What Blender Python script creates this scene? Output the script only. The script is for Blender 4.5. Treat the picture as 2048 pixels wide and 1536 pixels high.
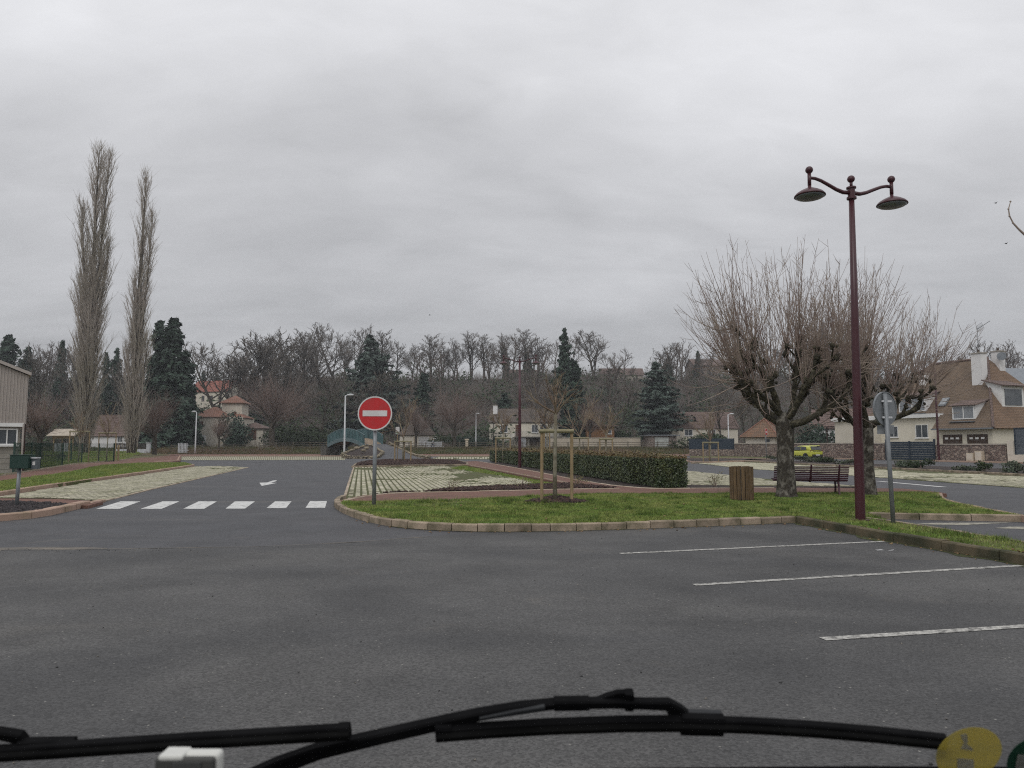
import bpy, bmesh, math, random
import numpy as np
from mathutils import Vector, Matrix

for o in list(bpy.data.objects):
    bpy.data.objects.remove(o)
sc = bpy.context.scene
COL = sc.collection
R = math.radians

# ------------------------------------------------------------------ camera
FPX, HOR, CAMH = 1450.0, 890.0, 1.6
PITCH = math.atan((HOR - 768.0) / FPX)
cam_d = bpy.data.cameras.new('camera')
cam = bpy.data.objects.new('camera', cam_d)
COL.objects.link(cam)
cam_d.sensor_width = 36.0
cam_d.lens = 36.0 * FPX / 2048.0
cam_d.clip_start = 0.05
cam_d.clip_end = 4000.0
cam_d.dof.use_dof = True
cam_d.dof.focus_distance = 28.0
cam_d.dof.aperture_fstop = 9.5
cam.location = (0, 0, CAMH)
cam.rotation_euler = (R(90) + PITCH, 0, 0)
sc.camera = cam

# ------------------------------------------------------------------ sky: overcast over a Nishita sky
SUN_EL, SUN_AZ = R(48), R(200)
world = bpy.data.worlds.new('World')
sc.world = world
world.use_nodes = True
nt = world.node_tree
nt.nodes.clear()
def wn(t, **k):
    n = nt.nodes.new(t)
    for a, b in k.items():
        setattr(n, a, b)
    return n
def wmath(op, a, b=None):
    n = wn('ShaderNodeMath', operation=op)
    for i, v in enumerate((a, b)):
        if v is None: continue
        if isinstance(v, (int, float)): n.inputs[i].default_value = v
        else: nt.links.new(v, n.inputs[i])
    return n.outputs[0]
out = wn('ShaderNodeOutputWorld'); bg = wn('ShaderNodeBackground')
nt.links.new(bg.outputs[0], out.inputs[0])
bg.inputs[1].default_value = 0.1
sky = wn('ShaderNodeTexSky', sky_type='NISHITA')
sky.sun_disc = False
sky.sun_elevation = SUN_EL
sky.sun_rotation = SUN_AZ
tc = wn('ShaderNodeTexCoord'); sep = wn('ShaderNodeSeparateXYZ')
nt.links.new(tc.outputs['Generated'], sep.inputs[0])
zc = wmath('MAXIMUM', sep.outputs[2], 0.0)
den = wmath('ADD', zc, 0.22)
cx = wmath('DIVIDE', sep.outputs[0], den); cy = wmath('DIVIDE', sep.outputs[1], den)
comb = wn('ShaderNodeCombineXYZ')
nt.links.new(wmath('MULTIPLY', cx, 0.75), comb.inputs[0]); nt.links.new(wmath('MULTIPLY', cy, 1.25), comb.inputs[1])
comb.inputs[2].default_value = 3.4
n1 = wn('ShaderNodeTexNoise'); n1.inputs['Scale'].default_value = 1.15; n1.inputs['Detail'].default_value = 5; n1.inputs['Roughness'].default_value = 0.5
n1.inputs['Distortion'].default_value = 0.4
n2 = wn('ShaderNodeTexNoise'); n2.inputs['Scale'].default_value = 5.5; n2.inputs['Detail'].default_value = 9; n2.inputs['Roughness'].default_value = 0.58; n2.inputs['Distortion'].default_value = 0.6
nt.links.new(comb.outputs[0], n1.inputs['Vector']); nt.links.new(comb.outputs[0], n2.inputs['Vector'])
# overcast luminance: brighter towards the zenith all round, modulated by the cloud deck
zp = wmath('POWER', zc, 0.8)
base = wmath('ADD', wmath('MULTIPLY', zp, 6.6), 3.3)
mod = wmath('ADD', wmath('MULTIPLY', wmath('SUBTRACT', n1.outputs[0], 0.5), 0.95), 1.0)
mod2 = wmath('ADD', wmath('MULTIPLY', wmath('SUBTRACT', n2.outputs[0], 0.5), 0.24), 1.0)
lum = wmath('MULTIPLY', wmath('MULTIPLY', base, mod), mod2)
tint = wn('ShaderNodeMixRGB', blend_type='MULTIPLY'); tint.inputs[0].default_value = 1
cl = wn('ShaderNodeCombineXYZ')
for i in range(3): nt.links.new(lum, cl.inputs[i])
nt.links.new(cl.outputs[0], tint.inputs[1]); tint.inputs[2].default_value = (0.985, 0.99, 1.02, 1)
mx = wn('ShaderNodeMixRGB'); mx.inputs[0].default_value = 0.96
nt.links.new(sky.outputs[0], mx.inputs[1]); nt.links.new(tint.outputs[0], mx.inputs[2])
nt.links.new(mx.outputs[0], bg.inputs[0])

sun_d = bpy.data.lights.new('sun', 'SUN'); sun_d.energy = 0.7; sun_d.angle = R(25); sun_d.color = (1, 0.97, 0.93)
sun = bpy.data.objects.new('sun', sun_d); COL.objects.link(sun)
sun.rotation_euler = (R(90) - SUN_EL, 0, R(180) - SUN_AZ)
sc.view_settings.view_transform = 'Standard'
sc.view_settings.look = 'None'
sc.view_settings.exposure = 0.1
sc.view_settings.gamma = 1.0
sc.view_settings.use_curve_mapping = False
sc.cycles.use_denoising = False
sc.cycles.use_adaptive_sampling = False
sc.cycles.filter_width = 1.15
sc.cycles.max_bounces = 6
sc.cycles.transparent_max_bounces = 8

# ------------------------------------------------------------------ projection helpers (photo pixel -> place)
SP, CP = math.sin(PITCH), math.cos(PITCH)
def ray(px, py):
    x = (px - 1024.0) / FPX; y = -(py - 768.0) / FPX
    return Vector((x, CP - y * SP, SP + y * CP))
def G(px, py, z=0.0):
    d = ray(px, py); t = (z - CAMH) / d.z
    return (d.x * t, d.y * t)
def A(px, py, Y):
    d = ray(px, py); t = Y / d.y
    return Vector((d.x * t, Y, CAMH + d.z * t))
def poly(pts, z=0.0):
    return [G(a, b, z) for a, b in pts]

# ------------------------------------------------------------------ materials
def srgb(r, g, b):
    f = lambda c: ((c / 255.0 + 0.055) / 1.055) ** 2.4 if c > 10 else c / 255.0 / 12.92
    return (f(r), f(g), f(b))
MATS = {}
def mat(name, c, c2=None, rough=0.85, scale=3.0, detail=4, lo=0.35, hi=0.65, stretch=(1, 1, 1), bump=0.0, bscale=None, metal=0.0, spec=0.3, objvar=0.0, fine=0.0, fscale=40.0, local=False):
    if name in MATS: return MATS[name]
    m = bpy.data.materials.new(name); m.use_nodes = True
    t = m.node_tree; N = t.nodes; L = t.links
    p = N['Principled BSDF']
    p.inputs['Roughness'].default_value = rough
    p.inputs['Metallic'].default_value = metal
    p.inputs['Specular IOR Level'].default_value = spec
    if local:
        g = N.new('ShaderNodeTexCoord'); pos = g.outputs['Object']
    else:
        g = N.new('ShaderNodeNewGeometry'); pos = g.outputs['Position']
    mp = N.new('ShaderNodeMapping'); mp.inputs['Scale'].default_value = stretch
    L.new(pos, mp.inputs[0])
    no = N.new('ShaderNodeTexNoise'); no.inputs['Scale'].default_value = scale; no.inputs['Detail'].default_value = detail
    L.new(mp.outputs[0], no.inputs['Vector'])
    mr = N.new('ShaderNodeMapRange'); mr.inputs[1].default_value = lo; mr.inputs[2].default_value = hi
    L.new(no.outputs[0], mr.inputs[0])
    mix = N.new('ShaderNodeMixRGB')
    if c2 is None: c2 = tuple(x * 0.7 for x in c)
    mix.inputs[1].default_value = (*c, 1); mix.inputs[2].default_value = (*c2, 1)
    L.new(mr.outputs[0], mix.inputs[0])
    col = mix.outputs[0]
    def mulby(val_out, lo_, hi_):
        nonlocal col
        r_ = N.new('ShaderNodeMapRange'); r_.inputs[3].default_value = lo_; r_.inputs[4].default_value = hi_
        L.new(val_out, r_.inputs[0])
        h = N.new('ShaderNodeMixRGB'); h.blend_type = 'MULTIPLY'; h.inputs[0].default_value = 1
        L.new(col, h.inputs[1]); L.new(r_.outputs[0], h.inputs[2]); col = h.outputs[0]
    if objvar:
        oi = N.new('ShaderNodeObjectInfo'); mulby(oi.outputs['Random'], 1 - objvar, 1 + objvar)
    if fine:
        vo = N.new('ShaderNodeTexVoronoi'); vo.inputs['Scale'].default_value = fscale
        L.new(mp.outputs[0], vo.inputs['Vector'])
        sx = N.new('ShaderNodeSeparateXYZ'); L.new(vo.outputs['Color'], sx.inputs[0])
        mulby(sx.outputs[0], 1 - fine, 1 + fine)
    L.new(col, p.inputs['Base Color'])
    if bump:
        b = N.new('ShaderNodeBump'); b.inputs['Strength'].default_value = bump; b.inputs['Distance'].default_value = 0.02
        nb = N.new('ShaderNodeTexNoise'); nb.inputs['Scale'].default_value = bscale or scale * 4; nb.inputs['Detail'].default_value = 5
        L.new(mp.outputs[0], nb.inputs['Vector']); L.new(nb.outputs[0], b.inputs['Height']); L.new(b.outputs[0], p.inputs['Normal'])
    MATS[name] = m
    return m

def asphalt(name, c, warm, speck, sc_big, rough=0.8):
    m = bpy.data.materials.new(name); m.use_nodes = True
    t = m.node_tree; N = t.nodes; L = t.links; p = N['Principled BSDF']
    p.inputs['Specular IOR Level'].default_value = 0.35
    g = N.new('ShaderNodeNewGeometry'); pos = g.outputs['Position']
    def noise(s, d=4, st=(1, 1, 1), rough_=0.55, dist=0.0):
        mp = N.new('ShaderNodeMapping'); mp.inputs['Scale'].default_value = st; L.new(pos, mp.inputs[0])
        n = N.new('ShaderNodeTexNoise'); n.inputs['Scale'].default_value = s; n.inputs['Detail'].default_value = d; n.inputs['Roughness'].default_value = rough_
        n.inputs['Distortion'].default_value = dist
        L.new(mp.outputs[0], n.inputs['Vector']); return n.outputs[0]
    def rng(v, a, b, c_, d):
        r_ = N.new('ShaderNodeMapRange'); r_.inputs[1].default_value = a; r_.inputs[2].default_value = b; r_.inputs[3].default_value = c_; r_.inputs[4].default_value = d
        L.new(v, r_.inputs[0]); return r_.outputs[0]
    def mixc(f, a, b, mode='MIX'):
        x = N.new('ShaderNodeMixRGB'); x.blend_type = mode
        for i, v in enumerate((f, a, b)):
            if isinstance(v, (int, float)): x.inputs[i].default_value = v
            elif isinstance(v, tuple): x.inputs[i].default_value = (*v, 1)
            else: L.new(v, x.inputs[i])
        return x.outputs[0]
    big = noise(sc_big, 5, (1, 1.6, 1), 0.55, 0.5)
    mid = noise(0.9, 6, (1, 1, 1), 0.6)
    col = mixc(rng(big, 0.35, 0.65, 0, 1), c, warm)
    col = mixc(1.0, col, rng(mid, 0.3, 0.7, 0.8, 1.2), 'MULTIPLY')
    st = noise(0.35, 6, (0.35, 1.8, 1), 0.6, 1.2)
    col = mixc(rng(st, 0.56, 0.74, 0, 0.35), col, tuple(x * 0.62 for x in c))
    dust = noise(0.22, 5, (0.3, 1.5, 1), 0.6, 0.8)
    col = mixc(rng(dust, 0.57, 0.75, 0, 0.4), col, (0.17, 0.155, 0.135))
    sm = noise(0.75, 7, (1, 1.4, 1), 0.65, 0.6)
    col = mixc(rng(sm, 0.62, 0.74, 0, 0.32), col, (0.16, 0.14, 0.115))
    dk = noise(0.5, 6, (1.3, 0.8, 1), 0.6, 0.3)
    col = mixc(rng(dk, 0.6, 0.76, 0, 0.35), col, tuple(x * 0.5 for x in c))
    v1 = N.new('ShaderNodeTexVoronoi'); v1.inputs['Scale'].default_value = 75; L.new(pos, v1.inputs['Vector'])
    sx = N.new('ShaderNodeSeparateXYZ'); L.new(v1.outputs['Color'], sx.inputs[0])
    col = mixc(1.0, col, rng(sx.outputs[0], 0, 1, 1 - speck, 1 + speck), 'MULTIPLY')
    v2 = N.new('ShaderNodeTexVoronoi'); v2.inputs['Scale'].default_value = 34; L.new(pos, v2.inputs['Vector'])
    sy = N.new('ShaderNodeSeparateXYZ'); L.new(v2.outputs['Color'], sy.inputs[0])
    pale = N.new('ShaderNodeMath'); pale.operation = 'MULTIPLY'
    L.new(rng(sy.outputs[1], 0.96, 0.985, 0, 0.8), pale.inputs[0]); L.new(rng(v2.outputs['Distance'], 0.16, 0.3, 1, 0), pale.inputs[1])
    col = mixc(pale.outputs[0], col, (0.30, 0.29, 0.26))
    L.new(col, p.inputs['Base Color'])
    L.new(rng(big, 0.3, 0.7, rough - 0.06, rough + 0.08), p.inputs['Roughness'])
    b = N.new('ShaderNodeBump'); b.inputs['Strength'].default_value = 0.5; b.inputs['Distance'].default_value = 0.004
    L.new(v1.outputs['Distance'], b.inputs['Height']); L.new(b.outputs[0], p.inputs['Normal'])
    MATS[name] = m
    return m

M_ASPH = asphalt('old_asphalt', (0.046, 0.046, 0.0468), (0.092, 0.09, 0.087), 0.38, 0.24, 0.7)
M_ROAD = asphalt('road_asphalt', (0.05, 0.051, 0.056), (0.07, 0.07, 0.074), 0.32, 0.2, 0.64)
M_GRASS_G = mat('lawn_soil', (0.08, 0.1, 0.024), (0.115, 0.1, 0.045), scale=1.1, fine=0.3, fscale=60, bump=0.5, bscale=30)
M_BLADE = mat('grass_blade', (0.14, 0.225, 0.045), (0.3, 0.32, 0.1), rough=0.6, scale=1.3, detail=6, lo=0.35, hi=0.72, fine=0.5, fscale=16, spec=0.25)
M_BANK = mat('bank_grass', (0.075, 0.09, 0.03), (0.13, 0.1, 0.055), scale=0.35, detail=6, fine=0.35, fscale=6, bump=0.6, bscale=4)
M_REDPATH = mat('red_gravel', (0.185, 0.098, 0.073), (0.14, 0.078, 0.06), scale=2.0, fine=0.35, fscale=45, bump=0.4, bscale=80)
M_KERB = mat('kerb_concrete', (0.33, 0.262, 0.195), (0.13, 0.115, 0.072), scale=3.2, detail=8, lo=0.4, hi=0.68, objvar=0.2, fine=0.2, fscale=90, bump=0.25, bscale=60)
M_KERBP = mat('pink_kerb_concrete', (0.4, 0.28, 0.215), (0.26, 0.2, 0.135), scale=1.8, detail=6, lo=0.5, hi=0.75, objvar=0.1, fine=0.1, fscale=90, bump=0.2, bscale=60)
M_KERBD = mat('mossy_kerb_concrete', (0.13, 0.105, 0.065), (0.05, 0.05, 0.028), scale=2.2, detail=7, lo=0.35, hi=0.6, objvar=0.12, fine=0.12, fscale=90, bump=0.3, bscale=60)
M_EDGE = mat('edging_concrete', (0.45, 0.38, 0.3), (0.3, 0.24, 0.17), scale=2, objvar=0.1)
M_PAVER = mat('paver_concrete', (0.46, 0.43, 0.335), (0.29, 0.285, 0.185), scale=1.3, detail=7, lo=0.35, hi=0.7, objvar=0.14, fine=0.3, fscale=5, bump=0.3, bscale=70)
M_JOINT = mat('joint_grass', (0.07, 0.088, 0.022), (0.085, 0.075, 0.035), scale=1.2, fine=0.35, fscale=30, bump=0.5, bscale=40)
M_MULCH = mat('bark_soil', (0.05, 0.036, 0.03), (0.03, 0.022, 0.02), scale=6, fine=0.4, fscale=30, bump=0.8, bscale=40)
M_CHIP = mat('bark_chip', (0.085, 0.05, 0.04), (0.03, 0.02, 0.02), scale=9, fine=0.5, fscale=18)
M_LAVA = mat('lava_stone', (0.035, 0.032, 0.034), (0.06, 0.05, 0.05), scale=9, fine=0.4, fscale=18)
M_WHITE = mat('road_paint', (0.6, 0.6, 0.58), (0.2, 0.2, 0.195), scale=6, detail=9, lo=0.52, hi=0.72, fine=0.14, fscale=60)
M_FADED = mat('worn_road_paint', (0.42, 0.41, 0.38), (0.12, 0.118, 0.112), scale=14, detail=8, lo=0.46, hi=0.66, fine=0.3, fscale=70)
M_WOOD = mat('stake_wood', (0.36, 0.26, 0.15), (0.24, 0.19, 0.11), scale=5, stretch=(5, 5, 0.6), objvar=0.12, bump=0.2)
M_WOODG = mat('weathered_fence_wood', (0.15, 0.125, 0.095), (0.09, 0.08, 0.06), scale=4, stretch=(2, 2, 2), objvar=0.15)
M_BIN = mat('bin_slat_wood', (0.175, 0.115, 0.06), (0.085, 0.058, 0.034), scale=7, stretch=(6, 6, 0.5), objvar=0.2, bump=0.25)
M_BURG = mat('burgundy_paint', (0.05, 0.01, 0.015), (0.062, 0.013, 0.018), rough=0.38, scale=2, spec=0.5)
M_BURG2 = mat('bench_paint', (0.055, 0.013, 0.026), (0.07, 0.018, 0.032), rough=0.4, scale=2, spec=0.5)
M_GALV = mat('galvanised_steel', (0.25, 0.265, 0.275), (0.19, 0.205, 0.215), rough=0.5, scale=6, metal=0.3, spec=0.5)
M_RED = mat('sign_red', (0.58, 0.02, 0.024), (0.48, 0.03, 0.03), rough=0.4, scale=5, spec=0.5)
M_SIGNW = mat('sign_white', (0.72, 0.71, 0.7), (0.64, 0.63, 0.61), rough=0.4, scale=3, spec=0.5)
M_LAMPW = mat('lamp_white', (0.6, 0.61, 0.62), (0.5, 0.51, 0.52), rough=0.4, scale=2, spec=0.5)
M_GLASSL = mat('lamp_glass', (0.12, 0.14, 0.14), (0.2, 0.22, 0.21), rough=0.25, scale=6, spec=0.6)
M_GREEN = mat('green_coated_steel', (0.014, 0.042, 0.032), (0.018, 0.05, 0.038), rough=0.5, scale=2, spec=0.4)
M_BARK = mat('lichen_bark', (0.05, 0.043, 0.033), (0.24, 0.225, 0.19), scale=8, detail=9, lo=0.47, hi=0.72, stretch=(1, 1, 0.7), fine=0.3, fscale=28, bump=1.0, bscale=22)
M_MOSSB = mat('mossy_limb_bark', (0.045, 0.04, 0.026), (0.15, 0.135, 0.09), scale=7, detail=8, lo=0.5, hi=0.75, fine=0.35, fscale=26, bump=1.0, bscale=20)
M_WHIP = mat('young_shoot_bark', (0.24, 0.18, 0.155), (0.37, 0.31, 0.25), rough=0.7, scale=1.5, lo=0.4, hi=0.7)
M_TWIG = mat('grey_twig', (0.155, 0.135, 0.115), (0.11, 0.095, 0.082), scale=0.6)
M_TWIGR = mat('reddish_twig', (0.235, 0.175, 0.15), (0.17, 0.125, 0.11), scale=0.6)
M_POP = mat('poplar_twig', (0.39, 0.345, 0.305), (0.3, 0.27, 0.22), scale=0.25)
M_TRUNK = mat('dark_trunk', (0.075, 0.06, 0.045), (0.045, 0.04, 0.03), scale=3, bump=0.5)
M_STEM = mat('pale_stem', (0.27, 0.25, 0.19), (0.15, 0.13, 0.09), scale=7, lo=0.4, hi=0.65)
M_FIR = mat('fir_needles', (0.03, 0.052, 0.036), (0.056, 0.084, 0.06), scale=0.9, fine=0.45, fscale=3)
M_CEDAR = mat('cedar_needles', (0.06, 0.085, 0.07), (0.095, 0.125, 0.105), scale=0.9, fine=0.4, fscale=3)
M_IVY = mat('ivy_leaf', (0.025, 0.042, 0.018), (0.045, 0.062, 0.026), scale=1.2, fine=0.45, fscale=4)
M_LEAF = mat('hedge_leaf', (0.035, 0.06, 0.02), (0.085, 0.105, 0.035), rough=0.42, scale=2.2, fine=0.5, fscale=22, spec=0.5)
M_LEAFR = mat('hedge_top_leaf', (0.15, 0.13, 0.045), (0.13, 0.075, 0.03), rough=0.5, scale=3, fine=0.4, fscale=22, spec=0.4)
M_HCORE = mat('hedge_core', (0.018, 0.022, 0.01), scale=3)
M_SHRUB = mat('shrub_leaf', (0.08, 0.105, 0.07), (0.055, 0.06, 0.035), scale=1.5, fine=0.4, fscale=12)
M_BRUSH = mat('brush_twig', (0.105, 0.085, 0.073), (0.145, 0.115, 0.095), scale=0.12, detail=4)
M_HILL = mat('hillside_litter', (0.045, 0.043, 0.033), (0.065, 0.056, 0.044), scale=0.09, detail=7, fine=0.4, fscale=0.9, bump=0.5, bscale=1)
# ------------------------------------------------------------------ mesh helpers
ORI = {}
def tag(o, label=None, cat=None, group=None, kind=None):
    if label: o['label'] = label
    if cat: o['category'] = cat
    if group: o['group'] = group
    if kind: o['kind'] = kind
    return o
def thing(name, label, cat, loc=(0, 0, 0), rz=0.0, group=None, local=False):
    o = bpy.data.objects.new(name, None); COL.objects.link(o)
    o.empty_display_size = 0.2
    o.location = loc; o.rotation_euler = (0, 0, rz)
    if not local: ORI[o.name] = Vector(loc)
    return tag(o, label, cat, group)
def struct(name, loc=(0, 0, 0)):
    o = bpy.data.objects.new(name, None); COL.objects.link(o); o.location = loc
    ORI[o.name] = Vector(loc); o['kind'] = 'structure'
    return o
def link(me, name, parent=None, m=None):
    if m is not None: me.materials.append(m)
    o = bpy.data.objects.new(name, me); COL.objects.link(o)
    if parent is not None: o.parent = parent
    return o
def origin_of(parent):
    while parent is not None:
        if parent.name in ORI: return ORI[parent.name]
        parent = parent.parent
    return None

class MB:
    def __init__(s): s.v = []; s.f = []
    def add(s, vs, fs):
        b = len(s.v); s.v.extend(vs); s.f.extend([tuple(i + b for i in f) for f in fs]); return s
    def box(s, c, size, rz=0.0, rx=0.0, ry=0.0):
        hx, hy, hz = size[0] / 2, size[1] / 2, size[2] / 2
        vs = [Vector((x * hx, y * hy, z * hz)) for z in (-1, 1) for y in (-1, 1) for x in (-1, 1)]
        if rx or ry or rz:
            m = Matrix.Rotation(rz, 3, 'Z') @ Matrix.Rotation(ry, 3, 'Y') @ Matrix.Rotation(rx, 3, 'X')
            vs = [m @ v for v in vs]
        c = Vector(c)
        return s.add([tuple(v + c) for v in vs], [(0, 2, 3, 1), (4, 5, 7, 6), (0, 1, 5, 4), (2, 6, 7, 3), (0, 4, 6, 2), (1, 3, 7, 5)])
    def bar(s, a, b, w, h, up=(0, 0, 1)):
        a = Vector(a); b = Vector(b); d = (b - a).normalized(); upv = Vector(up)
        if abs(d.dot(upv)) > 0.98: upv = Vector((1, 0, 0))
        x = d.cross(upv).normalized() * (w / 2); y = x.normalized().cross(d).normalized() * (h / 2)
        vs = [tuple(p + sx * x + sy * y) for p in (a, b) for sx, sy in ((-1, -1), (1, -1), (1, 1), (-1, 1))]
        return s.add(vs, [(0, 1, 2, 3), (7, 6, 5, 4), (0, 4, 5, 1), (1, 5, 6, 2), (2, 6, 7, 3), (3, 7, 4, 0)])
    def tube(s, pts, rad, n=6, cap=True):
        k = len(pts)
        if isinstance(rad, (int, float)): rad = [rad] * k
        b = len(s.v)
        for i in range(k):
            p = pts[i]; q0 = pts[max(i - 1, 0)]; q1 = pts[min(i + 1, k - 1)]
            dx, dy, dz = q1[0] - q0[0], q1[1] - q0[1], q1[2] - q0[2]
            l = math.sqrt(dx * dx + dy * dy + dz * dz) or 1e-6
            dx /= l; dy /= l; dz /= l
            if abs(dz) < 0.9: ax, ay, az = -dy, dx, 0.0
            else: ax, ay, az = dz, 0.0, -dx
            l = math.sqrt(ax * ax + ay * ay + az * az) or 1e-6
            ax /= l; ay /= l; az /= l
            bx, by, bz = dy * az - dz * ay, dz * ax - dx * az, dx * ay - dy * ax
            r = rad[i]
            for j in range(n):
                t = 2 * math.pi * j / n; c = math.cos(t) * r; e = math.sin(t) * r
                s.v.append((p[0] + ax * c + bx * e, p[1] + ay * c + by * e, p[2] + az * c + bz * e))
        f = s.f
        for i in range(k - 1):
            o0 = b + i * n; o1 = o0 + n
            for j in range(n):
                j2 = (j + 1) % n
                f.append((o0 + j, o0 + j2, o1 + j2, o1 + j))
        if cap:
            f.append(tuple(b + j for j in range(n))[::-1]); f.append(tuple(b + (k - 1) * n + j for j in range(n)))
        return s
    def lathe(s, prof, n=24, c=(0, 0, 0)):
        b = len(s.v)
        for r, z in prof:
            for j in range(n):
                t = 2 * math.pi * j / n
                s.v.append((c[0] + r * math.cos(t), c[1] + r * math.sin(t), c[2] + z))
        for i in range(len(prof) - 1):
            for j in range(n):
                j2 = (j + 1) % n
                s.f.append((b + i * n + j, b + i * n + j2, b + (i + 1) * n + j2, b + (i + 1) * n + j))
        s.f.append(tuple(b + j for j in range(n))[::-1]); s.f.append(tuple(b + (len(prof) - 1) * n + j for j in range(n)))
        return s
    def ball(s, c, r, n=8, m=6, sq=(1, 1, 1), jit=0.0, rng=None):
        b = len(s.v)
        s.v.append((c[0], c[1], c[2] - r * sq[2]))
        for i in range(1, m):
            ph = -math.pi / 2 + math.pi * i / m
            for j in range(n):
                t = 2 * math.pi * j / n; k = r * (1 + (rng.uniform(-jit, jit) if rng else 0))
                s.v.append((c[0] + k * math.cos(ph) * math.cos(t) * sq[0], c[1] + k * math.cos(ph) * math.sin(t) * sq[1], c[2] + k * math.sin(ph) * sq[2]))
        s.v.append((c[0], c[1], c[2] + r * sq[2])); top = len(s.v) - 1
        for j in range(n):
            j2 = (j + 1) % n
            s.f.append((b, b + 1 + j2, b + 1 + j))
            for i in range(m - 2):
                o = b + 1 + i * n
                s.f.append((o + j, o + j2, o + n + j2, o + n + j))
            o = b + 1 + (m - 2) * n
            s.f.append((o + j, o + j2, top))
        return s
    def prism(s, pts, z0, z1):
        n = len(pts); b = len(s.v)
        s.v += [(p[0], p[1], z0) for p in pts] + [(p[0], p[1], z1) for p in pts]
        s.f.append(tuple(b + i for i in range(n))[::-1]); s.f.append(tuple(b + n + i for i in range(n)))
        for i in range(n):
            j = (i + 1) % n
            s.f.append((b + i, b + j, b + n + j, b + n + i))
        return s
    def extr(s, prof, a, b_, width_dir):
        # prof: list of (across, z); swept from a to b_
        w = Vector((width_dir[0], width_dir[1], 0)); n = len(prof); b = len(s.v)
        for e in (a, b_):
            for t, z in prof: s.v.append((e[0] + w.x * t, e[1] + w.y * t, z))
        s.f.append(tuple(b + i for i in range(n))); s.f.append(tuple(b + n + i for i in range(n))[::-1])
        for i in range(n):
            j = (i + 1) % n
            s.f.append((b + i, b + n + i, b + n + j, b + j))
        return s
    def mesh(s, name='m', off=None, smooth=False):
        me = bpy.data.meshes.new(name)
        v = s.v
        if off is not None: v = [(a[0] - off[0], a[1] - off[1], a[2] - off[2]) for a in v]
        me.from_pydata(v, [], s.f); me.update()
        if smooth: me.polygons.foreach_set('use_smooth', [True] * len(me.polygons))
        return me
    def build(s, name, m, parent=None, smooth=False, **kw):
        o = link(s.mesh(name, origin_of(parent), smooth), name, parent, m)
        if kw: tag(o, **kw)
        return o

def np_mesh(name, V, F, m, parent=None, **kw):
    off = origin_of(parent)
    V = np.asarray(V, dtype=np.float32); F = np.asarray(F, dtype=np.int32)
    if off is not None: V = V - np.array(off, dtype=np.float32)
    me = bpy.data.meshes.new(name); k = F.shape[1]
    me.vertices.add(len(V)); me.vertices.foreach_set('co', V.ravel())
    me.loops.add(F.size); me.loops.foreach_set('vertex_index', F.ravel())
    me.polygons.add(len(F)); me.polygons.foreach_set('loop_start', np.arange(0, F.size, k, dtype=np.int32))
    me.polygons.foreach_set('loop_total', np.full(len(F), k, dtype=np.int32))
    me.update(calc_edges=True)
    o = link(me, name, parent, m)
    if kw: tag(o, **kw)
    return o
def inpoly(P, pts):
    x, y = P[:, 0], P[:, 1]; inside = np.zeros(len(P), bool); n = len(pts)
    for i in range(n):
        x0, y0 = pts[i]; x1, y1 = pts[(i + 1) % n]
        if y0 == y1: continue
        c = ((y0 > y) != (y1 > y)) & (x < (x1 - x0) * (y - y0) / (y1 - y0) + x0)
        inside ^= c
    return inside
def scatter(pts, n, rs):
    a = np.array(pts); lo = a.min(0); hi = a.max(0)
    out_ = []; got = 0
    for _ in range(60):
        P = lo + rs.rand(max(n, 1000), 2) * (hi - lo); P = P[inpoly(P, pts)]
        out_.append(P); got += len(P)
        if got >= n: break
    return np.concatenate(out_)[:n]
def parea(pts):
    return abs(sum(pts[i][0] * pts[(i + 1) % len(pts)][1] - pts[(i + 1) % len(pts)][0] * pts[i][1] for i in range(len(pts)))) / 2
def sheet(name, pts, z, m, parent=None, kind='structure'):
    me = bpy.data.meshes.new(name)
    me.from_pydata([(p[0], p[1], z) for p in pts], [], [tuple(range(len(pts)))]); me.update()
    if me.polygons[0].normal.z < 0: me.flip_normals()
    if z > 0.05:      # raised surfaces are solid down into the ground
        k = len(pts); me.clear_geometry()
        ar = sum(pts[i][0] * pts[(i + 1) % k][1] - pts[(i + 1) % k][0] * pts[i][1] for i in range(k)); q = pts if ar > 0 else pts[::-1]
        me.from_pydata([(p[0], p[1], z) for p in q] + [(p[0], p[1], -0.15) for p in q], [], [tuple(range(k))] + [(i, i + k, (i + 1) % k + k, (i + 1) % k) for i in range(k)]); me.update()
    o = link(me, name, parent, m)
    if parent is None and kind: o['kind'] = kind
    return o
def inset(pts, d):
    # shrink a polygon by d (towards the inside)
    n = len(pts); area = sum(pts[i][0] * pts[(i + 1) % n][1] - pts[(i + 1) % n][0] * pts[i][1] for i in range(n))
    sg = 1 if area > 0 else -1; r = []
    for i in range(n):
        a, b, c = Vector(pts[i - 1]), Vector(pts[i]), Vector(pts[(i + 1) % n])
        t = ((b - a).normalized() + (c - b).normalized())
        t = t.normalized() if t.length > 1e-6 else (c - b).normalized()
        r.append((b.x - t.y * sg * d, b.y + t.x * sg * d))
    return r
def walk(pts, step):
    out_ = [Vector(pts[0])]; seg = [(Vector(pts[i]), Vector(pts[i + 1])) for i in range(len(pts) - 1)]
    acc = 0.0
    for a, b in seg:
        l = (b - a).length; t = step - acc
        while t < l:
            out_.append(a + (b - a) * (t / l)); t += step
        acc = l - (t - step)
    if (out_[-1] - Vector(pts[-1])).length > step * 0.25: out_.append(Vector(pts[-1]))
    return out_
def smoothline(pts, it=2):
    pts = [Vector(p) for p in pts]
    for _ in range(it):
        q = [pts[0]]
        for i in range(len(pts) - 1):
            q += [pts[i] * 0.75 + pts[i + 1] * 0.25, pts[i] * 0.25 + pts[i + 1] * 0.75]
        q.append(pts[-1]); pts = q
    return [tuple(p) for p in pts]
KRNG = random.Random(5)
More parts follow.
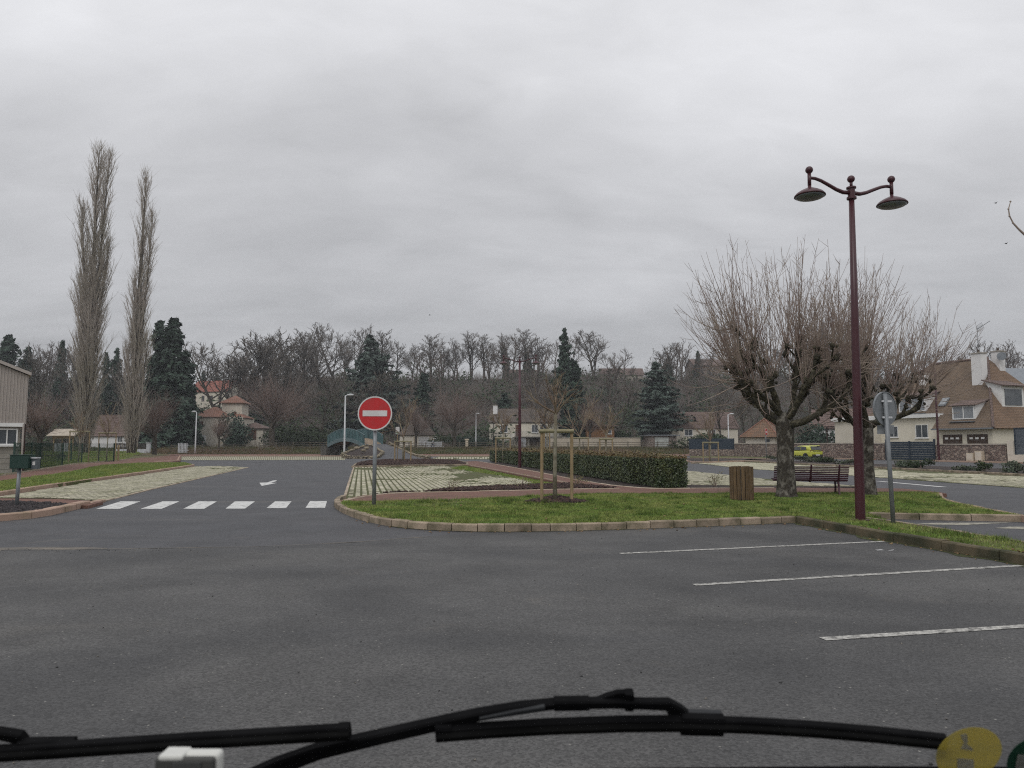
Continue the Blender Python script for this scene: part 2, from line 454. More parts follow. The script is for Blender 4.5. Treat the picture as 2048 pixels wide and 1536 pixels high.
def kerb(pts, side, m, w=0.15, h=0.14, step=1.0, name='kerb', piece='kerb_stone', lows=None):
    # pts = outer bottom edge; side=+1: body lies to the left of the walking direction
    root = struct(name, (pts[0][0], pts[0][1], 0)); P = walk(pts, step)
    for i in range(len(P) - 1):
        a, b = P[i], P[i + 1]; d = (b - a); L = d.length
        if L < 0.05: continue
        d /= L; nrm = Vector((-d.y, d.x)) * side
        hh = h + KRNG.uniform(-0.007, 0.007); g = min(0.009, L * 0.02)
        ws = nrm * KRNG.uniform(-0.009, 0.006)
        a2 = a + d * g + ws; b2 = b - d * g + ws
        c = min(0.02, h * 0.2)
        mb = MB().extr([(0, -0.1), (0.006, hh - c), (0.006 + c, hh), (w, hh), (w, -0.1)], a2, b2, nrm)
        mb.build(piece, m, root)
    return root

UH = Vector((-0.203, 0.979)).normalized(); VH = Vector((UH.y, -UH.x))     # car-park grid directions
def boxes_np(cx, cy, z0, z1, hu, hv, ang=None):
    # axis boxes in the UH/VH grid, five faces each
    n = len(cx); u = np.array(UH); v = np.array(VH); V = np.zeros((n, 8, 3))
    k = 0
    for top in (0, 1):
        for su, sv in ((-1, -1), (1, -1), (1, 1), (-1, 1)):
            sh = 1.0 if not top else 0.93
            V[:, k, 0] = cx + (u[0] * su * hu + v[0] * sv * hv) * sh
            V[:, k, 1] = cy + (u[1] * su * hu + v[1] * sv * hv) * sh
            V[:, k, 2] = z1 if top else z0
            k += 1
    fq = np.array([(7, 6, 5, 4), (0, 4, 5, 1), (1, 5, 6, 2), (2, 6, 7, 3), (3, 7, 4, 0)])
    F = (np.arange(n)[:, None, None] * 8 + fq[None]).reshape(-1, 4)
    return V.reshape(-1, 3), F
def vnoise(x, y, s, seed=0):
    # smooth value noise on numpy arrays
    rs = np.random.RandomState(seed); T = rs.rand(64, 64)
    xi = np.floor(x * s).astype(int); yi = np.floor(y * s).astype(int); fx = x * s - xi; fy = y * s - yi
    fx = fx * fx * (3 - 2 * fx); fy = fy * fy * (3 - 2 * fy)
    g = lambda a, b: T[a % 64, b % 64]
    return (g(xi, yi) * (1 - fx) + g(xi + 1, yi) * fx) * (1 - fy) + (g(xi, yi + 1) * (1 - fx) + g(xi + 1, yi + 1) * fx) * fy
def paver_bay(pts, su, sv, gu, gv, seed, green=0.25, greenfn=None, singles=300, z=0.012):
    base = sheet('parking_bay', pts, z, M_JOINT)
    a = np.array(pts); U = a @ np.array(UH); W = a @ np.array(VH)
    us = np.arange(U.min(), U.max(), su); vs = np.arange(W.min(), W.max(), sv)
    uu, vv = np.meshgrid(us, vs, indexing='ij')
    rs = np.random.RandomState(seed)
    uu = uu + (np.arange(len(vs))[None, :] % 2) * su * 0.5
    cx = uu * UH.x + vv * VH.x; cy = uu * UH.y + vv * VH.y
    cx = cx.ravel(); cy = cy.ravel()
    ok = inpoly(np.stack([cx, cy], 1), inset(pts, max(su, sv) * 0.5))
    cx, cy = cx[ok], cy[ok]
    g = 0.6 * vnoise(cx, cy, 0.5, seed) + 0.3 * vnoise(cx, cy, 1.7, seed + 1) + 0.25 * rs.rand(len(cx))
    if greenfn is not None: g = g + greenfn(cx, cy)
    ok = g < (1.0 - green)
    cx, cy = cx[ok], cy[ok]
    px = 1024 + 1450 * cx / cy
    key = cx ** 2 + cy ** 2 + np.where((px < -5) | (px > 2053), 1e6, 0)
    order = np.argsort(key); n1 = min(singles, len(order))
    if singles:
        vm, fm = boxes_np(np.zeros(1), np.zeros(1), 0.0, 0.022, su / 2 - gu / 2, sv / 2 - gv / 2)
        me = bpy.data.meshes.new('paver'); me.from_pydata([tuple(q) for q in vm], [], [tuple(int(i) for i in q) for q in fm]); me.update(); me.materials.append(M_PAVER)
        for i in order[:n1]:
            o = bpy.data.objects.new('paver', me); COL.objects.link(o); o.parent = base
            o.location = (cx[i], cy[i], z + rs.uniform(-0.003, 0.004)); o.rotation_euler = (rs.normal(0, 0.006), rs.normal(0, 0.006), rs.normal(0, 0.02))
    r = order[n1:]
    if len(r):
        z1 = z + 0.022 + rs.uniform(-0.003, 0.004, len(r))
        V, F = boxes_np(cx[r], cy[r], z, z1, su / 2 - gu / 2, sv / 2 - gv / 2)
        np_mesh('pavers', V, F, M_PAVER, base, kind='stuff')
    return base
def blades(name, pts, n, hmin, hmax, w, z, m, seed, label, parent=None, zfn=None, dens=None, cat='grass', P=None):
    rs = np.random.RandomState(seed); P = scatter(pts, n, rs) if P is None else P
    if dens is not None: P = P[rs.rand(len(P)) < dens(P[:, 0], P[:, 1])]
    n = len(P); h = (hmin + (hmax - hmin) * rs.rand(n) ** 1.6) * (0.6 + 0.8 * vnoise(P[:, 0], P[:, 1], 1.3, seed))
    th = rs.rand(n) * 2 * np.pi; lean = rs.normal(0, 0.55, n); la = rs.rand(n) * 2 * np.pi
    zz = np.full(n, z) if zfn is None else zfn(P[:, 0], P[:, 1])
    V = np.zeros((n, 3, 3)); dx = np.cos(th) * w / 2; dy = np.sin(th) * w / 2
    V[:, 0] = np.stack([P[:, 0] - dx, P[:, 1] - dy, zz - 0.005], 1); V[:, 1] = np.stack([P[:, 0] + dx, P[:, 1] + dy, zz - 0.005], 1)
    V[:, 2] = np.stack([P[:, 0] + np.cos(la) * lean * h, P[:, 1] + np.sin(la) * lean * h, zz + h], 1)
    F = np.arange(n * 3).reshape(-1, 3)
    return np_mesh(name, V.reshape(-1, 3), F, m, parent, label=label, cat=cat, kind='stuff') if parent is None else np_mesh(name, V.reshape(-1, 3), F, m, parent, kind='stuff')
def chips(name, P, size, zfn, m, seed, parent=None, label=None, cat=None, flat=0.5):
    rs = np.random.RandomState(seed); n = len(P)
    T = np.array([(1, 0, -0.3), (-0.5, 0.8, -0.3), (-0.6, -0.75, -0.3), (0.35, 0.3, 0.55), (-0.35, -0.1, 0.6)])
    Ft = np.array([(0, 1, 3), (1, 4, 3), (1, 2, 4), (2, 0, 4), (0, 3, 4), (0, 2, 1)])
    s_ = size * (0.5 + rs.rand(n)); th = rs.rand(n) * 6.283; tl = rs.normal(0, 0.5, n)
    V = np.repeat(T[None], n, 0) * (1 + rs.normal(0, 0.25, (n, 5, 3)))
    V[:, :, 2] *= flat
    y = V[:, :, 1] * np.cos(tl)[:, None] - V[:, :, 2] * np.sin(tl)[:, None]; zz = V[:, :, 1] * np.sin(tl)[:, None] + V[:, :, 2] * np.cos(tl)[:, None]
    x = V[:, :, 0] * np.cos(th)[:, None] - y * np.sin(th)[:, None]; y2 = V[:, :, 0] * np.sin(th)[:, None] + y * np.cos(th)[:, None]
    O = np.stack([x * s_[:, None] + P[:, 0:1], y2 * s_[:, None] + P[:, 1:2], zz * s_[:, None] + zfn(P[:, 0], P[:, 1])[:, None]], 2)
    F = (np.arange(n)[:, None, None] * 5 + Ft[None]).reshape(-1, 3)
    kw = dict(kind='stuff')
    if label: kw.update(label=label, cat=cat)
    return np_mesh(name, O.reshape(-1, 3), F, m, parent, **kw)
def leaves_np(C, Nrm, size, rs, aspect=0.55):
    # one diamond-shaped leaf (two triangles) per point, roughly facing Nrm
    n = len(C); Nn = Nrm + rs.normal(0, 0.55, (n, 3)); Nn /= np.linalg.norm(Nn, axis=1, keepdims=True)
    a = np.cross(Nn, rs.normal(0, 1, (n, 3))); a /= np.linalg.norm(a, axis=1, keepdims=True) + 1e-9
    b = np.cross(Nn, a); s_ = (size * (0.6 + 0.8 * rs.rand(n)))[:, None]
    V = np.stack([C - a * s_, C + b * s_ * aspect, C + a * s_, C - b * s_ * aspect], 1)
    F = np.arange(n * 4).reshape(-1, 4)
    return V.reshape(-1, 3), F
ORD = ['first', 'second', 'third', 'fourth', 'fifth', 'sixth', 'seventh', 'eighth', 'ninth', 'tenth', 'eleventh', 'twelfth', 'thirteenth', 'fourteenth', 'fifteenth', 'sixteenth', 'seventeenth', 'eighteenth', 'nineteenth', 'twentieth', 'twenty-first', 'twenty-second', 'twenty-third', 'twenty-fourth', 'twenty-fifth']
# ------------------------------------------------------------------ terrain
def smooth(a, b, x):
    t = np.clip((x - a) / (b - a), 0, 1); return t * t * (3 - 2 * t)
RPX = np.array([-1500, -400, 0, 130, 300, 420, 520, 650, 800, 1000, 1150, 1280, 1400, 1700, 2048, 3500])
RZ = np.array([22, 22, 22, 21, 18, 16, 20, 22.5, 23, 23.6, 25.5, 23, 23.5, 22, 22, 22])
def hfun(x, y):
    x = np.asarray(x, float); y = np.asarray(y, float)
    s = x / np.maximum(y, 20.0); px = 1024 + 1450 * s
    z = np.full(np.broadcast(x, y).shape, -0.03)
    z = z + 0.55 * smooth(80, 95, y) * smooth(-0.49, -0.525, s) * (1 - smooth(118, 126, y)) 
    z = z + 1.08 * smooth(122, 133, y)
    z = z + np.interp(px, RPX, RZ) * smooth(165, 252, y) - 5 * smooth(300, 700, y)
    z = z + (vnoise(x, y, 0.045, 3) - 0.5) * 2.2 * smooth(150, 200, y)
    return z
def hz(x, y): return float(hfun(np.array([x]), np.array([y]))[0])
ys = np.concatenate([np.arange(-60, 70, 10), np.arange(70, 160, 2.0), np.arange(160, 320, 5), np.arange(320, 2600, 120)])
xs = np.concatenate([np.arange(-2200, -400, 150), np.arange(-400, 400, 6), np.arange(400, 2300, 150)])
gx, gy = np.meshgrid(xs, ys); gz = hfun(gx, gy)
V = np.stack([gx.ravel(), gy.ravel(), gz.ravel()], 1); nx = len(xs)
ii, jj = np.meshgrid(np.arange(len(ys) - 1), np.arange(nx - 1), indexing='ij'); b0 = (ii * nx + jj).ravel()
ground = np_mesh('ground', V, np.stack([b0, b0 + 1, b0 + nx + 1, b0 + nx], 1), M_BANK, kind='structure')
ground.data.materials.append(M_HILL)
fy = gy[:-1, :-1].ravel(); mi = (fy > 140).astype(np.int32); ground.data.polygons.foreach_set('material_index', mi)
ground.data.polygons.foreach_set('use_smooth', [True] * len(ground.data.polygons))

# ------------------------------------------------------------------ roads and surfaces
WP = Vector((38.1, 83.0)); WT = Vector((0.37, -0.93)).normalized(); WN = Vector((-WT.y, WT.x))      # stone wall line: along / away
wl = lambda u, v=0.0: (WP.x + WT.x * u + WN.x * v, WP.y + WT.y * u + WN.y * v)
road_pts = [(-70, -20), (75, -20), wl(55, -1), wl(-20, -1), (27, 108)] + poly([(1100, 912), (700, 912.5), (358, 912.5), (352, 917), (300, 921), (234, 925.5), (119, 941), (0, 958), (-300, 1005)]) + [(-70, 8)]
sheet('road', road_pts, 0.0, M_ROAD)
cp = [(-70, -19.9), (75, -19.9), (75, 9.0)] + poly([(2300, 1190), (2048, 1120), (1592, 1040), (1200, 1056), (1000, 1064), (860, 1073), (700, 1086), (520, 1094), (230, 1099), (0, 1100), (-500, 1104)]) + [(-70, 9.5)]
sheet('car_park', cp, 0.004, M_ASPH)
# dusty gravel drift where the two coats of asphalt meet
M_DUST = mat('dust_drift', (0.2, 0.175, 0.145), (0.1, 0.095, 0.088), scale=3, detail=8, lo=0.35, hi=0.6, stretch=(0.5, 2, 1), fine=0.3, fscale=60)
sheet('dust_drift', smoothline(poly([(-200, 1097), (0, 1096), (120, 1094), (214, 1096.5), (216, 1099), (120, 1100.5), (0, 1101), (-200, 1102)]), 1), 0.0065, M_DUST)

# centre island --------------------------------------------------
front = smoothline(poly([(682, 1000), (669, 1005), (667, 1013), (680, 1024), (705, 1035), (745, 1047), (800, 1056), (860, 1061), (940, 1064), (1040, 1064), (1200, 1061), (1400, 1054), (1592, 1046)]), 2)
diag = poly([(1592, 1046), (1760, 1080), (2048, 1131), (2400, 1196)])
kerb(front[:40], 1, M_KERB, step=0.5); kerb(front[39:], 1, M_KERB, step=0.5)
kerb(diag, 1, M_KERBD, step=1.0, h=0.15)
pocket = poly([(1738, 1037.5), (2048, 1044), (2130, 1046)])
kerb(pocket, 1, M_KERB, step=1.0)
curve = smoothline(poly([(2140, 1042), (2100, 1037), (2048, 1030), (2000, 1021), (1950, 1012), (1910, 1003), (1892, 997), (1885, 991), (1886, 987)], 0.13), 2)
kerb(curve, 1, M_KERBP, step=0.6, w=0.18)
strip_far = poly([(1738, 1035), (1800, 1044), (2048, 1082), (2300, 1121)], 0.13)
kerb(strip_far[::-1], 1, M_KERB, step=1.0, w=0.12)
lawn_top = poly([(684, 1003), (760, 1003), (860, 1000), (963, 997), (1092, 990), (1188, 988), (1300, 988), (1430, 987), (1600, 986), (1708, 985.5), (1800, 985), (1880, 986)], 0.12)
lawn_main = [tuple(Vector(p)) for p in front[2:]] + [tuple(Vector(p)) for p in diag[1:]] 
cR = [tuple(p) for p in curve]
fr = front[next(i for i, p in enumerate(front) if p[1] < 18.85):]
lawn = fr + diag[1:] + [strip_far[3], strip_far[2], strip_far[1], pocket[0], pocket[1], pocket[2]] + [p for p in cR if p[1] < 22.0] + lawn_top[::-1]
lawn_in = inset(lawn, 0.09)
sheet('lawn', lawn_in, 0.125, M_GRASS_G)
red = lawn_top + poly([(1868, 984), (1800, 977), (1600, 975.5), (1365, 976.5), (1300, 978), (1190, 967), (1060, 941), (978, 926), (950, 922), (935, 923), (933, 929), (1000, 941), (1140, 966), (1232, 977), (1100, 979), (1000, 981.5), (900, 983.5), (790, 986), (740, 990), (690, 1001)], 0.12)
sheet('red_path', inset(red, -0.2), 0.113, M_REDPATH)
edge1 = smoothline(poly([(688, 1001.5), (740, 990), (790, 986), (900, 983.5), (1000, 981.5), (1100, 979), (1240, 976.8)], 0.12), 1)
kerb(edge1, 1, M_EDGE, w=0.06, h=0.135, step=1.0, name='path_edging', piece='edging_stone')
edge2 = poly([(933, 929), (1000, 941), (1143, 966.5)], 0.12)
kerb(edge2[::-1], 1, M_EDGE, w=0.07, h=0.14, step=1.0, name='path_edging', piece='edging_stone')
edge3 = smoothline(poly([(960, 923), (978, 926), (1060, 941), (1190, 967), (1300, 978), (1365, 976.3), (1560, 975.3)], 0.12), 1)
kerb(edge3, 1, M_EDGE, w=0.06, h=0.13, step=1.0, name='path_edging', piece='edging_stone')
leftedge = poly([(684, 1000), (706, 935)])
kerb(leftedge, -1, M_EDGE, w=0.1, h=0.03, step=1.0, name='bay_edging', piece='edging_stone')
bay = poly([(686, 999.5), (707, 935), (934, 931)]) + poly([(1000, 942), (1138, 967.5), (1080, 969.5), (1000, 972.5), (900, 977), (850, 984), (745, 989.5), (700, 997)], 0.1)
eA, eB = Vector(G(934, 931)), Vector(G(1138, 967.5)); eD = (eB - eA).normalized(); eN = Vector((-eD.y, eD.x))
def bay_green(x, y):
    d = np.abs((x - eA.x) * eN.x + (y - eA.y) * eN.y)
    return 0.8 * np.clip(1 - d / 2.2, 0, 1) + 0.24 * np.clip((y - 30) / 16, 0, 1)
paver_bay(bay, 0.21, 0.215, 0.035, 0.066, 11, green=0.24, greenfn=bay_green)
bed1 = poly([(745, 989.5), (850, 984), (900, 977), (1000, 972.5), (1080, 969.5), (1138, 967.5), (1232, 976.6), (1100, 978.6), (1000, 981), (900, 983), (790, 985.6)], 0.1)
sheet('planting_bed', bed1, 0.1, M_MULCH)
bed2 = poly([(708, 933), (712, 928.5), (735, 923.5), (770, 921), (860, 920.3), (912, 922), (936, 929.5), (934, 931.3), (830, 931.8), (708, 934.5)])
sheet('planting_bed', inset(bed2, 0.05), 0.1, M_MULCH)
kerb(poly([(704, 935.5), (830, 933), (936, 931.5)]), 1, M_KERB, step=1.0, name='kerb')
kerb(smoothline(poly([(936, 931), (937, 928), (912, 921.5), (860, 919.8), (770, 920.6), (735, 923), (712, 928), (704, 935)]), 1), 1, M_KERB, step=1.0)
# hedge bed and bays to its right
sheet('planting_bed', poly([(985, 926), (1060, 940), (1190, 966), (1300, 977), (1365, 975.5), (1720, 974.8), (1720, 973), (1500, 971.5), (1366, 969.5), (1375, 960), (1040, 925), (1000, 922)], 0.09), 0.09, M_MULCH)
bay2 = poly([(1040, 917), (1365, 941), (1480, 953), (1560, 961), (1735, 974), (1500, 972), (1366, 970), (1376, 961), (1060, 921)])
paver_bay(bay2, 0.24, 0.24, 0.045, 0.08, 12, green=0.26, singles=300)
bay3 = poly([(1395, 927), (1480, 923), (1702, 934), (2048, 952.5), (2250, 963), (2250, 991), (2048, 976.5), (1702, 951.5), (1480, 937)])
kA, kD = Vector(G(1480, 923)), (Vector(G(2048, 952.5)) - Vector(G(1480, 923))).normalized()
def bay3_green(x, y):
    d = np.abs((x - kA.x) * -kD.y + (y - kA.y) * kD.x)
    return 0.4 * np.clip(1 - d / 1.8, 0, 1)
paver_bay(bay3, 0.24, 0.24, 0.045, 0.08, 13, green=0.3, greenfn=bay3_green, singles=300)
kerb(poly([(1385, 927.5), (1480, 923.3), (1702, 934.3), (2048, 953), (2300, 966)]), 1, M_KERB, step=1.0, w=0.14, h=0.13)
sheet('shrub_bed', poly([(1480, 922.5), (1702, 933.3), (2048, 951.5), (2300, 964), (2300, 952), (2048, 942), (1702, 928), (1500, 919.5)]), 0.1, M_MULCH)
isl = poly([(1366, 921), (1376, 917.6), (1540, 919.5), (1545, 921), (1480, 922.3), (1390, 926.4)])
sheet('planting_bed', inset(isl, 0.1), 0.1, M_MULCH)
kerb(smoothline(poly([(1546, 922), (1480, 924), (1392, 927.6), (1366, 922.5), (1374, 917.3), (1540, 919.3)]), 1)[::-1], 1, M_KERBP, step=1.0)
sheet('verge', poly([(1380, 915.5), (1540, 917.8), (1560, 915.5), (1475, 912.9), (1380, 912.5)]), 0.03, M_GRASS_G)
# red pavement along the stone wall
M_PAVR = mat('red_pavement', (0.26, 0.14, 0.095), (0.2, 0.115, 0.08), scale=1.5, fine=0.2, fscale=20)
sheet('pavement', [wl(-11.5, -0.2), wl(4.2, -0.2), wl(3.4, -1.5), wl(-11.5, -1.5)], 0.1, M_PAVR)
kerb([wl(-11.5, -1.65), wl(3.4, -1.65)], 1, M_KERBP, step=1.0)
sheet('pavement', [wl(11.3, -0.2), wl(40, -0.2), wl(40, -2.2), wl(13, -2.2), wl(11.6, -1.2)], 0.1, M_PAVR)
kerb([wl(11.4, -0.3), wl(11.6, -1.3), wl(13, -2.3), wl(40, -2.3)], 1, M_KERBP, step=1.0)
# left side --------------------------------------------------
k6 = poly([(-300, 1040), (-60, 1002.5), (0, 993), (150, 969), (300, 947), (389, 933)])
kerb(k6, 1, M_KERBP, step=1.0, w=0.18, h=0.15)
kerb(poly([(389, 933), (372, 928.6), (340, 927)]), 1, M_KERBP, step=1.0, w=0.18, h=0.15)
llawn = poly([(-300, 1040), (0, 993), (389, 933), (372, 928.3)]) + poly([(312, 926), (270, 927), (200, 931), (119, 947.5), (0, 962), (-300, 1003)], 0.12)
sheet('lawn', inset(llawn, 0.09), 0.125, M_GRASS_G)
lpath = poly([(-300, 1003), (0, 961.5), (119, 947), (200, 930.5), (312, 925.3), (356, 922), (360, 912.4), (322, 909.3), (234, 923), (147, 930), (47, 947), (0, 955), (-300, 993)], 0.1)
sheet('red_path', inset(lpath, -0.2), 0.11, M_REDPATH)
kerb(poly([(322, 908.6), (234, 922.6), (147, 929.6), (47, 946.6), (0, 954.6), (-300, 992)]), 1, M_EDGE, w=0.06, h=0.135, step=1.5, name='path_edging', piece='edging_stone')
kerb(poly([(312, 926), (357, 922.6), (361, 913)]), 1, M_KERBP, step=1.0)
lbay = poly([(-80, 1005), (0, 993.8), (150, 969.6), (300, 947.5), (388, 933.6), (440, 932.5), (497, 935), (300, 980), (212, 1003), (120, 998), (0, 996.5)])
paver_bay(lbay, 0.21, 0.215, 0.025, 0.066, 19, green=0.14, greenfn=lambda x, y: 0.25 * np.clip((y - 40) / 15, 0, 1))
kerb(poly([(210, 1003.5), (300, 980.6), (498, 935.2)]), 1, M_EDGE, w=0.1, h=0.03, step=1.0, name='bay_edging', piece='edging_stone')
sheet('red_path', poly([(-80, 1004), (0, 996.5), (120, 998), (206, 1003.5), (176, 1011), (136, 1010), (0, 1004.5), (-80, 1008)], 0.08), 0.08, M_REDPATH)
k7 = smoothline(poly([(-300, 1060), (-60, 1047), (0, 1043), (60, 1038), (110, 1030), (140, 1022), (176, 1014), (211, 1004)]), 2)
kerb(k7[:-5], 1, M_KERBP, step=0.75, w=0.2, h=0.15)
kerb(k7[-6:], 1, M_KERBP, step=0.6, w=0.2, h=0.075)
lavabed = poly([(-300, 1020), (-80, 1008), (0, 1004), (70, 1006), (136, 1010), (84, 1024), (0, 1031), (-60, 1035), (-300, 1050)], 0.1)
sheet('gravel_bed', lavabed, 0.1, M_MULCH)
# far bays and path before the bank
far1 = poly([(354, 920.7), (360, 913.2), (690, 913.2), (690, 920.2)])
fb = sheet('parking_bay', far1, 0.012, M_JOINT)
a, b = Vector(far1[0]), Vector(far1[3]); c_, d_ = Vector(far1[1]), Vector(far1[2]); rows = MB(); nrow = 88
for i in range(nrow):
    t0 = (i + 0.12) / nrow; t1 = (i + 0.86) / nrow
    for w0, w1 in ((0.01, 0.3), (0.31, 0.62), (0.63, 0.93)):
        q = [a.lerp(b, t0).lerp(c_.lerp(d_, t0), w0), a.lerp(b, t1).lerp(c_.lerp(d_, t1), w0), a.lerp(b, t1).lerp(c_.lerp(d_, t1), w1), a.lerp(b, t0).lerp(c_.lerp(d_, t0), w1)]
        rows.prism(q, 0.013, 0.03)
rows.build('pavers', M_PAVER, fb, kind='stuff')
far2 = poly([(858, 919), (880, 913), (1360, 913.5), (1340, 917.5), (1000, 919)])
fb2 = sheet('parking_bay', far2, 0.012, M_JOINT); rows = MB()
for i in range(90):
    for w0, w1 in ((0.02, 0.3), (0.32, 0.6), (0.62, 0.9)):
        x0, x1 = 866 + i * 5.2, 866 + i * 5.2 + 3.8
        q = [G(x0, 918.6 - w0 * 4.6), G(x1, 918.6 - w0 * 4.6), G(x1, 918.6 - w1 * 4.6), G(x0, 918.6 - w1 * 4.6)]
        if KRNG.random() < 0.8: rows.prism(q, 0.013, 0.03)
rows.build('pavers', M_PAVER, fb2, kind='stuff')
sheet('red_path', poly([(322, 909.3), (360, 912.4), (700, 912.6), (1450, 912.4), (1440, 909.2), (700, 908.9)]), 0.06, M_REDPATH)
kerb(poly([(360, 912.9), (700, 912.9)]), 1, M_KERBP, step=2.0, w=0.16, h=0.13)
kerb(poly([(862, 912.9), (1100, 912.9), (1372, 912.9)]), 1, M_KERBP, step=2.0, w=0.16, h=0.13)
# flat dark patches laid on the asphalt by the junction
M_PATCH = mat('dark_patch', (0.03, 0.03, 0.033), (0.05, 0.05, 0.053), rough=0.6, scale=2)
sheet('dark_patch', poly([(503, 925.8), (530, 924.6), (528, 923.9), (506, 924.6)]), 0.004, M_PATCH)
sheet('dark_patch', poly([(458, 931.2), (492, 929.8), (488, 929.2), (460, 930.3)]), 0.004, M_PATCH)

# painted markings
def marking(name, pts, m=M_WHITE, z=0.0045): return sheet(name, poly(pts), z, m)
for q in ([(192, 1018), (239, 1018), (281, 1003), (241, 1003)], [(281, 1018), (323, 1018), (359, 1003), (325, 1003)], [(366, 1018), (408, 1018), (434, 1003), (397, 1003)],
          [(451, 1017.5), (490, 1017.5), (510, 1003), (470, 1003)], [(533, 1016.5), (572, 1016.5), (583, 1003), (550, 1003)], [(611, 1016), (650, 1016), (654, 1002.5), (620, 1002.5)]):
    marking('crossing_stripe', q)
marking('road_arrow', [(518.8, 965.6), (534, 965.2), (545, 961.5), (553.5, 960.4), (552.5, 962.4), (541.5, 965.8), (554, 966), (523.5, 972)])
marking('lane_line', [(1748, 962.2), (1766, 962.8), (1896, 974.2), (1880, 974.2)])
def pline(a, b, w=0.1):
    p, q = Vector(G(*a)), Vector(G(*b)); d = (q - p).normalized(); n = Vector((-d.y, d.x)) * w / 2
    sheet('bay_line', [tuple(p - n), tuple(q - n), tuple(q + n), tuple(p + n)], 0.0085, M_FADED)
pline((1240, 1108), (1768, 1083.5)); pline((1388, 1171), (2042, 1132)); pline((1645, 1279.5), (2250, 1241))
M_SPLASH = mat('splashed_paint', (0.5, 0.5, 0.5), (0.3, 0.3, 0.3), scale=9)
for q in ([(1750, 1100.5), (1762, 1099.4), (1770, 1101.6), (1755, 1102)], [(1776, 1101.8), (1788, 1099.8), (1786, 1102), (1778, 1102.6)]):
    sheet('paint_splash', poly(q), 0.008, M_SPLASH)
M_OCHRE = mat('old_bay_paint', (0.4, 0.38, 0.31), (0.2, 0.19, 0.16), scale=8, detail=8, lo=0.4, hi=0.65, fine=0.2, fscale=50)
sheet('worn_marking', poly([(1826, 1048.5), (1870, 1046), (2026, 1045.4), (1925, 1050.5), (1880, 1049.8)]), 0.0045, M_OCHRE)
sheet('worn_marking', poly([(1988, 1056.5), (2020, 1053.6), (2200, 1055), (2200, 1060), (2048, 1059)]), 0.0045, M_OCHRE)

# grass, mulch, gravel
tree_c = Vector(G(1112, 1004, 0.12))
def lawn_d(x, y):
    d2 = ((x - tree_c.x) / 0.85) ** 2 + ((y - tree_c.y) / 0.75) ** 2
    return np.where(d2 < 0.8, 0.0, np.where(d2 < 1.6, 0.35, (0.55 + 0.6 * vnoise(x, y, 0.8, 4)) * np.where(vnoise(x, y, 0.55, 14) + 0.35 * vnoise(x, y, 2.5, 15) > 0.97, 0.22, 1.0)))
blades('lawn_grass', lawn_in, 520000, 0.018, 0.062, 0.011, 0.125, M_BLADE, 2, 'short green grass of the lawn with the bench and lamp post', dens=lawn_d)
blades('lawn_grass', inset(llawn, 0.12), 120000, 0.03, 0.1, 0.026, 0.125, M_BLADE, 3, 'green grass strip between the red path and the pink kerb')
def tufts(px_list, n, h, seed):
    rs = np.random.RandomState(seed); P = []
    for px_, py_, r in px_list:
        c = G(px_, py_, 0.12); P.append(np.array(c)[None] + rs.normal(0, r, (n, 2)))
    return np.concatenate(P)
left_verge = poly([(-60, 958), (0, 953.5), (47, 945.5), (147, 928.6), (234, 921.6), (322, 907.9), (290, 904), (200, 904), (60, 910), (-60, 925)])
blades('verge_grass', left_verge, 90000, 0.05, 0.16, 0.06, 0, M_BLADE, 5, 'rough grass around the picnic table behind the green mesh fence', zfn=hfun)
bank = [(-95, 122.5), (60, 122.5), (62, 136), (-100, 136)]
blades('bank_grass', bank, 120000, 0.1, 0.45, 0.07, 0, M_BANK, 6, 'rough grass and dead stalks on the bank below the wooden fence', zfn=hfun)
M_STALK = mat('dead_stalk', (0.16, 0.095, 0.07), (0.22, 0.16, 0.1), scale=0.4)
blades('dead_stalks', [(-62, 122.5), (58, 122.5), (58, 128), (-62, 128)], 26000, 0.3, 1.1, 0.035, 0, M_STALK, 7, 'reddish brown dead stalks along the foot of the bank', zfn=hfun, cat='stalks', dens=lambda x, y: np.clip(vnoise(x, y, 0.12, 8) * 2.2 - 0.6, 0, 1))
rs0 = np.random.RandomState(9)
M_TUFT = mat('dark_tuft_grass', (0.07, 0.12, 0.02), (0.12, 0.17, 0.035), rough=0.6, scale=2, fine=0.4, fscale=16, spec=0.25)
cl_ = scatter(lawn_in, 170, rs0); P_ = np.concatenate([c[None] + rs0.normal(0, rs0.uniform(0.05, 0.16), (130, 2)) for c in cl_]); P_ = P_[inpoly(P_, lawn_in)]
blades('grass_tufts', None, 0, 0.04, 0.13, 0.012, 0.125, M_TUFT, 21, 'darker taller grass tufts dotted over the lawn', P=P_)
edge_P = []
for seq, sgn in ((front[30:], 1), (diag, 1), (lawn_top, -1)):
    W_ = walk(seq, 0.05)
    edge_P += [(p.x + rs0.normal(0, 0.05), p.y + sgn * (0.2 + abs(rs0.normal(0, 0.05)))) for p in W_ for _ in range(5) if rs0.rand() < 0.7]
edge_P = np.array(edge_P); edge_P = edge_P[inpoly(edge_P, lawn_in)]
blades('edge_grass', None, 0, 0.04, 0.12, 0.011, 0.125, M_BLADE, 22, 'longer grass hanging over the kerb edges of the lawn', P=edge_P)
M_DLEAF = mat('dead_leaf', (0.16, 0.09, 0.045), (0.26, 0.19, 0.1), scale=3)
P_ = np.concatenate([scatter(lawn_in, 150, rs0), np.array([[p.x + rs0.normal(0, 0.12), p.y - abs(rs0.normal(0, 0.18))] for p in walk(front[20:], 0.16)]), np.array([[p.x + rs0.normal(0, 0.12), p.y - abs(rs0.normal(0, 0.14)) - 0.03] for p in walk(diag[:3], 0.1)])])
on_l = inpoly(P_, lawn_in)
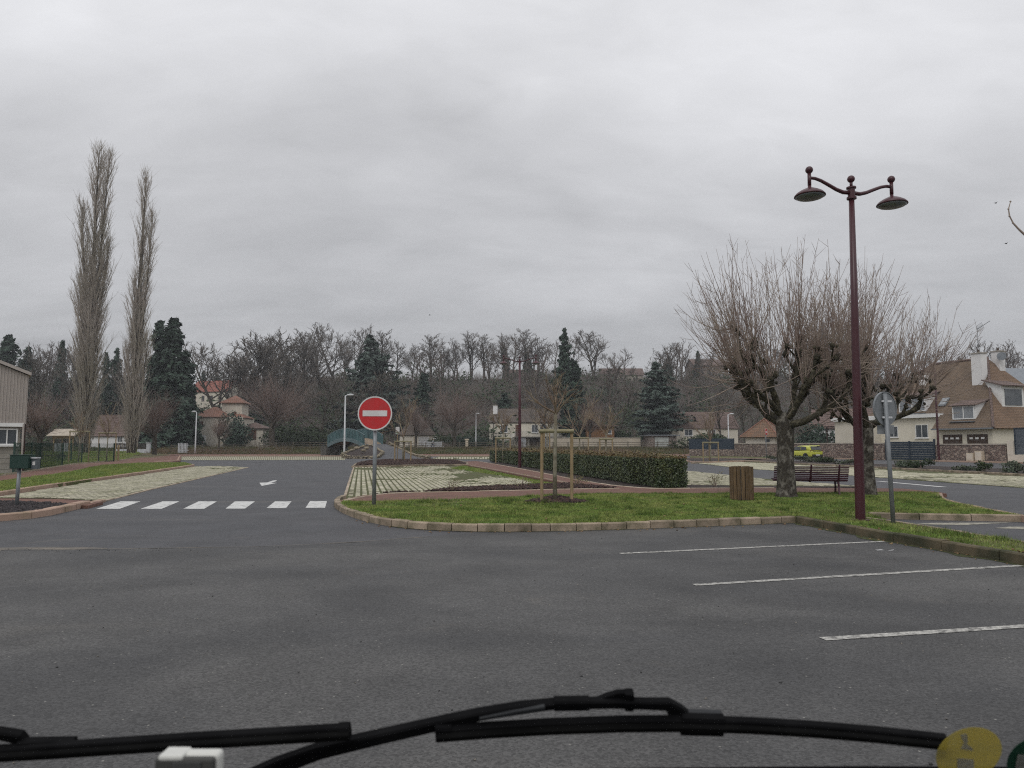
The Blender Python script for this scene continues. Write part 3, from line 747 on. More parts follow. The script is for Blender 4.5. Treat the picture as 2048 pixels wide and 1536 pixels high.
chips('dead_leaves', P_, 0.028, lambda x, y: np.where(on_l, 0.165, 0.012), M_DLEAF, 23, None, 'dead brown leaves on the lawn and along the kerb foot', 'leaves', 0.35)
M_MOSS = mat('moss', (0.06, 0.07, 0.018), (0.035, 0.036, 0.02), scale=5, detail=8, fine=0.4, fscale=50, bump=0.6, bscale=60)
dd_ = walk(diag, 0.35); n_ = Vector((-(dd_[5] - dd_[0]).y, (dd_[5] - dd_[0]).x)).normalized()
sheet('moss_strip', [tuple(p + n_ * 0.03) for p in dd_] + [tuple(p - n_ * (0.05 + 0.2 * rs0.rand() ** 2)) for p in dd_[::-1]], 0.0075, M_MOSS)
ff_ = walk(front[24:], 0.3)
sheet('moss_strip', [(p.x, p.y + 0.04) for p in ff_] + [(p.x, p.y - 0.015 - 0.07 * rs0.rand() ** 3) for p in ff_[::-1]], 0.0072, M_MOSS)
chips('lava_gravel', scatter(lavabed, 5200, rs0), 0.045, lambda x, y: np.full(len(x), 0.115) + 0.02 * rs0.rand(len(x)), M_LAVA, 10, None, 'black lava gravel in the bed round the green box on its post', 'gravel', 0.9)
chips('bark_mulch', scatter(bed1, 5200, rs0), 0.05, lambda x, y: np.full(len(x), 0.115) + 0.04 * rs0.rand(len(x)), M_CHIP, 11, None, 'dark bark mulch in the wedge bed between the red paths', 'mulch')
chips('bark_mulch', scatter(inset(bed2, 0.15), 5000, rs0), 0.09, lambda x, y: np.full(len(x), 0.115) + 0.04 * rs0.rand(len(x)), M_CHIP, 12, None, 'dark bark mulch in the bed at the far end of the paved bay', 'mulch')
mound_P = np.array(tree_c)[None] + rs0.normal(0, 1, (2600, 2)) * np.array([[0.36, 0.26]])
mound_P = mound_P[(((mound_P - np.array(tree_c)) / np.array([0.84, 0.6])) ** 2).sum(1) < 1]
def mound_z(x, y): return 0.13 + 0.12 * np.exp(-(((x - tree_c.x) / 0.5) ** 2 + ((y - tree_c.y) / 0.36) ** 2)) + 0.02 * rs0.rand(len(x))
chips('bark_mulch', mound_P, 0.05, mound_z, M_CHIP, 13, None, 'heap of brown bark mulch round the foot of the near staked tree', 'mulch')
mm = MB(); ring = 20; mm.v.append((tree_c.x, tree_c.y, 0.25))
for k, (rr, zz) in enumerate(((0.3, 0.22), (0.6, 0.165), (0.85, 0.118))):
    for j in range(ring):
        t = 2 * math.pi * j / ring; mm.v.append((tree_c.x + rr * math.cos(t), tree_c.y + rr * 0.72 * math.sin(t), zz))
for j in range(ring):
    j2 = (j + 1) % ring; mm.f.append((0, 1 + j, 1 + j2))
    for k in range(2): mm.f.append((1 + k * ring + j, 1 + (k + 1) * ring + j, 1 + (k + 1) * ring + j2, 1 + k * ring + j2))
mm.build('mulch_mound', M_MULCH, None, kind='structure')
gstrip = poly([(940, 930.5), (1000, 941.5)]) + poly([(1135, 966.5), (1085, 969)], 0.05) + poly([(1010, 953), (900, 937)])
blades('bay_grass', gstrip, 26000, 0.03, 0.09, 0.022, 0.014, M_BLADE, 31, 'grass strip overgrowing the pavers beside the diagonal red path')
seam = walk(poly([(216, 1098.6), (520, 1093.6), (700, 1085.6), (860, 1073.4)]), 0.35)
sheet('asphalt_seam', [(p.x, p.y + 0.012 + 0.06 * rs0.rand() ** 3) for p in seam] + [(p.x, p.y - 0.01 - 0.07 * rs0.rand() ** 3) for p in seam[::-1]], 0.0062, M_DUST)
# loose stones, crumbs and dead leaves lying on the asphalt
P = np.concatenate([np.stack([rs0.uniform(-7, 8, 260), rs0.uniform(3.6, 13, 260)], 1), np.stack([rs0.normal(-7.5, 1.5, 160), rs0.normal(11.2, 0.12, 160)], 1)])
M_CRUMB = mat('stone_crumb', (0.24, 0.22, 0.19), (0.05, 0.05, 0.05), scale=4, lo=0.45, hi=0.55)
chips('loose_stones', P, 0.009, lambda x, y: np.full(len(x), 0.008), M_CRUMB, 14, None, 'scattered small stones and crumbs on the asphalt', 'gravel', 0.8)
# ------------------------------------------------------------------ trees
def rdir(rng, d, wob, up=0.0):
    v = Vector((d[0] + rng.gauss(0, wob), d[1] + rng.gauss(0, wob), d[2] + rng.gauss(0, wob) + up))
    return v.normalized()
def limb(rng, p, d, L, n, wob, up):
    pts = [Vector(p)]; d = Vector(d).normalized(); s_ = L / n
    for _ in range(n):
        d = rdir(rng, d, wob, up); pts.append(pts[-1] + d * s_)
    return pts
def taper(r0, r1, n): return [r0 + (r1 - r0) * (i / n) for i in range(n + 1)]
def at_angle(rng, d, ang):
    d = Vector(d).normalized(); a = d.orthogonal().normalized(); b = d.cross(a)
    t = rng.uniform(0, 2 * math.pi)
    return (d * math.cos(ang) + (a * math.cos(t) + b * math.sin(t)) * math.sin(ang)).normalized()
def along(pts, t):
    f = t * (len(pts) - 1); i = min(int(f), len(pts) - 2); return pts[i].lerp(pts[i + 1], f - i), (pts[i + 1] - pts[i]).normalized()

def bare_tree(seed, H=16.0, fork=0.3, spread=0.36, n1=13, n2=6, n3=5, n4=4, tw=0.012, ang=(28, 58), rt=None):
    """broad crowned deciduous tree in winter: trunk mesh, crown mesh (all local, base at 0)"""
    rng = random.Random(seed); T = MB(); Cn = MB(); rt = rt or H * 0.017
    tr = limb(rng, (0, 0, -0.3), (rng.gauss(0, 0.04), rng.gauss(0, 0.04), 1), H * 0.88, 9, 0.05, 0.08)
    T.tube(tr, taper(rt, rt * 0.18, 9), 8)
    for i in range(n1):
        t = fork + (0.93 - fork) * (i + rng.random()) / n1
        p, d = along(tr, t); a = R(rng.uniform(*ang)) * (1.1 - 0.45 * t)
        L = H * spread * (1.15 - 0.75 * (t - fork) / (1 - fork)) * rng.uniform(0.75, 1.2)
        r = rt * (0.52 - 0.33 * t)
        b1 = limb(rng, p, at_angle(rng, (0, 0, 1), a), L, 6, 0.13, 0.09)
        (T if r > 0.06 else Cn).tube(b1, taper(r, r * 0.25, 6), 5, False)
        for j in range(n2):
            t2 = 0.25 + 0.75 * (j + rng.random()) / n2; p2, d2 = along(b1, min(t2, 0.99)); L2 = L * 0.5 * rng.uniform(0.5, 1.1) * (1.2 - 0.5 * t2)
            b2 = limb(rng, p2, at_angle(rng, d2, R(rng.uniform(22, 55))), L2, 4, 0.15, 0.1)
            r2 = max(r * 0.35 * (1.2 - 0.6 * t2), tw * 1.6); Cn.tube(b2, taper(r2, tw, 4), 4, False)
            for k in range(n3):
                t3 = 0.2 + 0.8 * (k + rng.random()) / n3; p3, d3 = along(b2, min(t3, 0.99)); L3 = L2 * 0.5 * rng.uniform(0.5, 1.2)
                b3 = limb(rng, p3, at_angle(rng, d3, R(rng.uniform(20, 50))), L3, 3, 0.15, 0.1)
                Cn.tube(b3, taper(tw * 1.3, tw * 0.7, 3), 3, False)
                for q in range(n4):
                    p4, d4 = along(b3, rng.uniform(0.2, 0.98)); L4 = L3 * 0.55 * rng.uniform(0.5, 1.3)
                    b4 = limb(rng, p4, at_angle(rng, d4, R(rng.uniform(18, 50))), L4, 1, 0.1, 0.08)
                    Cn.tube(b4, [tw * 0.8, tw * 0.4], 3, False)
    return T, Cn
def shoot_tree(seed, H=12.0, trunk=0.3, W=5.5, limbs=9, shoots=46, tw=0.02, rt=0.35):
    """old cut-back lime: short trunk, stub limbs and dense fan of straight shoots"""
    rng = random.Random(seed); T = MB(); Cn = MB(); h0 = H * trunk
    tr = limb(rng, (0, 0, -0.3), (0, 0, 1), h0 + 0.3, 5, 0.03, 0.05); T.tube(tr, [rt * 1.15] + taper(rt, rt * 0.85, 4), 9)
    ends = [tr[-1]]
    for i in range(limbs):
        a = R(rng.uniform(15, 72)); az = 2 * math.pi * (i + rng.random() * 0.7) / limbs
        d = (math.sin(a) * math.cos(az), math.sin(a) * math.sin(az), math.cos(a))
        L = W * rng.uniform(0.28, 0.5); b = limb(rng, tr[-1 - (i % 2)], d, L, 5, 0.14, 0.12)
        T.tube(b, taper(rt * 0.5, rt * 0.2, 5), 6, False); ends += [b[2], b[3], b[4], b[5], b[5]]
    for e in ends:
        o = Vector((e.x, e.y, (e.z - h0) * 0.7 + 0.4)); o = o.normalized() if o.length > 0.1 else Vector((0, 0, 1))
        for j in range(shoots // 2 if e in ends[1:] else shoots):
            d = rdir(rng, o, 0.45, 0.25); L = (H - e.z) * rng.uniform(0.45, 0.95) * (0.55 + 0.45 * max(d.z, 0.0)) if d.z > 0 else W * 0.3
            b = limb(rng, e, d, L, 3, 0.07, 0.07); Cn.tube(b, taper(tw, tw * 0.35, 3), 3, False)
            for q in range(3):
                p, dd = along(b, rng.uniform(0.25, 0.95)); c = limb(rng, p, at_angle(rng, dd, R(rng.uniform(20, 45))), L * 0.28 * rng.random() + 0.2, 1, 0.05, 0.05); Cn.tube(c, [tw * 0.5, tw * 0.25], 3, False)
    return T, Cn
def poplar(seed, H, Rm, leaders):
    rng = random.Random(seed); T = MB(); Cn = MB()
    stems = []
    for li, (z0, lean, az, top) in enumerate(leaders):
        p0 = Vector((0, 0, -0.3)) if li == 0 else along(stems[0], z0 / H)[0]
        L = top - max(z0, 0); d = Vector((math.sin(R(lean)) * math.cos(az), math.sin(R(lean)) * math.sin(az), math.cos(R(lean))))
        st = limb(rng, p0, d, L + 0.3, 14, 0.005, 0.03); stems.append(st); r0 = 0.55 if li == 0 else 0.26
        T.tube(st, [max(r0 * (1 - i / 14.5) ** 0.9, 0.03) for i in range(15)], 7, False)
        n = int(5.6 * L)
        for i in range(n):
            t = 0.03 + 0.96 * (i + rng.random()) / n; p, dd = along(st, min(t, 0.995)); h = p.z / H
            env = Rm * (0.45 + 0.65 * math.sin(min(h * 1.25 + 0.25, 1.0) * math.pi * 0.9)) * (0.75 if li else 1.0)
            low = h < 0.2
            a = R(rng.uniform(9, 30) if not low else rng.uniform(12, 38)); L1 = min(env / math.sin(a) * rng.uniform(0.35, 0.85), (top - p.z) * 0.6 + 1.3, 7.5)
            b = limb(rng, p, at_angle(rng, (0, 0, 1), a), L1, 5, 0.06, 0.11); r = 0.03 + 0.014 * L1 * (1 - h * 0.5)
            Cn.tube(b, taper(r * 0.8, 0.011, 5), 4, False)
            for q in range(int(4 + L1 * 1.7)):
                p2, d2 = along(b, rng.uniform(0.15, 0.99)); c = limb(rng, p2, at_angle(rng, d2, R(rng.uniform(12, 34))), rng.uniform(0.5, 1.7), 2, 0.08, 0.16)
                Cn.tube(c, [0.014, 0.011, 0.006], 3, False)
    for q in range(110):
        b = limb(rng, (rng.gauss(0, 0.35), rng.gauss(0, 0.35), rng.uniform(-0.2, 2.5)), at_angle(rng, (0, 0, 1), R(rng.uniform(4, 24))), rng.uniform(2.5, 6.5), 5, 0.05, 0.08); Cn.tube(b, taper(0.035, 0.01, 5), 4, False)
        for k in range(8):
            p2, d2 = along(b, rng.uniform(0.2, 0.99)); c = limb(rng, p2, at_angle(rng, d2, R(rng.uniform(12, 34))), rng.uniform(0.4, 1.4), 2, 0.08, 0.12); Cn.tube(c, [0.016, 0.012, 0.007], 3, False)
    return T, Cn
def conifer(seed, H, Rb, kind='fir', dens=1.0, leaf=0.34):
    """returns trunk MB and foliage (V, F): sprays spread along whorled branches"""
    rng = random.Random(seed); rs = np.random.RandomState(seed); T = MB(); Cs = []; Ns = []
    T.tube([(0, 0, -0.5), (0, 0, H * 0.5), (0, 0, H * 0.97)], [H * 0.018, H * 0.012, 0.04], 7)
    z = H * (0.06 if kind == 'fir' else 0.12)
    while z < H * 0.985:
        t = z / H
        if kind == 'fir': Rz = Rb * (1 - t) ** 0.56 * (0.86 + 0.14 * math.sin(z * 1.7 + seed)); nb = max(6, int(14 * (1 - t) + 5)); step = H * 0.02
        else: Rz = Rb * (1 - t ** 2.2) * min(1, 0.55 + 2 * t) * rng.uniform(0.6, 1.08); nb = 10; step = H * 0.032
        Rz *= rng.uniform(0.72, 1.14) if kind == 'fir' else rng.uniform(0.6, 1.15)
        if rng.random() < 0.12: nb = nb // 2
        for i in range(nb):
            az = rng.uniform(0, 2 * math.pi); L = Rz * rng.uniform(0.6, 1.14) * (1 + 0.2 * math.sin(az + seed + 3 * t))
            if L < 0.25: L = 0.25
            rise = (rng.uniform(-0.32, -0.05) if t < 0.75 else rng.uniform(0.0, 0.6)) if kind == 'fir' else rng.uniform(-0.06, 0.3)
            d = Vector((math.cos(az), math.sin(az), rise)).normalized(); e = Vector((0, 0, z)) + d * L
            T.tube([(0, 0, z), tuple(Vector((0, 0, z)).lerp(e, 0.5)), tuple(e)], [0.02 + 0.008 * L, 0.02, 0.008], 3, False)
            ns = int((4 + L * 7.5) * dens)
            u = rs.rand(ns) ** 0.65; side = rs.normal(0, 0.16, ns) * L * (1.15 - u) * (1.5 if kind != 'fir' else 1.0) + rs.normal(0, 0.12, ns)
            lat = np.array([-math.sin(az), math.cos(az), 0.0])
            dr = np.array(d) * L
            P = np.array([0, 0, z])[None] + u[:, None] * dr[None] + side[:, None] * lat[None]
            P[:, 2] += rs.normal(0, 0.1 if kind != 'fir' else 0.2, ns) - (0.35 * u ** 2 * L * 0.25 if kind == 'fir' else 0.0)
            Cs.append(P); Ns.append(np.tile(np.array([math.cos(az) * 0.6, math.sin(az) * 0.6, 0.8 if kind != 'fir' else 0.5]), (ns, 1)))
        z += step * rng.uniform(0.75, 1.2)
    C = np.concatenate(Cs); Nn = np.concatenate(Ns)
    return T, leaves_np(C, Nn, leaf, rs, 0.42)
def blob_leaves(seed, rx, ry, rz_, n, leaf, core=0.55, lob=5):
    rs = np.random.RandomState(seed); cs = rs.normal(0, 0.42, (lob, 3)); cs[:, 2] = np.abs(cs[:, 2])
    k = rs.randint(0, lob, n); d = rs.normal(0, 1, (n, 3)); d /= np.linalg.norm(d, axis=1, keepdims=True)
    r = (core + (1 - core) * rs.rand(n)) * 0.62
    P = cs[k] + d * r[:, None]; P = P * np.array([rx, ry, rz_]); P[:, 2] += rz_ * 0.35; P[:, 2] = np.abs(P[:, 2])
    return leaves_np(P, d, leaf, rs, 0.6)
def place_tree(name, label, cat, protos, loc, rz, s_, group=None):
    """protos: list of (part name, mesh); each tree gets its own parts sharing those meshes"""
    o = thing(name, label, cat, loc, rz, group, local=True); o.scale = s_ if isinstance(s_, tuple) else (s_, s_, s_)
    for pn, me in protos:
        c = bpy.data.objects.new(pn, me); COL.objects.link(c); c.parent = o
    return o
def proto(T, Cn, mt, mc, smooth=True):
    a = T.mesh('trunk', None, smooth); a.materials.append(mt)
    if isinstance(Cn, MB): b = Cn.mesh('crown')
    else:
        b = bpy.data.meshes.new('crown'); Vv, Ff = Cn
        Ff = np.asarray(Ff, dtype=np.int32); k = Ff.shape[1]
        b.vertices.add(len(Vv)); b.vertices.foreach_set('co', np.asarray(Vv, dtype=np.float32).ravel())
        b.loops.add(Ff.size); b.loops.foreach_set('vertex_index', Ff.ravel()); b.polygons.add(len(Ff))
        b.polygons.foreach_set('loop_start', np.arange(0, Ff.size, k, dtype=np.int32)); b.polygons.foreach_set('loop_total', np.full(len(Ff), k, dtype=np.int32)); b.update(calc_edges=True)
    b.materials.append(mc)
    return [('trunk', a), ('crown', b)]

# --- the two big cut-back trees on the lawn
def pollard(name, label, base, seed, S=1.0, lean=0.0, wide=1.0):
    rng = random.Random(seed); root = thing(name, label, 'tree', (base[0], base[1], 0.11)); bx, by = base; z0 = 0.11
    T = MB(); B = MB(); Wp = MB()
    V3 = lambda x, y, z: Vector((bx + x * S, by + y * S, z0 + z * S))
    pts = [V3(0, 0, -0.1), V3(0.0, 0, 0.12), V3(0.01, 0, 0.5), V3(0.0, 0.02, 1.1), V3(0.03 + lean * 0.3, 0, 1.7), V3(0.04 + lean, 0, 2.15), V3(0.05 + lean, 0, 2.45)]
    # trunk with flutes
    rads = [0.335, 0.285, 0.25, 0.235, 0.235, 0.25, 0.235]; n = 18; b = len(T.v)
    for i, (p, r) in enumerate(zip(pts, rads)):
        for j in range(n):
            t = 2 * math.pi * j / n; rr = r * S * (1 + 0.05 * math.sin(3 * t + seed) + 0.04 * math.sin(7 * t + i * 0.6) + rng.uniform(-0.02, 0.02)) * (1 + (0.16 * max(0, math.cos(4 * t + seed)) if i == 0 else 0))
            T.v.append((p.x + rr * math.cos(t), p.y + rr * math.sin(t), p.z))
    for i in range(len(pts) - 1):
        for j in range(n):
            j2 = (j + 1) % n; T.f.append((b + i * n + j, b + i * n + j2, b + (i + 1) * n + j2, b + (i + 1) * n + j))
    T.f.append(tuple(b + (len(pts) - 1) * n + j for j in range(n)))
    T.build('trunk', M_BARK, root, smooth=True)
    knuckles = []
    prim = 8
    for i in range(prim):
        az = 2 * math.pi * (i + rng.uniform(-0.25, 0.25)) / prim; a = R(rng.uniform(52, 74) if i % 3 else rng.uniform(20, 38))
        d = Vector((math.cos(az) * math.sin(a) * wide, math.sin(az) * math.sin(a), math.cos(a)))
        st = pts[-1] - Vector((0, 0, rng.uniform(0.05, 0.4) * S)); L = S * rng.uniform(1.6, 2.3)
        b1 = limb(rng, st, d, L, 6, 0.16, 0.1); r0 = S * rng.uniform(0.09, 0.125)
        B.tube(b1, [r0 * (1 - 0.5 * k / 6) * (1 + rng.uniform(-0.13, 0.18)) for k in range(7)], 8)
        for j in range(4):
            t = (0.45, 0.65, 0.85, 1.0)[j]; p, dd = along(b1, min(t, 0.999)); d2 = rdir(rng, dd, 0.42, 0.42)
            L2 = S * rng.uniform(0.45, 1.1); b2 = limb(rng, p, d2, L2, 5, 0.22, 0.2); r2 = r0 * rng.uniform(0.36, 0.5)
            B.tube(b2, [r2 * (1 - 0.35 * k / 5) * (1 + rng.uniform(-0.18, 0.22)) for k in range(6)], 7)
            knuckles.append(b2[-1])
            if rng.random() < 0.7: knuckles.append(b2[-3])
            if rng.random() < 0.6:
                b3 = limb(rng, b2[-2], rdir(rng, (b2[-1] - b2[-2]).normalized(), 0.5, 0.3), S * rng.uniform(0.25, 0.6), 3, 0.2, 0.2); B.tube(b3, [r2 * 0.6, r2 * 0.65, r2 * 0.5, r2 * 0.55], 6); knuckles.append(b3[-1])
        for q in range(5):
            p, dd = along(b1, rng.uniform(0.1, 0.95)); B.ball(p + rdir(rng, (0, 0, 0.3), 1.0) * r0 * 0.6, r0 * rng.uniform(0.35, 0.6), 6, 5, jit=0.2, rng=rng)
    cxy = Vector((pts[-1].x, pts[-1].y, 0))
    for kp in knuckles:
        B.ball(kp, S * rng.uniform(0.06, 0.1), 7, 6, (1, 1, 1.1), 0.3, rng)
        for q in range(2): B.ball(kp + Vector((rng.gauss(0, 0.07), rng.gauss(0, 0.07), rng.gauss(0, 0.07))) * S, S * rng.uniform(0.035, 0.065), 6, 5, jit=0.3, rng=rng)
        outv = Vector((kp.x - cxy.x, kp.y - cxy.y, 0)); ro = outv.length / (2.2 * S)
        outn = outv.normalized() if outv.length > 0.05 else Vector((0, 0, 0))
        for j in range(rng.randint(5, 8)):
            d = (Vector((0, 0, 1)) + outn * ro * rng.uniform(0.1, 1.15) * (0.55 + 0.75 * ro) + Vector((rng.gauss(0, 0.3), rng.gauss(0, 0.3), rng.gauss(0, 0.12)))).normalized()
            L = S * (3.45 - 0.8 * ro) * rng.uniform(0.5, 1.08) * (0.7 + 0.3 * max(d.z, 0))
            w = limb(rng, kp, d, L, 7, 0.022, 0.04 + 0.03 * ro); r = S * rng.uniform(0.0075, 0.0125)
            Wp.tube(w, taper(r, 0.0035, 7), 4, False)
            for q in range(rng.randint(2, 6)):
                p, dd = along(w, rng.uniform(0.35, 0.97)); tt = limb(rng, p, at_angle(rng, dd, R(rng.uniform(25, 55))), S * rng.uniform(0.12, 0.5), 2, 0.06, 0.06); Wp.tube(tt, [0.0055, 0.0045, 0.0025], 3, False)
    # drooping and curling shoots low on the limbs
    for q in range(150):
        kp = rng.choice(knuckles); outv = Vector((kp.x - cxy.x, kp.y - cxy.y, rng.uniform(-0.5, 0.4))).normalized()
        w = limb(rng, kp, rdir(rng, outv, 0.35), S * rng.uniform(0.5, 2.3), 7, 0.05, rng.uniform(0.02, 0.2)); Wp.tube(w, taper(S * 0.013, 0.004, 7), 4, False)
        for q2 in range(3):
            p, dd = along(w, rng.uniform(0.3, 0.97)); tt = limb(rng, p, at_angle(rng, dd, R(35)), S * rng.uniform(0.1, 0.4), 2, 0.06, 0.1); Wp.tube(tt, [0.005, 0.004, 0.0025], 3, False)
    lm = B.build('limbs', M_MOSSB, root, smooth=True)
    Wp.build('shoots', M_WHIP, lm)
    return root
p1 = G(1573, 996, 0.11); pollard('pollarded_tree', 'broad cut-back tree with upright shoots standing beside the wooden bin', p1, 21, 0.98, -0.05, 1.75)
p2 = G(1736, 991, 0.11); pollard('pollarded_tree', 'cut-back tree with upright shoots standing behind the tall lamp post', p2, 37, 0.87, -0.03, 0.85)

# --- staked young trees
def young_tree(name, label, base, z0, stakes, bar, H, fork, W, seed, S=1.0, tw=0.006, frame='stake_frame', both=False, n=6, framelabel=None, group=None):
    rng = random.Random(seed); root = thing(name, label, 'tree', (base[0], base[1], z0), 0, group); T = MB(); Cn = MB()
    o = Vector((base[0], base[1], z0)); r0 = 0.05 * S
    tr = [o + Vector((0, 0, -0.1)), o + Vector((0.0, 0, fork * 0.35)), o + Vector((0.015 * S, 0, fork * 0.7)), o + Vector((0.03 * S, 0, fork))]
    T.tube(tr, [r0 * 1.15, r0, r0 * 0.9, r0 * 0.85], 8)
    for i in range(n):
        az = 2 * math.pi * (i + rng.uniform(-0.2, 0.2)) / n; a = R(rng.uniform(26, 72)) if i else R(8)
        d = Vector((math.cos(az) * math.sin(a), math.sin(az) * math.sin(a), math.cos(a))); L = (H - fork) * rng.uniform(0.75, 1.0) * (1.0 if a < 0.6 else W)
        b1 = limb(rng, tr[-1] + Vector((0, 0, rng.uniform(-0.12, 0.1) * S)), d, L, 6, 0.1, 0.07); r = r0 * rng.uniform(0.4, 0.62); Cn.tube(b1, taper(r, tw, 6), 5, False)
        for j in range(6):
            p, dd = along(b1, rng.uniform(0.15, 0.95)); L2 = L * rng.uniform(0.25, 0.6); b2 = limb(rng, p, at_angle(rng, dd, R(rng.uniform(20, 48))), L2, 4, 0.09, 0.09); Cn.tube(b2, taper(tw * 1.5, tw * 0.7, 4), 4, False)
            for k in range(6):
                p3, d3 = along(b2, rng.uniform(0.15, 0.98)); b3 = limb(rng, p3, at_angle(rng, d3, R(rng.uniform(18, 45))), L2 * rng.uniform(0.25, 0.6), 2, 0.08, 0.08); Cn.tube(b3, [tw * 0.9, tw * 0.7, tw * 0.45], 3, False)
    T.build('trunk', M_STEM, root, smooth=True); Cn.build('crown', MATS['young_crown'], root)
    if stakes:
        f = thing(frame, framelabel, 'tree stakes', (base[0], base[1], z0), 0, group and 'tree stakes')
        for (sx, sy) in stakes:
            mb = MB(); mb.tube([(base[0] + sx, base[1] + sy, z0 - 0.2), (base[0] + sx + rng.gauss(0, 0.008), base[1] + sy, z0 + bar)], 0.042 * max(S, 0.9), 8); mb.build('stake', M_WOOD, f)
        ks = stakes if len(stakes) > 2 else stakes
        pairs = [(ks[0], ks[1])] if len(ks) == 2 else [(ks[i], ks[(i + 1) % len(ks)]) for i in range(len(ks))]
        for a_, b_ in pairs:
            pa = Vector((base[0] + a_[0], base[1] + a_[1], z0 + bar - 0.03)); pb = Vector((base[0] + b_[0], base[1] + b_[1], z0 + bar - 0.03)); e = (pb - pa).normalized() * 0.06
            off = Vector((0, -0.05, 0)) if len(ks) == 2 else Vector((0, 0, 0.0))
            MB().tube([tuple(pa - e + off), tuple(pb + e + off)], 0.05 * max(S, 0.9), 8).build('crossbar', MATS['pale_bar'], f)
    return root
mat('young_crown', (0.19, 0.135, 0.095), (0.3, 0.26, 0.17), scale=1.6, lo=0.45, hi=0.7)
mat('pale_bar', (0.3, 0.27, 0.17), (0.22, 0.2, 0.12), scale=6, stretch=(1, 5, 5))
b = G(1110, 1004, 0.14)
young_tree('young_tree', 'slim young tree with pale trunk tied between stakes in the bark heap', b, 0.13, [(-0.34, 0.03), (0.44, 0.1)], 1.86, 3.4, 2.35, 1.15, 3, 1.0, 0.0042, framelabel='two timber stakes with a round crossbar over the bark heap', n=7)
def far_young(px, pyb, H, fork, W, seed, label, flabel, bar=1.5, z=0.1, w=0.55, three=True, S=1.3, tw=0.011):
    q = G(px, pyb, z); st = [(-w, -0.2), (w, -0.15), (0.05, 0.5)] if three else [(-w, 0), (w, 0)]
    return young_tree('young_tree', label, q, z, st, bar, H, fork, W, seed, S, tw, framelabel=flabel)
far_young(806, 922, 5.4, 2.3, 1.0, 5, 'young bare tree staked in the mulch bed near the footbridge ramp', 'three stakes round the young tree near the footbridge ramp', 1.85, S=1.6, tw=0.016, w=0.75)
far_young(1421, 923, 4.6, 1.9, 1.0, 6, 'small staked tree in the mulch island left of the mossy roofed pavilion', 'pale stakes in the mulch island left of the mossy roofed pavilion', 1.75, S=1.4, tw=0.013, w=0.7)
far_young(1212, 928, 4.9, 2.4, 0.9, 7, 'young tree with whitish trunk rising behind the middle of the hedge', 'stakes with a thick round crossbar behind the middle of the hedge', 2.0, S=1.4, tw=0.013, w=0.5)
far_young(1159, 921, 5.6, 2.4, 1.1, 8, 'spreading young tree behind the hedge, in front of the cream garden wall', 'slender stakes behind the hedge, in front of the cream garden wall', 2.2, S=1.5, tw=0.015, w=0.85)
far_young(1094, 930, 4.2, 2.7, 1.2, 9, 'young tree behind the hedge, half hidden by the near staked tree', 'stakes behind the hedge, half hidden by the near staked tree', 2.6, S=1.3, tw=0.012, w=0.2, three=False)
far_young(1006, 926, 4.4, 2.6, 1.1, 10, 'dark young tree in front of the cream house with outside stairs', 'single timber stakes at the far end of the hedge', 2.1, S=1.4, tw=0.014, w=0.6, three=False)
far_young(157, 922, 4.0, 2.0, 0.8, 11, 'thin staked tree behind the mesh fence, in front of the tall forked poplar', 'stakes behind the mesh fence, in front of the tall forked poplar', 2.7, z=0.15, S=1.2, tw=0.012, w=0.9, three=False)
far_young(213, 921, 4.6, 2.2, 0.9, 12, 'thin staked tree behind the mesh fence, between the two poplars', 'stakes behind the mesh fence, between the two poplars', 2.6, z=0.15, S=1.2, tw=0.012, w=0.8, three=False)

# --- poplars
def poplar_thing(label, px, Y, H, Rm, leaders, seed):
    x = (px - 1024) / 1450 * Y; T, Cn = poplar(seed, H, Rm, leaders); pr = proto(T, Cn, M_TRUNK, M_POP)
    place_tree('poplar_tree', label, 'tree', pr, (x, Y, hz(x, Y)), 0, 1.0, 'poplars')
poplar_thing('tallest poplar, forked, rising behind the green mesh fence', 172, 95, 41.0, 3.7, [(0, -0.6, 0, 41.0), (12, 3.2, 0.2, 40.0), (13, 6.5, math.pi, 33.0), (7, 7.5, 2.9, 23.5), (8, 4.5, 0.3, 28.0), (2, 8, 3.1, 15.0), (2, 7, 0.1, 15.0)], 51)
poplar_thing('narrower poplar with a single spire, beside the big dark fir', 266, 95, 37.2, 2.6, [(0, 0.4, 0, 37.2), (8, 3.4, 0.4, 32.0), (6, 4.0, 2.6, 23.0), (1.5, 7.5, 3.0, 14.0), (1.5, 7.5, 0.2, 15.0)], 52)

# --- evergreens
FIRS = [proto(*conifer(60 + k, 20, 4.6, 'fir', 1.0, 0.44), M_TRUNK, M_FIR) for k in range(3)]
CEDS = [proto(*conifer(70 + k, 20, 7.5, 'cedar', 1.5, 0.42), M_TRUNK, M_CEDAR) for k in range(2)]
CEDF = proto(*conifer(75, 20, 6.5, 'cedar', 1.7, 0.42), M_TRUNK, M_FIR)
def ever(pr, px, top, Y, wpx, label, name='fir_tree', base=None, unit=4.6):
    x = (px - 1024) / 1450 * Y; zb = hz(x, Y) if base is None else base; zt = 1.6 + (890 - top) * Y / 1450; s_ = (zt - zb) / 20.0; sw = wpx * Y / 1450 / unit
    place_tree(name, label, 'tree', pr, (x, Y, zb), px * 0.7, (sw, sw, s_))
ever(FIRS[0], 342, 632, 138, 80, 'big dense dark fir right of the narrower poplar')
ever(FIRS[1], 312, 640, 142, 55, 'dark fir merging with the left side of the big dense fir')
ever(FIRS[2], 368, 700, 140, 46, 'lower dark fir at the right flank of the big dense fir')
ever(FIRS[1], 8, 668, 165, 60, 'dark fir behind the clad building at the left edge')
ever(FIRS[2], 50, 692, 172, 48, 'dark fir next to the clad building roof, second from the left edge')
ever(FIRS[0], 119, 678, 185, 28, 'narrow dark fir left of the forked poplar')
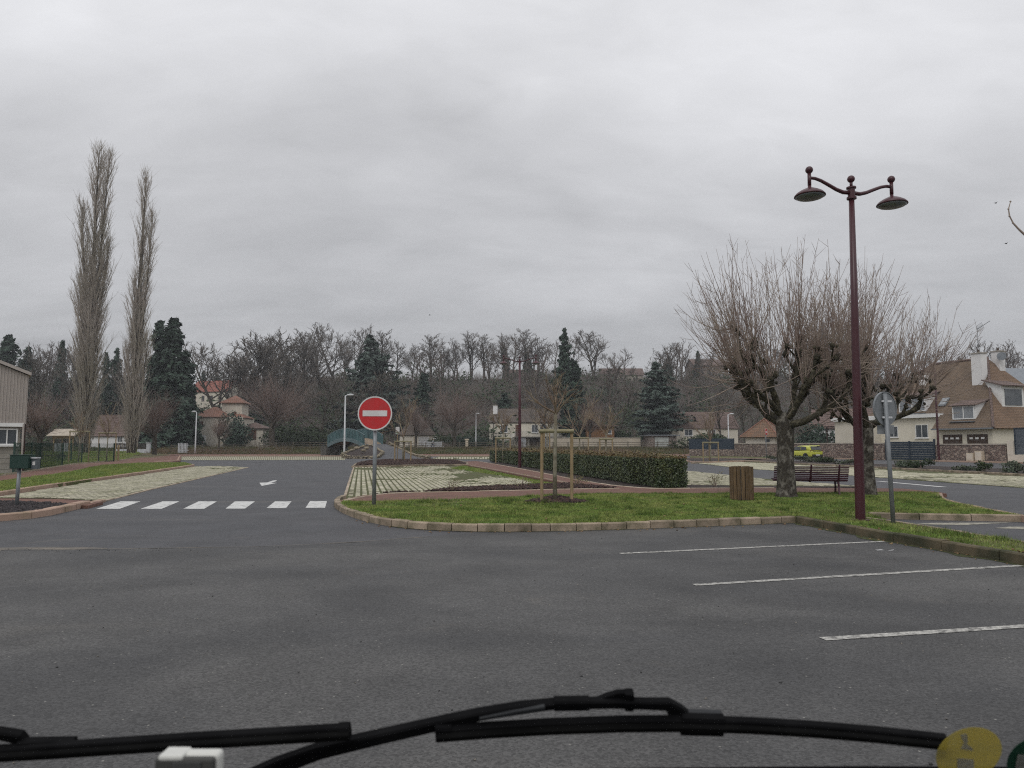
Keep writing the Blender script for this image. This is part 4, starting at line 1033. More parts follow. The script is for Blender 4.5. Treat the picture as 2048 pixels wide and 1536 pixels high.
ever(FIRS[1], 207, 704, 175, 27, 'dark fir between the two poplars, nearer the forked one')
ever(FIRS[2], 229, 694, 180, 30, 'dark fir between the two poplars, nearer the narrow one')
ever(FIRS[0], 404, 740, 225, 16, 'small dark conifer on the hill above the red roofed house')
ever(FIRS[2], 431, 748, 228, 22, 'round topped conifer on the hill right of the red roofed house')
ever(FIRS[1], 507, 738, 190, 36, 'pointed dark conifer right of the red roofed house')
ever(FIRS[0], 576, 720, 205, 28, 'dark conifer among the bare trees above the reddish lime')
ever(CEDS[0], 738, 668, 168, 96, 'large blue green cedar above the no entry sign', 'cedar_tree', None, 7.5)
ever(FIRS[2], 846, 745, 172, 46, 'dark evergreen between the cedar and the reddish limes')
ever(CEDF, 1130, 652, 160, 52, 'tall dark cedar behind the cream house, highest on the skyline', 'cedar_tree', None, 6.5)
ever(FIRS[0], 1150, 720, 150, 52, 'dense spruce skirt below the tall dark cedar')
ever(CEDS[1], 1312, 722, 142, 84, 'spreading blue cedar left of the big cut-back trees', 'cedar_tree', None, 7.5)
ever(FIRS[1], 1340, 712, 235, 12, 'small dark fir on the hilltop beside the gnarled oak')
ever(FIRS[2], 1010, 785, 172, 44, 'dark evergreen behind the roof of the cream house')
ever(FIRS[0], 1398, 700, 240, 16, 'dark ivy clad spike on the hilltop right of the gnarled oak')
def bush(name, label, px, pyb, Y, w, h, leaf, n, m, seed, z=None, cat='bush'):
    x = (px - 1024) / 1450 * Y; zb = hz(x, Y) if z is None else z
    o = thing(name, label, cat, (x, Y, zb), 0, None, local=True)
    Vv, Ff = blob_leaves(seed, w / 2 * 1.3, w / 2 * 1.1, h * 0.62, n, leaf)
    me = np_mesh('foliage', Vv, Ff, m, o)
    st = MB(); rng = random.Random(seed)
    for k in range(5): st.tube(limb(rng, (rng.gauss(0, 0.1), rng.gauss(0, 0.1), -0.1), (rng.gauss(0, 0.3), rng.gauss(0, 0.3), 1), h * 0.7, 3, 0.15, 0.1), taper(0.03 + 0.01 * h, 0.01, 3), 5, False)
    st.build('stems', M_TRUNK, o)
    return o
bush('holly_bush', 'dark bluish bush behind the stone wall above the yellow car', 1637, 885, 100, 5.2, 4.6, 0.2, 2600, M_FIR, 80, 0.0)
bush('garden_bush', 'rounded dark green bush in front of the brown roofed garage', 880, 890, 139, 3.4, 2.6, 0.14, 1400, M_IVY, 81)
bush('garden_hedge', 'dark clipped hedge right of the round green bush', 925, 888, 146, 9, 2.6, 0.2, 2200, M_FIR, 82, cat='hedge')
bush('garden_bush', 'dark bush behind the little garage, below the blue cedar', 1390, 880, 132, 8, 3.0, 0.2, 2400, M_IVY, 83)
bush('garden_bush', 'dark evergreen bush left of the terracotta house door', 490, 850, 142, 6.0, 6.5, 0.24, 2200, M_FIR, 84)
bush('garden_bush', 'dark bush below the spreading tree right of the terracotta house', 600, 880, 148, 9, 4.5, 0.26, 2600, M_IVY, 85)
bush('ivy_bush', 'ivy mass on the slope left of the footbridge', 640, 870, 150, 9, 5, 0.26, 2600, M_IVY, 86)
bush('garden_bush', 'dark bush behind the sheds, right of the tall dark cedar', 1215, 850, 150, 7, 4.2, 0.24, 2200, M_IVY, 87)
bush('garden_bush', 'low dark bush left of the stone wall, under the long brown roof', 1440, 878, 128, 6, 3.0, 0.2, 1800, M_FIR, 88)
bush('clipped_bush', 'green bush growing under the arch of the footbridge', 705, 908, 95, 1.8, 1.5, 0.12, 700, M_SHRUB, 89, 0.0)

# --- bare trees on the ridge and in the valley
BARE = [proto(*bare_tree(90 + k, 16, (0.26, 0.2, 0.25, 0.24)[k], (0.36, 0.36, 0.42, 0.36)[k], (15, 17, 13, 16)[k], tw=0.024, ang=((28, 58), (20, 46), (35, 70), (22, 50))[k]), M_TRUNK, M_TWIG) for k in range(4)]
LIMES = [proto(*shoot_tree(100 + k, 12, (0.3, 0.34)[k], 6.0, 9, 20, 0.016), M_TRUNK, (M_TWIGR, M_TWIGR)[k]) for k in range(2)]
ridge = [(452, 690, 185, 2, 1.1), (478, 662, 188, 0, 1.15), (512, 668, 190, 2, 1.2), (548, 672, 196, 0, 1.0), (596, 668, 205, 1, 1.1), (640, 656, 215, 0, 1.0), (672, 648, 225, 2, 0.9), (704, 650, 235, 0, 0.9), (765, 660, 240, 1, 1.0), (792, 684, 240, 3, 1.0), (824, 690, 244, 1, 0.9), (862, 668, 246, 1, 1.1),
         (886, 692, 246, 3, 0.95), (908, 690, 246, 1, 0.9), (942, 664, 248, 3, 1.05), (968, 668, 248, 1, 1.1), (988, 712, 248, 0, 0.8), (1010, 668, 246, 3, 1.0), (1052, 658, 246, 1, 1.1), (1084, 690, 246, 3, 0.9), (1188, 654, 236, 0, 1.1), (1224, 706, 240, 2, 0.9), (1268, 730, 245, 3, 0.8), (1338, 684, 235, 2, 1.15), (1392, 730, 240, 0, 0.9)]
for i, (px, top, Y, k, sw) in enumerate(ridge):
    x = (px - 1024) / 1450 * Y; zb = hz(x, Y); s_ = (1.6 + (890 - top) * Y / 1450 - zb) / 15.0
    place_tree('bare_tree', 'bare tree on the skyline, %s from the left along the ridge' % ORD[i], 'tree', BARE[k], (x, Y, zb - 0.3), i * 2.1, (s_ * sw * 1.45, s_ * sw * 1.45, s_), 'bare trees on the ridge')
# ivy on two of the ridge trunks
for px, Y, h, lab in ((1012, 245.5, 11, 'ivy growth wrapping the ridge trunk above the far lamp'), (1056, 245.5, 9, 'ivy growth wrapping the ridge trunk right of the far lamp'), (1336, 234.5, 8, 'ivy growth in the crown of the gnarled hilltop oak')):
    x = (px - 1024) / 1450 * Y; zb = hz(x, Y); Vv, Ff = blob_leaves(int(px), 1.5, 1.5, h * 0.55, 1500, 0.3, 0.4, 7)
    o = np_mesh('ivy', Vv, Ff, M_IVY); o.location = (x, Y, zb); tag(o, lab, 'ivy')
valley = [(545, 742, 137, 0, 1.35, 'lime', 'big reddish shoot tree between the terracotta house and the footbridge'), (908, 772, 140, 1, 1.2, 'lime', 'reddish shoot tree left of the cream house with stairs'), (312, 772, 104, 0, 1.1, 'lime', 'reddish shoot tree in front of the big dense fir'),
          (82, 778, 84, 1, 1.35, 'lime', 'reddish shoot tree behind the picnic table'), (832, 800, 143, 0, 0.9, 'lime', 'shoot tree in front of the brown roofed garage'), (1180, 792, 139, 1, 0.85, 'lime', 'shoot tree in front of the cream garden wall'),
          (440, 826, 128, 1, 0.75, 'lime', 'small cut-back tree on the grass before the terracotta house'), (640, 745, 150, 0, 1.3, 'bare', 'dark wide bare tree on the slope left of the footbridge'), (735, 745, 155, 2, 1.25, 'bare', 'bare tree with drooping twigs behind the no entry sign'),
          (800, 790, 152, 3, 1.1, 'bare', 'bare tree left of the brown garage roof'), (590, 720, 170, 2, 1.0, 'bare', 'bare tree rising behind the big reddish shoot tree'), (1080, 775, 146, 0, 1.0, 'bare', 'bare tree behind the right end of the cream house'),
          (1230, 775, 150, 2, 1.2, 'bare', 'brown bare tree on the slope left of the blue cedar'), (1440, 770, 135, 2, 1.0, 'bare', 'brown bare tree above the long brown roof'), (1490, 790, 128, 0, 0.9, 'bare', 'bare tree behind the mossy roofed pavilion'),
          (80, 700, 160, 0, 1.0, 'bare', 'bare tree on the slope right of the left edge firs'), (150, 705, 165, 2, 1.1, 'bare', 'bare tree on the slope behind the forked poplar'), (1600, 790, 112, 2, 1.0, 'bare', 'bare tree behind the near cut-back tree'), (255, 720, 170, 0, 0.9, 'bare', 'bare tree on the slope behind the narrow poplar')]
for i, (px, top, Y, k, sw, kind, lab) in enumerate(valley):
    x = (px - 1024) / 1450 * Y; zb = hz(x, Y); h0 = 11.3 if kind == 'lime' else 15.0; s_ = (1.6 + (890 - top) * Y / 1450 - zb) / h0
    place_tree('bare_tree', lab, 'tree', (LIMES if kind == 'lime' else BARE)[k], (x, Y, zb), i * 1.3, (s_ * sw, s_ * sw, s_))
x = 0.742 * 60; place_tree('bare_tree', 'bare tree whose twigs enter at the right edge above the roofs', 'tree', BARE[2], (x + 4.2, 60, 0), 0.4, (0.85, 0.85, 0.8))

# --- brushwood on the hillside
rsb = np.random.RandomState(77); nB = 8200
bx_ = rsb.uniform(-0.9, 0.8, nB); by_ = 148 + 102 * rsb.rand(nB) ** 0.8; bx_ = bx_ * by_
VB = []; FB = []; base = 0
for i in range(nB):
    n = 12; h = rsb.uniform(2.0, 6.5); x0, y0 = bx_[i], by_[i]
    P0 = np.stack([x0 + rsb.normal(0, 0.9, n), y0 + rsb.normal(0, 0.9, n)], 1); L = h * (0.4 + 0.6 * rsb.rand(n)); d = rsb.normal(0, 0.45, (n, 2))
    a = rsb.rand(n) * 6.28; r = 0.035
    T3 = np.stack([np.stack([P0[:, 0] + r * np.cos(a + q), P0[:, 1] + r * np.sin(a + q), np.zeros(n)], 1) for q in (0, 2.09, 4.19)], 1)
    tip = np.stack([P0[:, 0] + d[:, 0] * L, P0[:, 1] + d[:, 1] * L, L], 1)
    VB.append(np.concatenate([T3, tip[:, None]], 1).reshape(-1, 3))
    FB.append(np.full(n * 4, i))
VB = np.concatenate(VB); idx = np.concatenate(FB)
zb = hfun(bx_, by_); VB[:, 2] += zb[idx] - 0.2
t4 = np.arange(len(VB) // 4)[:, None, None] * 4 + np.array([(0, 1, 3), (1, 2, 3), (2, 0, 3)])[None]
np_mesh('brushwood', VB, t4.reshape(-1, 3), M_BRUSH, label='tangle of bare brushwood covering the whole hillside', cat='brushwood', kind='stuff')
C = []; nI = 560
for i in range(nI):
    y0 = rsb.uniform(150, 246); x0 = rsb.uniform(-0.8, 0.75) * y0; z0_ = hz(x0, y0); d = rsb.normal(0, 1, (70 if i % 9 else 420, 3)); g_ = 1.0 if i % 9 else rsb.uniform(1.6, 2.6); C.append(np.array([x0, y0, z0_ + 1.2 * g_]) + d * np.array([1.4 * g_, 1.4 * g_, 1.1 * g_]))
C = np.concatenate(C); Vv, Ff = leaves_np(C, np.tile(np.array([0, -0.4, 0.8]), (len(C), 1)), 0.42, rsb, 0.6)
np_mesh('undergrowth', Vv, Ff, M_IVY, label='dark evergreen undergrowth scattered over the hillside', cat='undergrowth', kind='stuff')

# --- the wood on the slope, read as one mass
VW = []; FW_ = []; nvw = 0
lows = []
for k in range(4):
    T_, C_ = bare_tree(200 + k, 13, 0.22, 0.36, 11, 4, 3, 2, tw=0.028)
    T_.add(C_.v, C_.f); fa = [f for f in T_.f if len(f) == 4]; lows.append((np.array(T_.v), np.array(fa)))
for i in range(165):
    y0 = 160 + 98 * rsb.rand() ** 0.6; x0 = rsb.uniform(-0.72, 0.72) * y0; Vv, Ff = lows[i % 4]; a = rsb.rand() * 6.28
    if 372 < 1024 + 1450 * x0 / y0 < 458 and y0 < 224: continue
    s_ = rsb.uniform(0.75, 1.3)
    Q = np.stack([(Vv[:, 0] * math.cos(a) - Vv[:, 1] * math.sin(a)) * s_ * 1.35 + x0, (Vv[:, 0] * math.sin(a) + Vv[:, 1] * math.cos(a)) * s_ * 1.35 + y0, Vv[:, 2] * s_ + hz(x0, y0)], 1)
    VW.append(Q); FW_.append(Ff + nvw); nvw += len(Q)
np_mesh('woodland', np.concatenate(VW), np.concatenate(FW_), M_BRUSH, label='bare wood covering the slope below the ridge trees', cat='woodland', kind='stuff')

# --- hedge
hA, hB = Vector(G(977, 921.5, 0.09)), Vector(G(1312, 976, 0.09)); hd = (hB - hA).normalized(); hn = Vector((hd.y, -hd.x))
if hn.x < 0: hn = -hn
hW, hH, hL = 1.15, 1.1, (hB - hA).length
rsh = np.random.RandomState(31)
hedge = thing('hedge', 'long clipped evergreen hedge beside the red path', 'hedge', (hA.x, hA.y, 0.09))
def hpt(t, w, z): return np.stack([hA.x + hd.x * t + hn.x * w, hA.y + hd.y * t + hn.y * w, z], 1)
nl = 62000; u = rsh.rand(nl); t = hL * (1 - (1 - u) ** 1.0); t = hL * u ** 0.62; sel = rsh.rand(nl)
w = np.where(sel < 0.42, rsh.normal(0.02, 0.05, nl), np.where(sel < 0.58, hW + rsh.normal(0, 0.05, nl), rsh.rand(nl) * hW)); z = np.where(sel < 0.58, 0.09 + 0.05 + rsh.rand(nl) * (hH - 0.05), 0.09 + hH + rsh.normal(0, 0.05, nl))
bul = (vnoise(t, z * 0 + w, 0.9, 2) - 0.5) * 0.16; w = w - bul * (sel < 0.42); z = z + (vnoise(t, w, 0.7, 5) - 0.5) * 0.16 * (sel >= 0.58)
endm = rsh.rand(nl) < 0.05; t = np.where(endm, hL + rsh.normal(0, 0.06, nl), t); w = np.where(endm, rsh.rand(nl) * hW, w); z = np.where(endm, 0.1 + rsh.rand(nl) * hH, z)
nr = np.where((sel < 0.42)[:, None], -np.array([hn.x, hn.y, -0.25])[None], np.where((sel < 0.58)[:, None], np.array([hn.x, hn.y, 0.2])[None], np.array([0, 0, 1.0])[None])); nr = np.where(endm[:, None], np.array([hd.x, hd.y, 0.2])[None], nr)
P = hpt(t, w, z); size = np.where(t < hL * 0.5, 0.055, 0.036)
topm = (z > 0.09 + hH - 0.06)
for m_, nm, mask in ((M_LEAF, 'leaves', ~topm), (M_LEAFR, 'top_shoots', topm)):
    k = np.where(mask)[0]; Vv, Ff = leaves_np(P[k], nr[k], size[k], rsh, 0.55); np_mesh(nm, Vv, Ff, m_, hedge, kind='stuff')
stray = MB(); rgh = random.Random(8)
for k in range(260):
    tt = hL * rgh.random() ** 0.6; ww = rgh.uniform(0.05, hW - 0.05) if k % 3 else rgh.choice((0.0, hW)); p0_ = Vector((hA.x + hd.x * tt + hn.x * ww, hA.y + hd.y * tt + hn.y * ww, 0.09 + (hH - 0.05 if k % 3 else rgh.uniform(0.3, hH))))
    stray.tube(limb(rgh, p0_, (rgh.gauss(0, 0.4), rgh.gauss(0, 0.4), 1), rgh.uniform(0.1, 0.3), 2, 0.1, 0.05), [0.006, 0.005, 0.003], 3, False)
stray.build('stray_twigs', M_WHIP, hedge, kind='stuff')
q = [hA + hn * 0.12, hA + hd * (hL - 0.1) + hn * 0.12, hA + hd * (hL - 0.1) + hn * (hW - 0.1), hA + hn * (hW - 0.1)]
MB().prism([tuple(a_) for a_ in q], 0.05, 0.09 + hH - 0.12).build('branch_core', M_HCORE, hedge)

# --- low shrubs
def shrub(px, py, w, h, label, seed, m=M_SHRUB, leaf=0.07, n=420, z=0.1):
    q = G(px, py, z); o = thing('shrub', label, 'shrub', (q[0], q[1], z), 0, None, local=True); Vv, Ff = blob_leaves(seed, w * 0.6, w * 0.5, h * 0.6, n, leaf, 0.2); np_mesh('foliage', Vv, Ff, m, o)
    st = MB(); rng = random.Random(seed)
    for k in range(6): st.tube(limb(rng, (rng.gauss(0, 0.03), rng.gauss(0, 0.03), -0.05), (rng.gauss(0, 0.45), rng.gauss(0, 0.45), 1), h * 0.8, 3, 0.12, 0.05), taper(0.014, 0.005, 3), 4, False)
    st.build('stems', M_WHIP, o)
shrub(1548, 920, 1.6, 0.4, 'low grey shrub left of the near cut-back trunk', 1, n=420, leaf=0.08)
shrub(1612, 923.5, 2.6, 0.5, 'low grey green shrub in front of the yellow car', 2, n=700, leaf=0.09)
shrub(1651, 925, 1.3, 0.75, 'dark upright shrub right of the yellow car', 3, M_IVY, 0.09, 600)
shrub(1702, 928.5, 2.2, 0.5, 'low grey shrub just left of the tall lamp post', 4, n=520)
shrub(1812, 935, 1.9, 0.45, 'low spreading shrub right of the grey sign post', 5, n=500)
shrub(1842, 936.5, 1.2, 0.7, 'taller dark shrub in front of the blue gate', 6, M_IVY, 0.07, 500)
shrub(1916, 940, 1.8, 0.42, 'thin low shrub in front of the dark red single lamp', 7, n=360)
shrub(1965, 943.5, 0.9, 0.55, 'dark round shrub in front of the grey meter boxes', 8, M_IVY, 0.06, 460)
shrub(2036, 946, 1.6, 0.65, 'grey shrub at the right edge of the shrub strip', 9, n=520)
M_YEL = mat('yellow_shrub', (0.2, 0.19, 0.06), (0.13, 0.11, 0.05), scale=3)
shrub(905, 982, 0.55, 0.5, 'small twiggy yellow shrub in the wedge bed, nearest the no entry sign', 10, M_YEL, 0.02, 160)
shrub(1043, 975, 0.6, 0.55, 'small twiggy yellow shrub in the wedge bed, left of the staked tree', 11, M_YEL, 0.02, 160)
shrub(1152, 972, 0.5, 0.55, 'small yellow shrub right of the near tree stakes', 12, M_YEL, 0.022, 220)
shrub(1432, 972, 0.7, 0.6, 'small twiggy yellow shrub left of the wooden bin', 13, M_YEL, 0.022, 200)
# ------------------------------------------------------------------ street furniture
def disc_y(mb, c, r, t, n=40, yaw=0.0):
    """disc whose face looks along -y (towards the camera), turned by yaw"""
    ca, sa = math.cos(yaw), math.sin(yaw); b = len(mb.v)
    for dy in (-t / 2, t / 2):
        for j in range(n):
            a = 2 * math.pi * j / n; x = r * math.cos(a); mb.v.append((c[0] + x * ca - dy * sa, c[1] + x * sa + dy * ca, c[2] + r * math.sin(a)))
    mb.f.append(tuple(b + j for j in range(n))); mb.f.append(tuple(b + n + j for j in range(n))[::-1])
    for j in range(n):
        j2 = (j + 1) % n; mb.f.append((b + j, b + n + j, b + n + j2, b + j2))
    return mb
def ring_y(mb, c, r0, r1, y, n=40, yaw=0.0, t=0.004):
    ca, sa = math.cos(yaw), math.sin(yaw); b = len(mb.v)
    for dy, rr in ((y, r0), (y, r1), (y + t, r1), (y + t, r0)):
        for j in range(n):
            a = 2 * math.pi * j / n; x = rr * math.cos(a); mb.v.append((c[0] + x * ca - dy * sa, c[1] + x * sa + dy * ca, c[2] + rr * math.sin(a)))
    for k in range(4):
        for j in range(n):
            j2 = (j + 1) % n; k2 = (k + 1) % 4; mb.f.append((b + k * n + j, b + k * n + j2, b + k2 * n + j2, b + k2 * n + j))
    return mb
def no_entry(base, z0, pole_top, zc, r, yaw, label, pole_r=0.04):
    root = thing('no_entry_sign', label, 'road sign', (base[0], base[1], z0)); x, y = base
    MB().tube([(x, y, z0 - 0.2), (x, y, pole_top)], pole_r, 14).build('pole', M_GALV, root, smooth=True)
    c = (x + 0.05 * math.sin(yaw), y - 0.05 * math.cos(yaw) - 0.03, zc)
    pl = disc_y(MB(), c, r, 0.02, 48, yaw).build('sign_plate', M_RED, root)
    off = lambda d: d
    ring_y(MB(), c, r * 0.925, r * 1.0, -0.0135, 48, yaw).build('white_rim', M_SIGNW, pl)
    ca, sa = math.cos(yaw), math.sin(yaw); mb = MB(); mb.box((c[0] + 0.0135 * sa, c[1] - 0.0135 * ca, c[2]), (r * 1.42, 0.006, r * 0.34), yaw); mb.build('white_bar', M_SIGNW, pl)
    for dz in (-r * 0.5, r * 0.5): MB().box((x, y - 0.02, zc + dz), (0.16, 0.06, 0.03), yaw).build('bracket', M_GALV, root)
    return root
sb = G(748, 1011, 0.13); Ys = sb[1]
zc = A(755, 827, Ys).z; rr = 34.0 * Ys / 1450
no_entry(sb, 0.12, A(748, 835, Ys).z, zc, rr, R(4), 'large no entry sign on a grey pole at the island corner', 0.05)
q = G(1533, 921, 0.0); no_entry(q, 0.0, A(1533, 857, q[1]).z, A(1532.5, 864, q[1]).z, 0.37, R(52), 'small far no entry sign in front of the mossy roofed pavilion', 0.035)

def lamp_post(root, x, y, z0, H, arms, yaw, m=M_BURG, base_r=0.085, top_r=0.055, lean=0.0):
    """dark red post with swan arms; arms: list of (side, dz)"""
    ca, sa = math.cos(yaw), math.sin(yaw)
    P = lambda u, z: (x + u * ca + lean * z / H, y + u * sa, z0 + z)
    MB().tube([P(0, -0.1), P(0, 0.02), P(0, 1.2), P(0, H * 0.6), P(0, H)], [base_r * 1.02, base_r, base_r * 0.98, (base_r + top_r) / 2, top_r], 20).build('post', m, root, smooth=True)
    MB().lathe([(base_r * 1.9, 0), (base_r * 1.9, 0.02), (base_r * 1.05, 0.025)], 20, (x, y, z0 + 0.001)).build('base_plate', m, root)
    col = MB().lathe([(0.055, -0.16), (0.095, -0.15), (0.095, -0.11), (0.07, -0.1), (0.07, 0.06), (0.095, 0.07), (0.095, 0.1), (0.04, 0.12)], 18, P(0, H)); col.build('collar', m, root, smooth=False)
    MB().tube([P(0, H + 0.1), P(0, H + 0.22)], 0.03, 10).ball(P(0, H + 0.27), 0.075, 14, 10).build('finial', m, root, smooth=True)
    for side in arms:
        pts = [P(side * u, H + dz) for u, dz in ((0.06, -0.02), (0.18, -0.025), (0.33, 0.02), (0.5, 0.1), (0.66, 0.17), (0.78, 0.2), (0.9, 0.2))]
        a = MB().tube(pts, [0.042, 0.04, 0.037, 0.035, 0.033, 0.032, 0.03], 12).build('arm', m, root, smooth=True)
        MB().tube([P(side * 0.9, H + 0.04), P(side * 0.9, H + 0.3)], 0.036, 12).ball(P(side * 0.9, H + 0.36), 0.075, 14, 10).build('arm_finial', m, a, smooth=True)
        sh = MB().lathe([(0.03, 0.06), (0.036, 0.0), (0.08, -0.02), (0.175, -0.065), (0.255, -0.115), (0.295, -0.16), (0.3, -0.18), (0.285, -0.185)], 32, P(side * 0.9, H + 0.0)).build('lamp_shade', m, root, smooth=True)
        MB().lathe([(0.278, -0.186), (0.25, -0.21), (0.17, -0.235), (0.05, -0.243)], 32, P(side * 0.9, H + 0.0)).build('lamp_glass', M_GLASSL, sh, smooth=True)
b = G(1721, 1041, 0.125); Yl = b[1]; r_ = thing('lamp_post', 'tall dark red double lamp post on the lawn in front of the bench', 'lamp post', (b[0], b[1], 0.125))
topz = A(1702, 384, Yl).z; lamp_post(r_, b[0], b[1], 0.125, topz - 0.125, (-1.1, 1.1), R(15), base_r=0.093, top_r=0.052, lean=0.08)
Y2 = 49.0; x2 = (1039.5 - 1024) / 1450 * Y2; r_ = thing('lamp_post', 'far dark red double lamp post rising behind the hedge', 'lamp post', (x2, Y2, 0.09)); lamp_post(r_, x2, Y2, 0.0, A(1040, 722, Y2).z, (-1.22, 1.22), R(-4), base_r=0.11, top_r=0.07)
q = wl(10.9 + 1.4, -1.0); r_ = thing('lamp_post', 'dark red lamp post with one arm before the right stone wall', 'lamp post', (q[0], q[1], 0.1)); lamp_post(r_, q[0], q[1], 0.1, 1.6 + (890 - 745) * q[1] / 1450, (-1.6,), R(-25), base_r=0.11, top_r=0.075)
def street_lamp(px, pyt, Y, z0, head, label):
    x = (px - 1024) / 1450 * Y; H = A(px, pyt, Y).z - z0; root = thing('street_lamp', label, 'street lamp', (x, Y, z0))
    MB().tube([(x, Y, z0 - 0.1), (x, Y, z0 + 1.0), (x, Y, z0 + H)], [0.13, 0.12, 0.075], 12).build('post', M_LAMPW, root, smooth=True)
    MB().tube([(x, Y, z0 + H - 0.05), (x + head * 0.3, Y, z0 + H + 0.06)], 0.05, 8).build('bracket', M_LAMPW, root)
    hd_ = MB(); hd_.ball((x + head * 0.62, Y, z0 + H + 0.08), 0.42, 12, 8, (1, 0.45, 0.32)); hd_.build('lamp_head', M_LAMPW, root, smooth=True)
street_lamp(690, 791, 88, 0.0, 1, 'white street lamp in front of the blue green footbridge')
street_lamp(393, 824, 121, 0.3, -0.7, 'white street lamp in front of the terracotta house')
street_lamp(952, 828, 140, 1.05, 0.5, 'thin white street lamp left of the cream house')
street_lamp(1456, 829, 120, 0.0, 1, 'small white street lamp above the mossy roofed pavilion')

# sign seen from the back
b = G(1787, 1047, 0.125); yb = b[1]; r_ = thing('sign_back', 'round road sign seen from behind on a grey post, right of the tall lamp', 'road sign', (b[0], b[1], 0.125))
px_, py_ = b
MB().tube([(px_, py_, 0.0), (px_ - 0.06, py_, A(1781, 788, yb).z)], 0.04, 14).build('post', M_GALV, r_, smooth=True)
zs = A(1781, 817, yb).z; yaw = R(27); cc = (px_ - 0.03, py_ + 0.075, zs)
pl = disc_y(MB(), cc, 0.325, 0.015, 40, yaw).build('sign_plate', M_GALV, r_)
ring_y(MB(), cc, 0.312, 0.328, -0.02, 40, yaw, 0.04).build('rim', M_GALV, pl)
MB().bar((cc[0] - 0.01, cc[1] - 0.03, zs - 0.3), (cc[0] - 0.01, cc[1] - 0.03, zs + 0.3), 0.07, 0.03, (0, 1, 0)).build('rail', M_GALV, pl)
for dz in (-0.17, 0.14): MB().box((cc[0], cc[1] - 0.07, zs + dz), (0.2, 0.03, 0.035), yaw * 0.3).build('clamp', M_LAMPW, r_)
z2 = A(1783, 859, yb).z; pp = MB().box((px_ - 0.03, py_ + 0.08, z2), (0.3, 0.014, 0.17), R(-12)); pp.build('small_plate', M_GALV, r_, label='small rectangular plate under the round sign')

# wooden litter bin
b = G(1484, 1001, 0.125); r_ = thing('litter_bin', 'round litter bin of upright wooden slats on the lawn', 'litter bin', (b[0], b[1], 0.125)); Rb_ = 0.29
for k in range(18):
    t = 2 * math.pi * k / 18; hgt = 0.86 + KRNG.uniform(-0.008, 0.008)
    MB().box((b[0] + Rb_ * math.cos(t), b[1] + Rb_ * math.sin(t), 0.125 + 0.04 + hgt / 2), (0.035, 0.088, hgt), t).build('slat', M_BIN, r_)
MB().lathe([(0.26, 0.06), (0.26, 0.84), (0.24, 0.84), (0.24, 0.1)], 24, (b[0], b[1], 0.125)).build('liner', M_GALV, r_)
MB().lathe([(0.13, -0.02), (0.13, 0.08)], 12, (b[0], b[1], 0.125)).build('foot', M_GALV, r_)
for zz in (0.2, 0.72): 
    mb = MB(); n = 28
    for k in range(n):
        t0, t1 = 2 * math.pi * k / n, 2 * math.pi * (k + 1) / n
        mb.bar((b[0] + 0.268 * math.cos(t0), b[1] + 0.268 * math.sin(t0), 0.125 + zz), (b[0] + 0.268 * math.cos(t1), b[1] + 0.268 * math.sin(t1), 0.125 + zz), 0.008, 0.04)
    mb.build('hoop', M_GALV, r_)

# bench, seen from behind
bl, br = Vector(G(1560, 989, 0.125)), Vector(G(1683, 990.5, 0.125)); bd = (br - bl).normalized(); bn = Vector((-bd.y, bd.x)); yawb = math.atan2(bd.y, bd.x)
r_ = thing('bench', 'burgundy slatted metal bench seen from behind between the two cut-back trees', 'bench', (*(bl.lerp(br, 0.5)), 0.125), yawb, None, local=True)
Lb = 2.0
# local: x along, -y = back side (towards the camera), seat towards +y
for k in range(8):
    z = 0.43 + 0.054 * k; yk = -0.06 - 0.028 * k; MB().box((0, yk, z + 0.02), (Lb + 0.08, 0.03, 0.036), 0, R(14)).build('back_slat', M_BURG2, r_)
for k in range(7):
    yk = 0.02 + 0.066 * k; MB().box((0, yk, 0.425 - 0.012 * (k < 2) + 0.006 * k), (Lb + 0.08, 0.05, 0.025)).build('seat_slat', M_BURG2, r_)
for xk in (-0.78, 0.0, 0.78):
    MB().tube([(xk, 0.40, 0.43), (xk, 0.0, 0.4), (xk, -0.07, 0.46), (xk, -0.16, 0.65), (xk, -0.26, 0.9)], [0.028, 0.034, 0.034, 0.03, 0.024], 8).build('frame', M_BURG2, r_)
for xk in (-0.78, 0.78):
    MB().tube([(xk, -0.02, 0.4), (xk + 0.01, -0.03, 0.25), (xk + 0.0, -0.1, 0.08), (xk + 0.0, -0.14, -0.05)], [0.034, 0.03, 0.03, 0.034], 8).build('leg', M_BURG2, r_)
    MB().tube([(xk, 0.36, 0.41), (xk - 0.0, 0.33, 0.25), (xk, 0.36, 0.08), (xk, 0.4, -0.05)], [0.034, 0.03, 0.03, 0.034], 8).build('leg', M_BURG2, r_)

# green box on a post, left
b = G(33, 1013, 0.1); Yb = b[1]; r_ = thing('metal_box', 'dark green metal box on a grey post in the lava gravel', 'metal box', (b[0], b[1], 0.1))
top = A(40, 910, Yb).z; bot = A(40, 937, Yb).z; x0 = A(27, 920, Yb).x; x1 = A(64, 920, Yb).x
MB().tube([(b[0], b[1], 0.0), (b[0] + 0.02, b[1], bot + 0.02)], 0.042, 12).build('post', M_GALV, r_, smooth=True)
bxm = MB().box(((x0 + x1) / 2, b[1], (top + bot) / 2), (x1 - x0, 0.28, top - bot)); bo = bxm.build('box', M_GREEN, r_)
md = bo.modifiers.new('bevel', 'BEVEL'); md.width = 0.012; md.segments = 2
MB().box(((x0 + x1) / 2, b[1], top + 0.006), (x1 - x0 + 0.02, 0.3, 0.012)).build('lid', M_GREEN, r_)
q = Vector((x1 + 0.075, b[1] + 0.03, A(70, 925, Yb).z)); r2 = r_
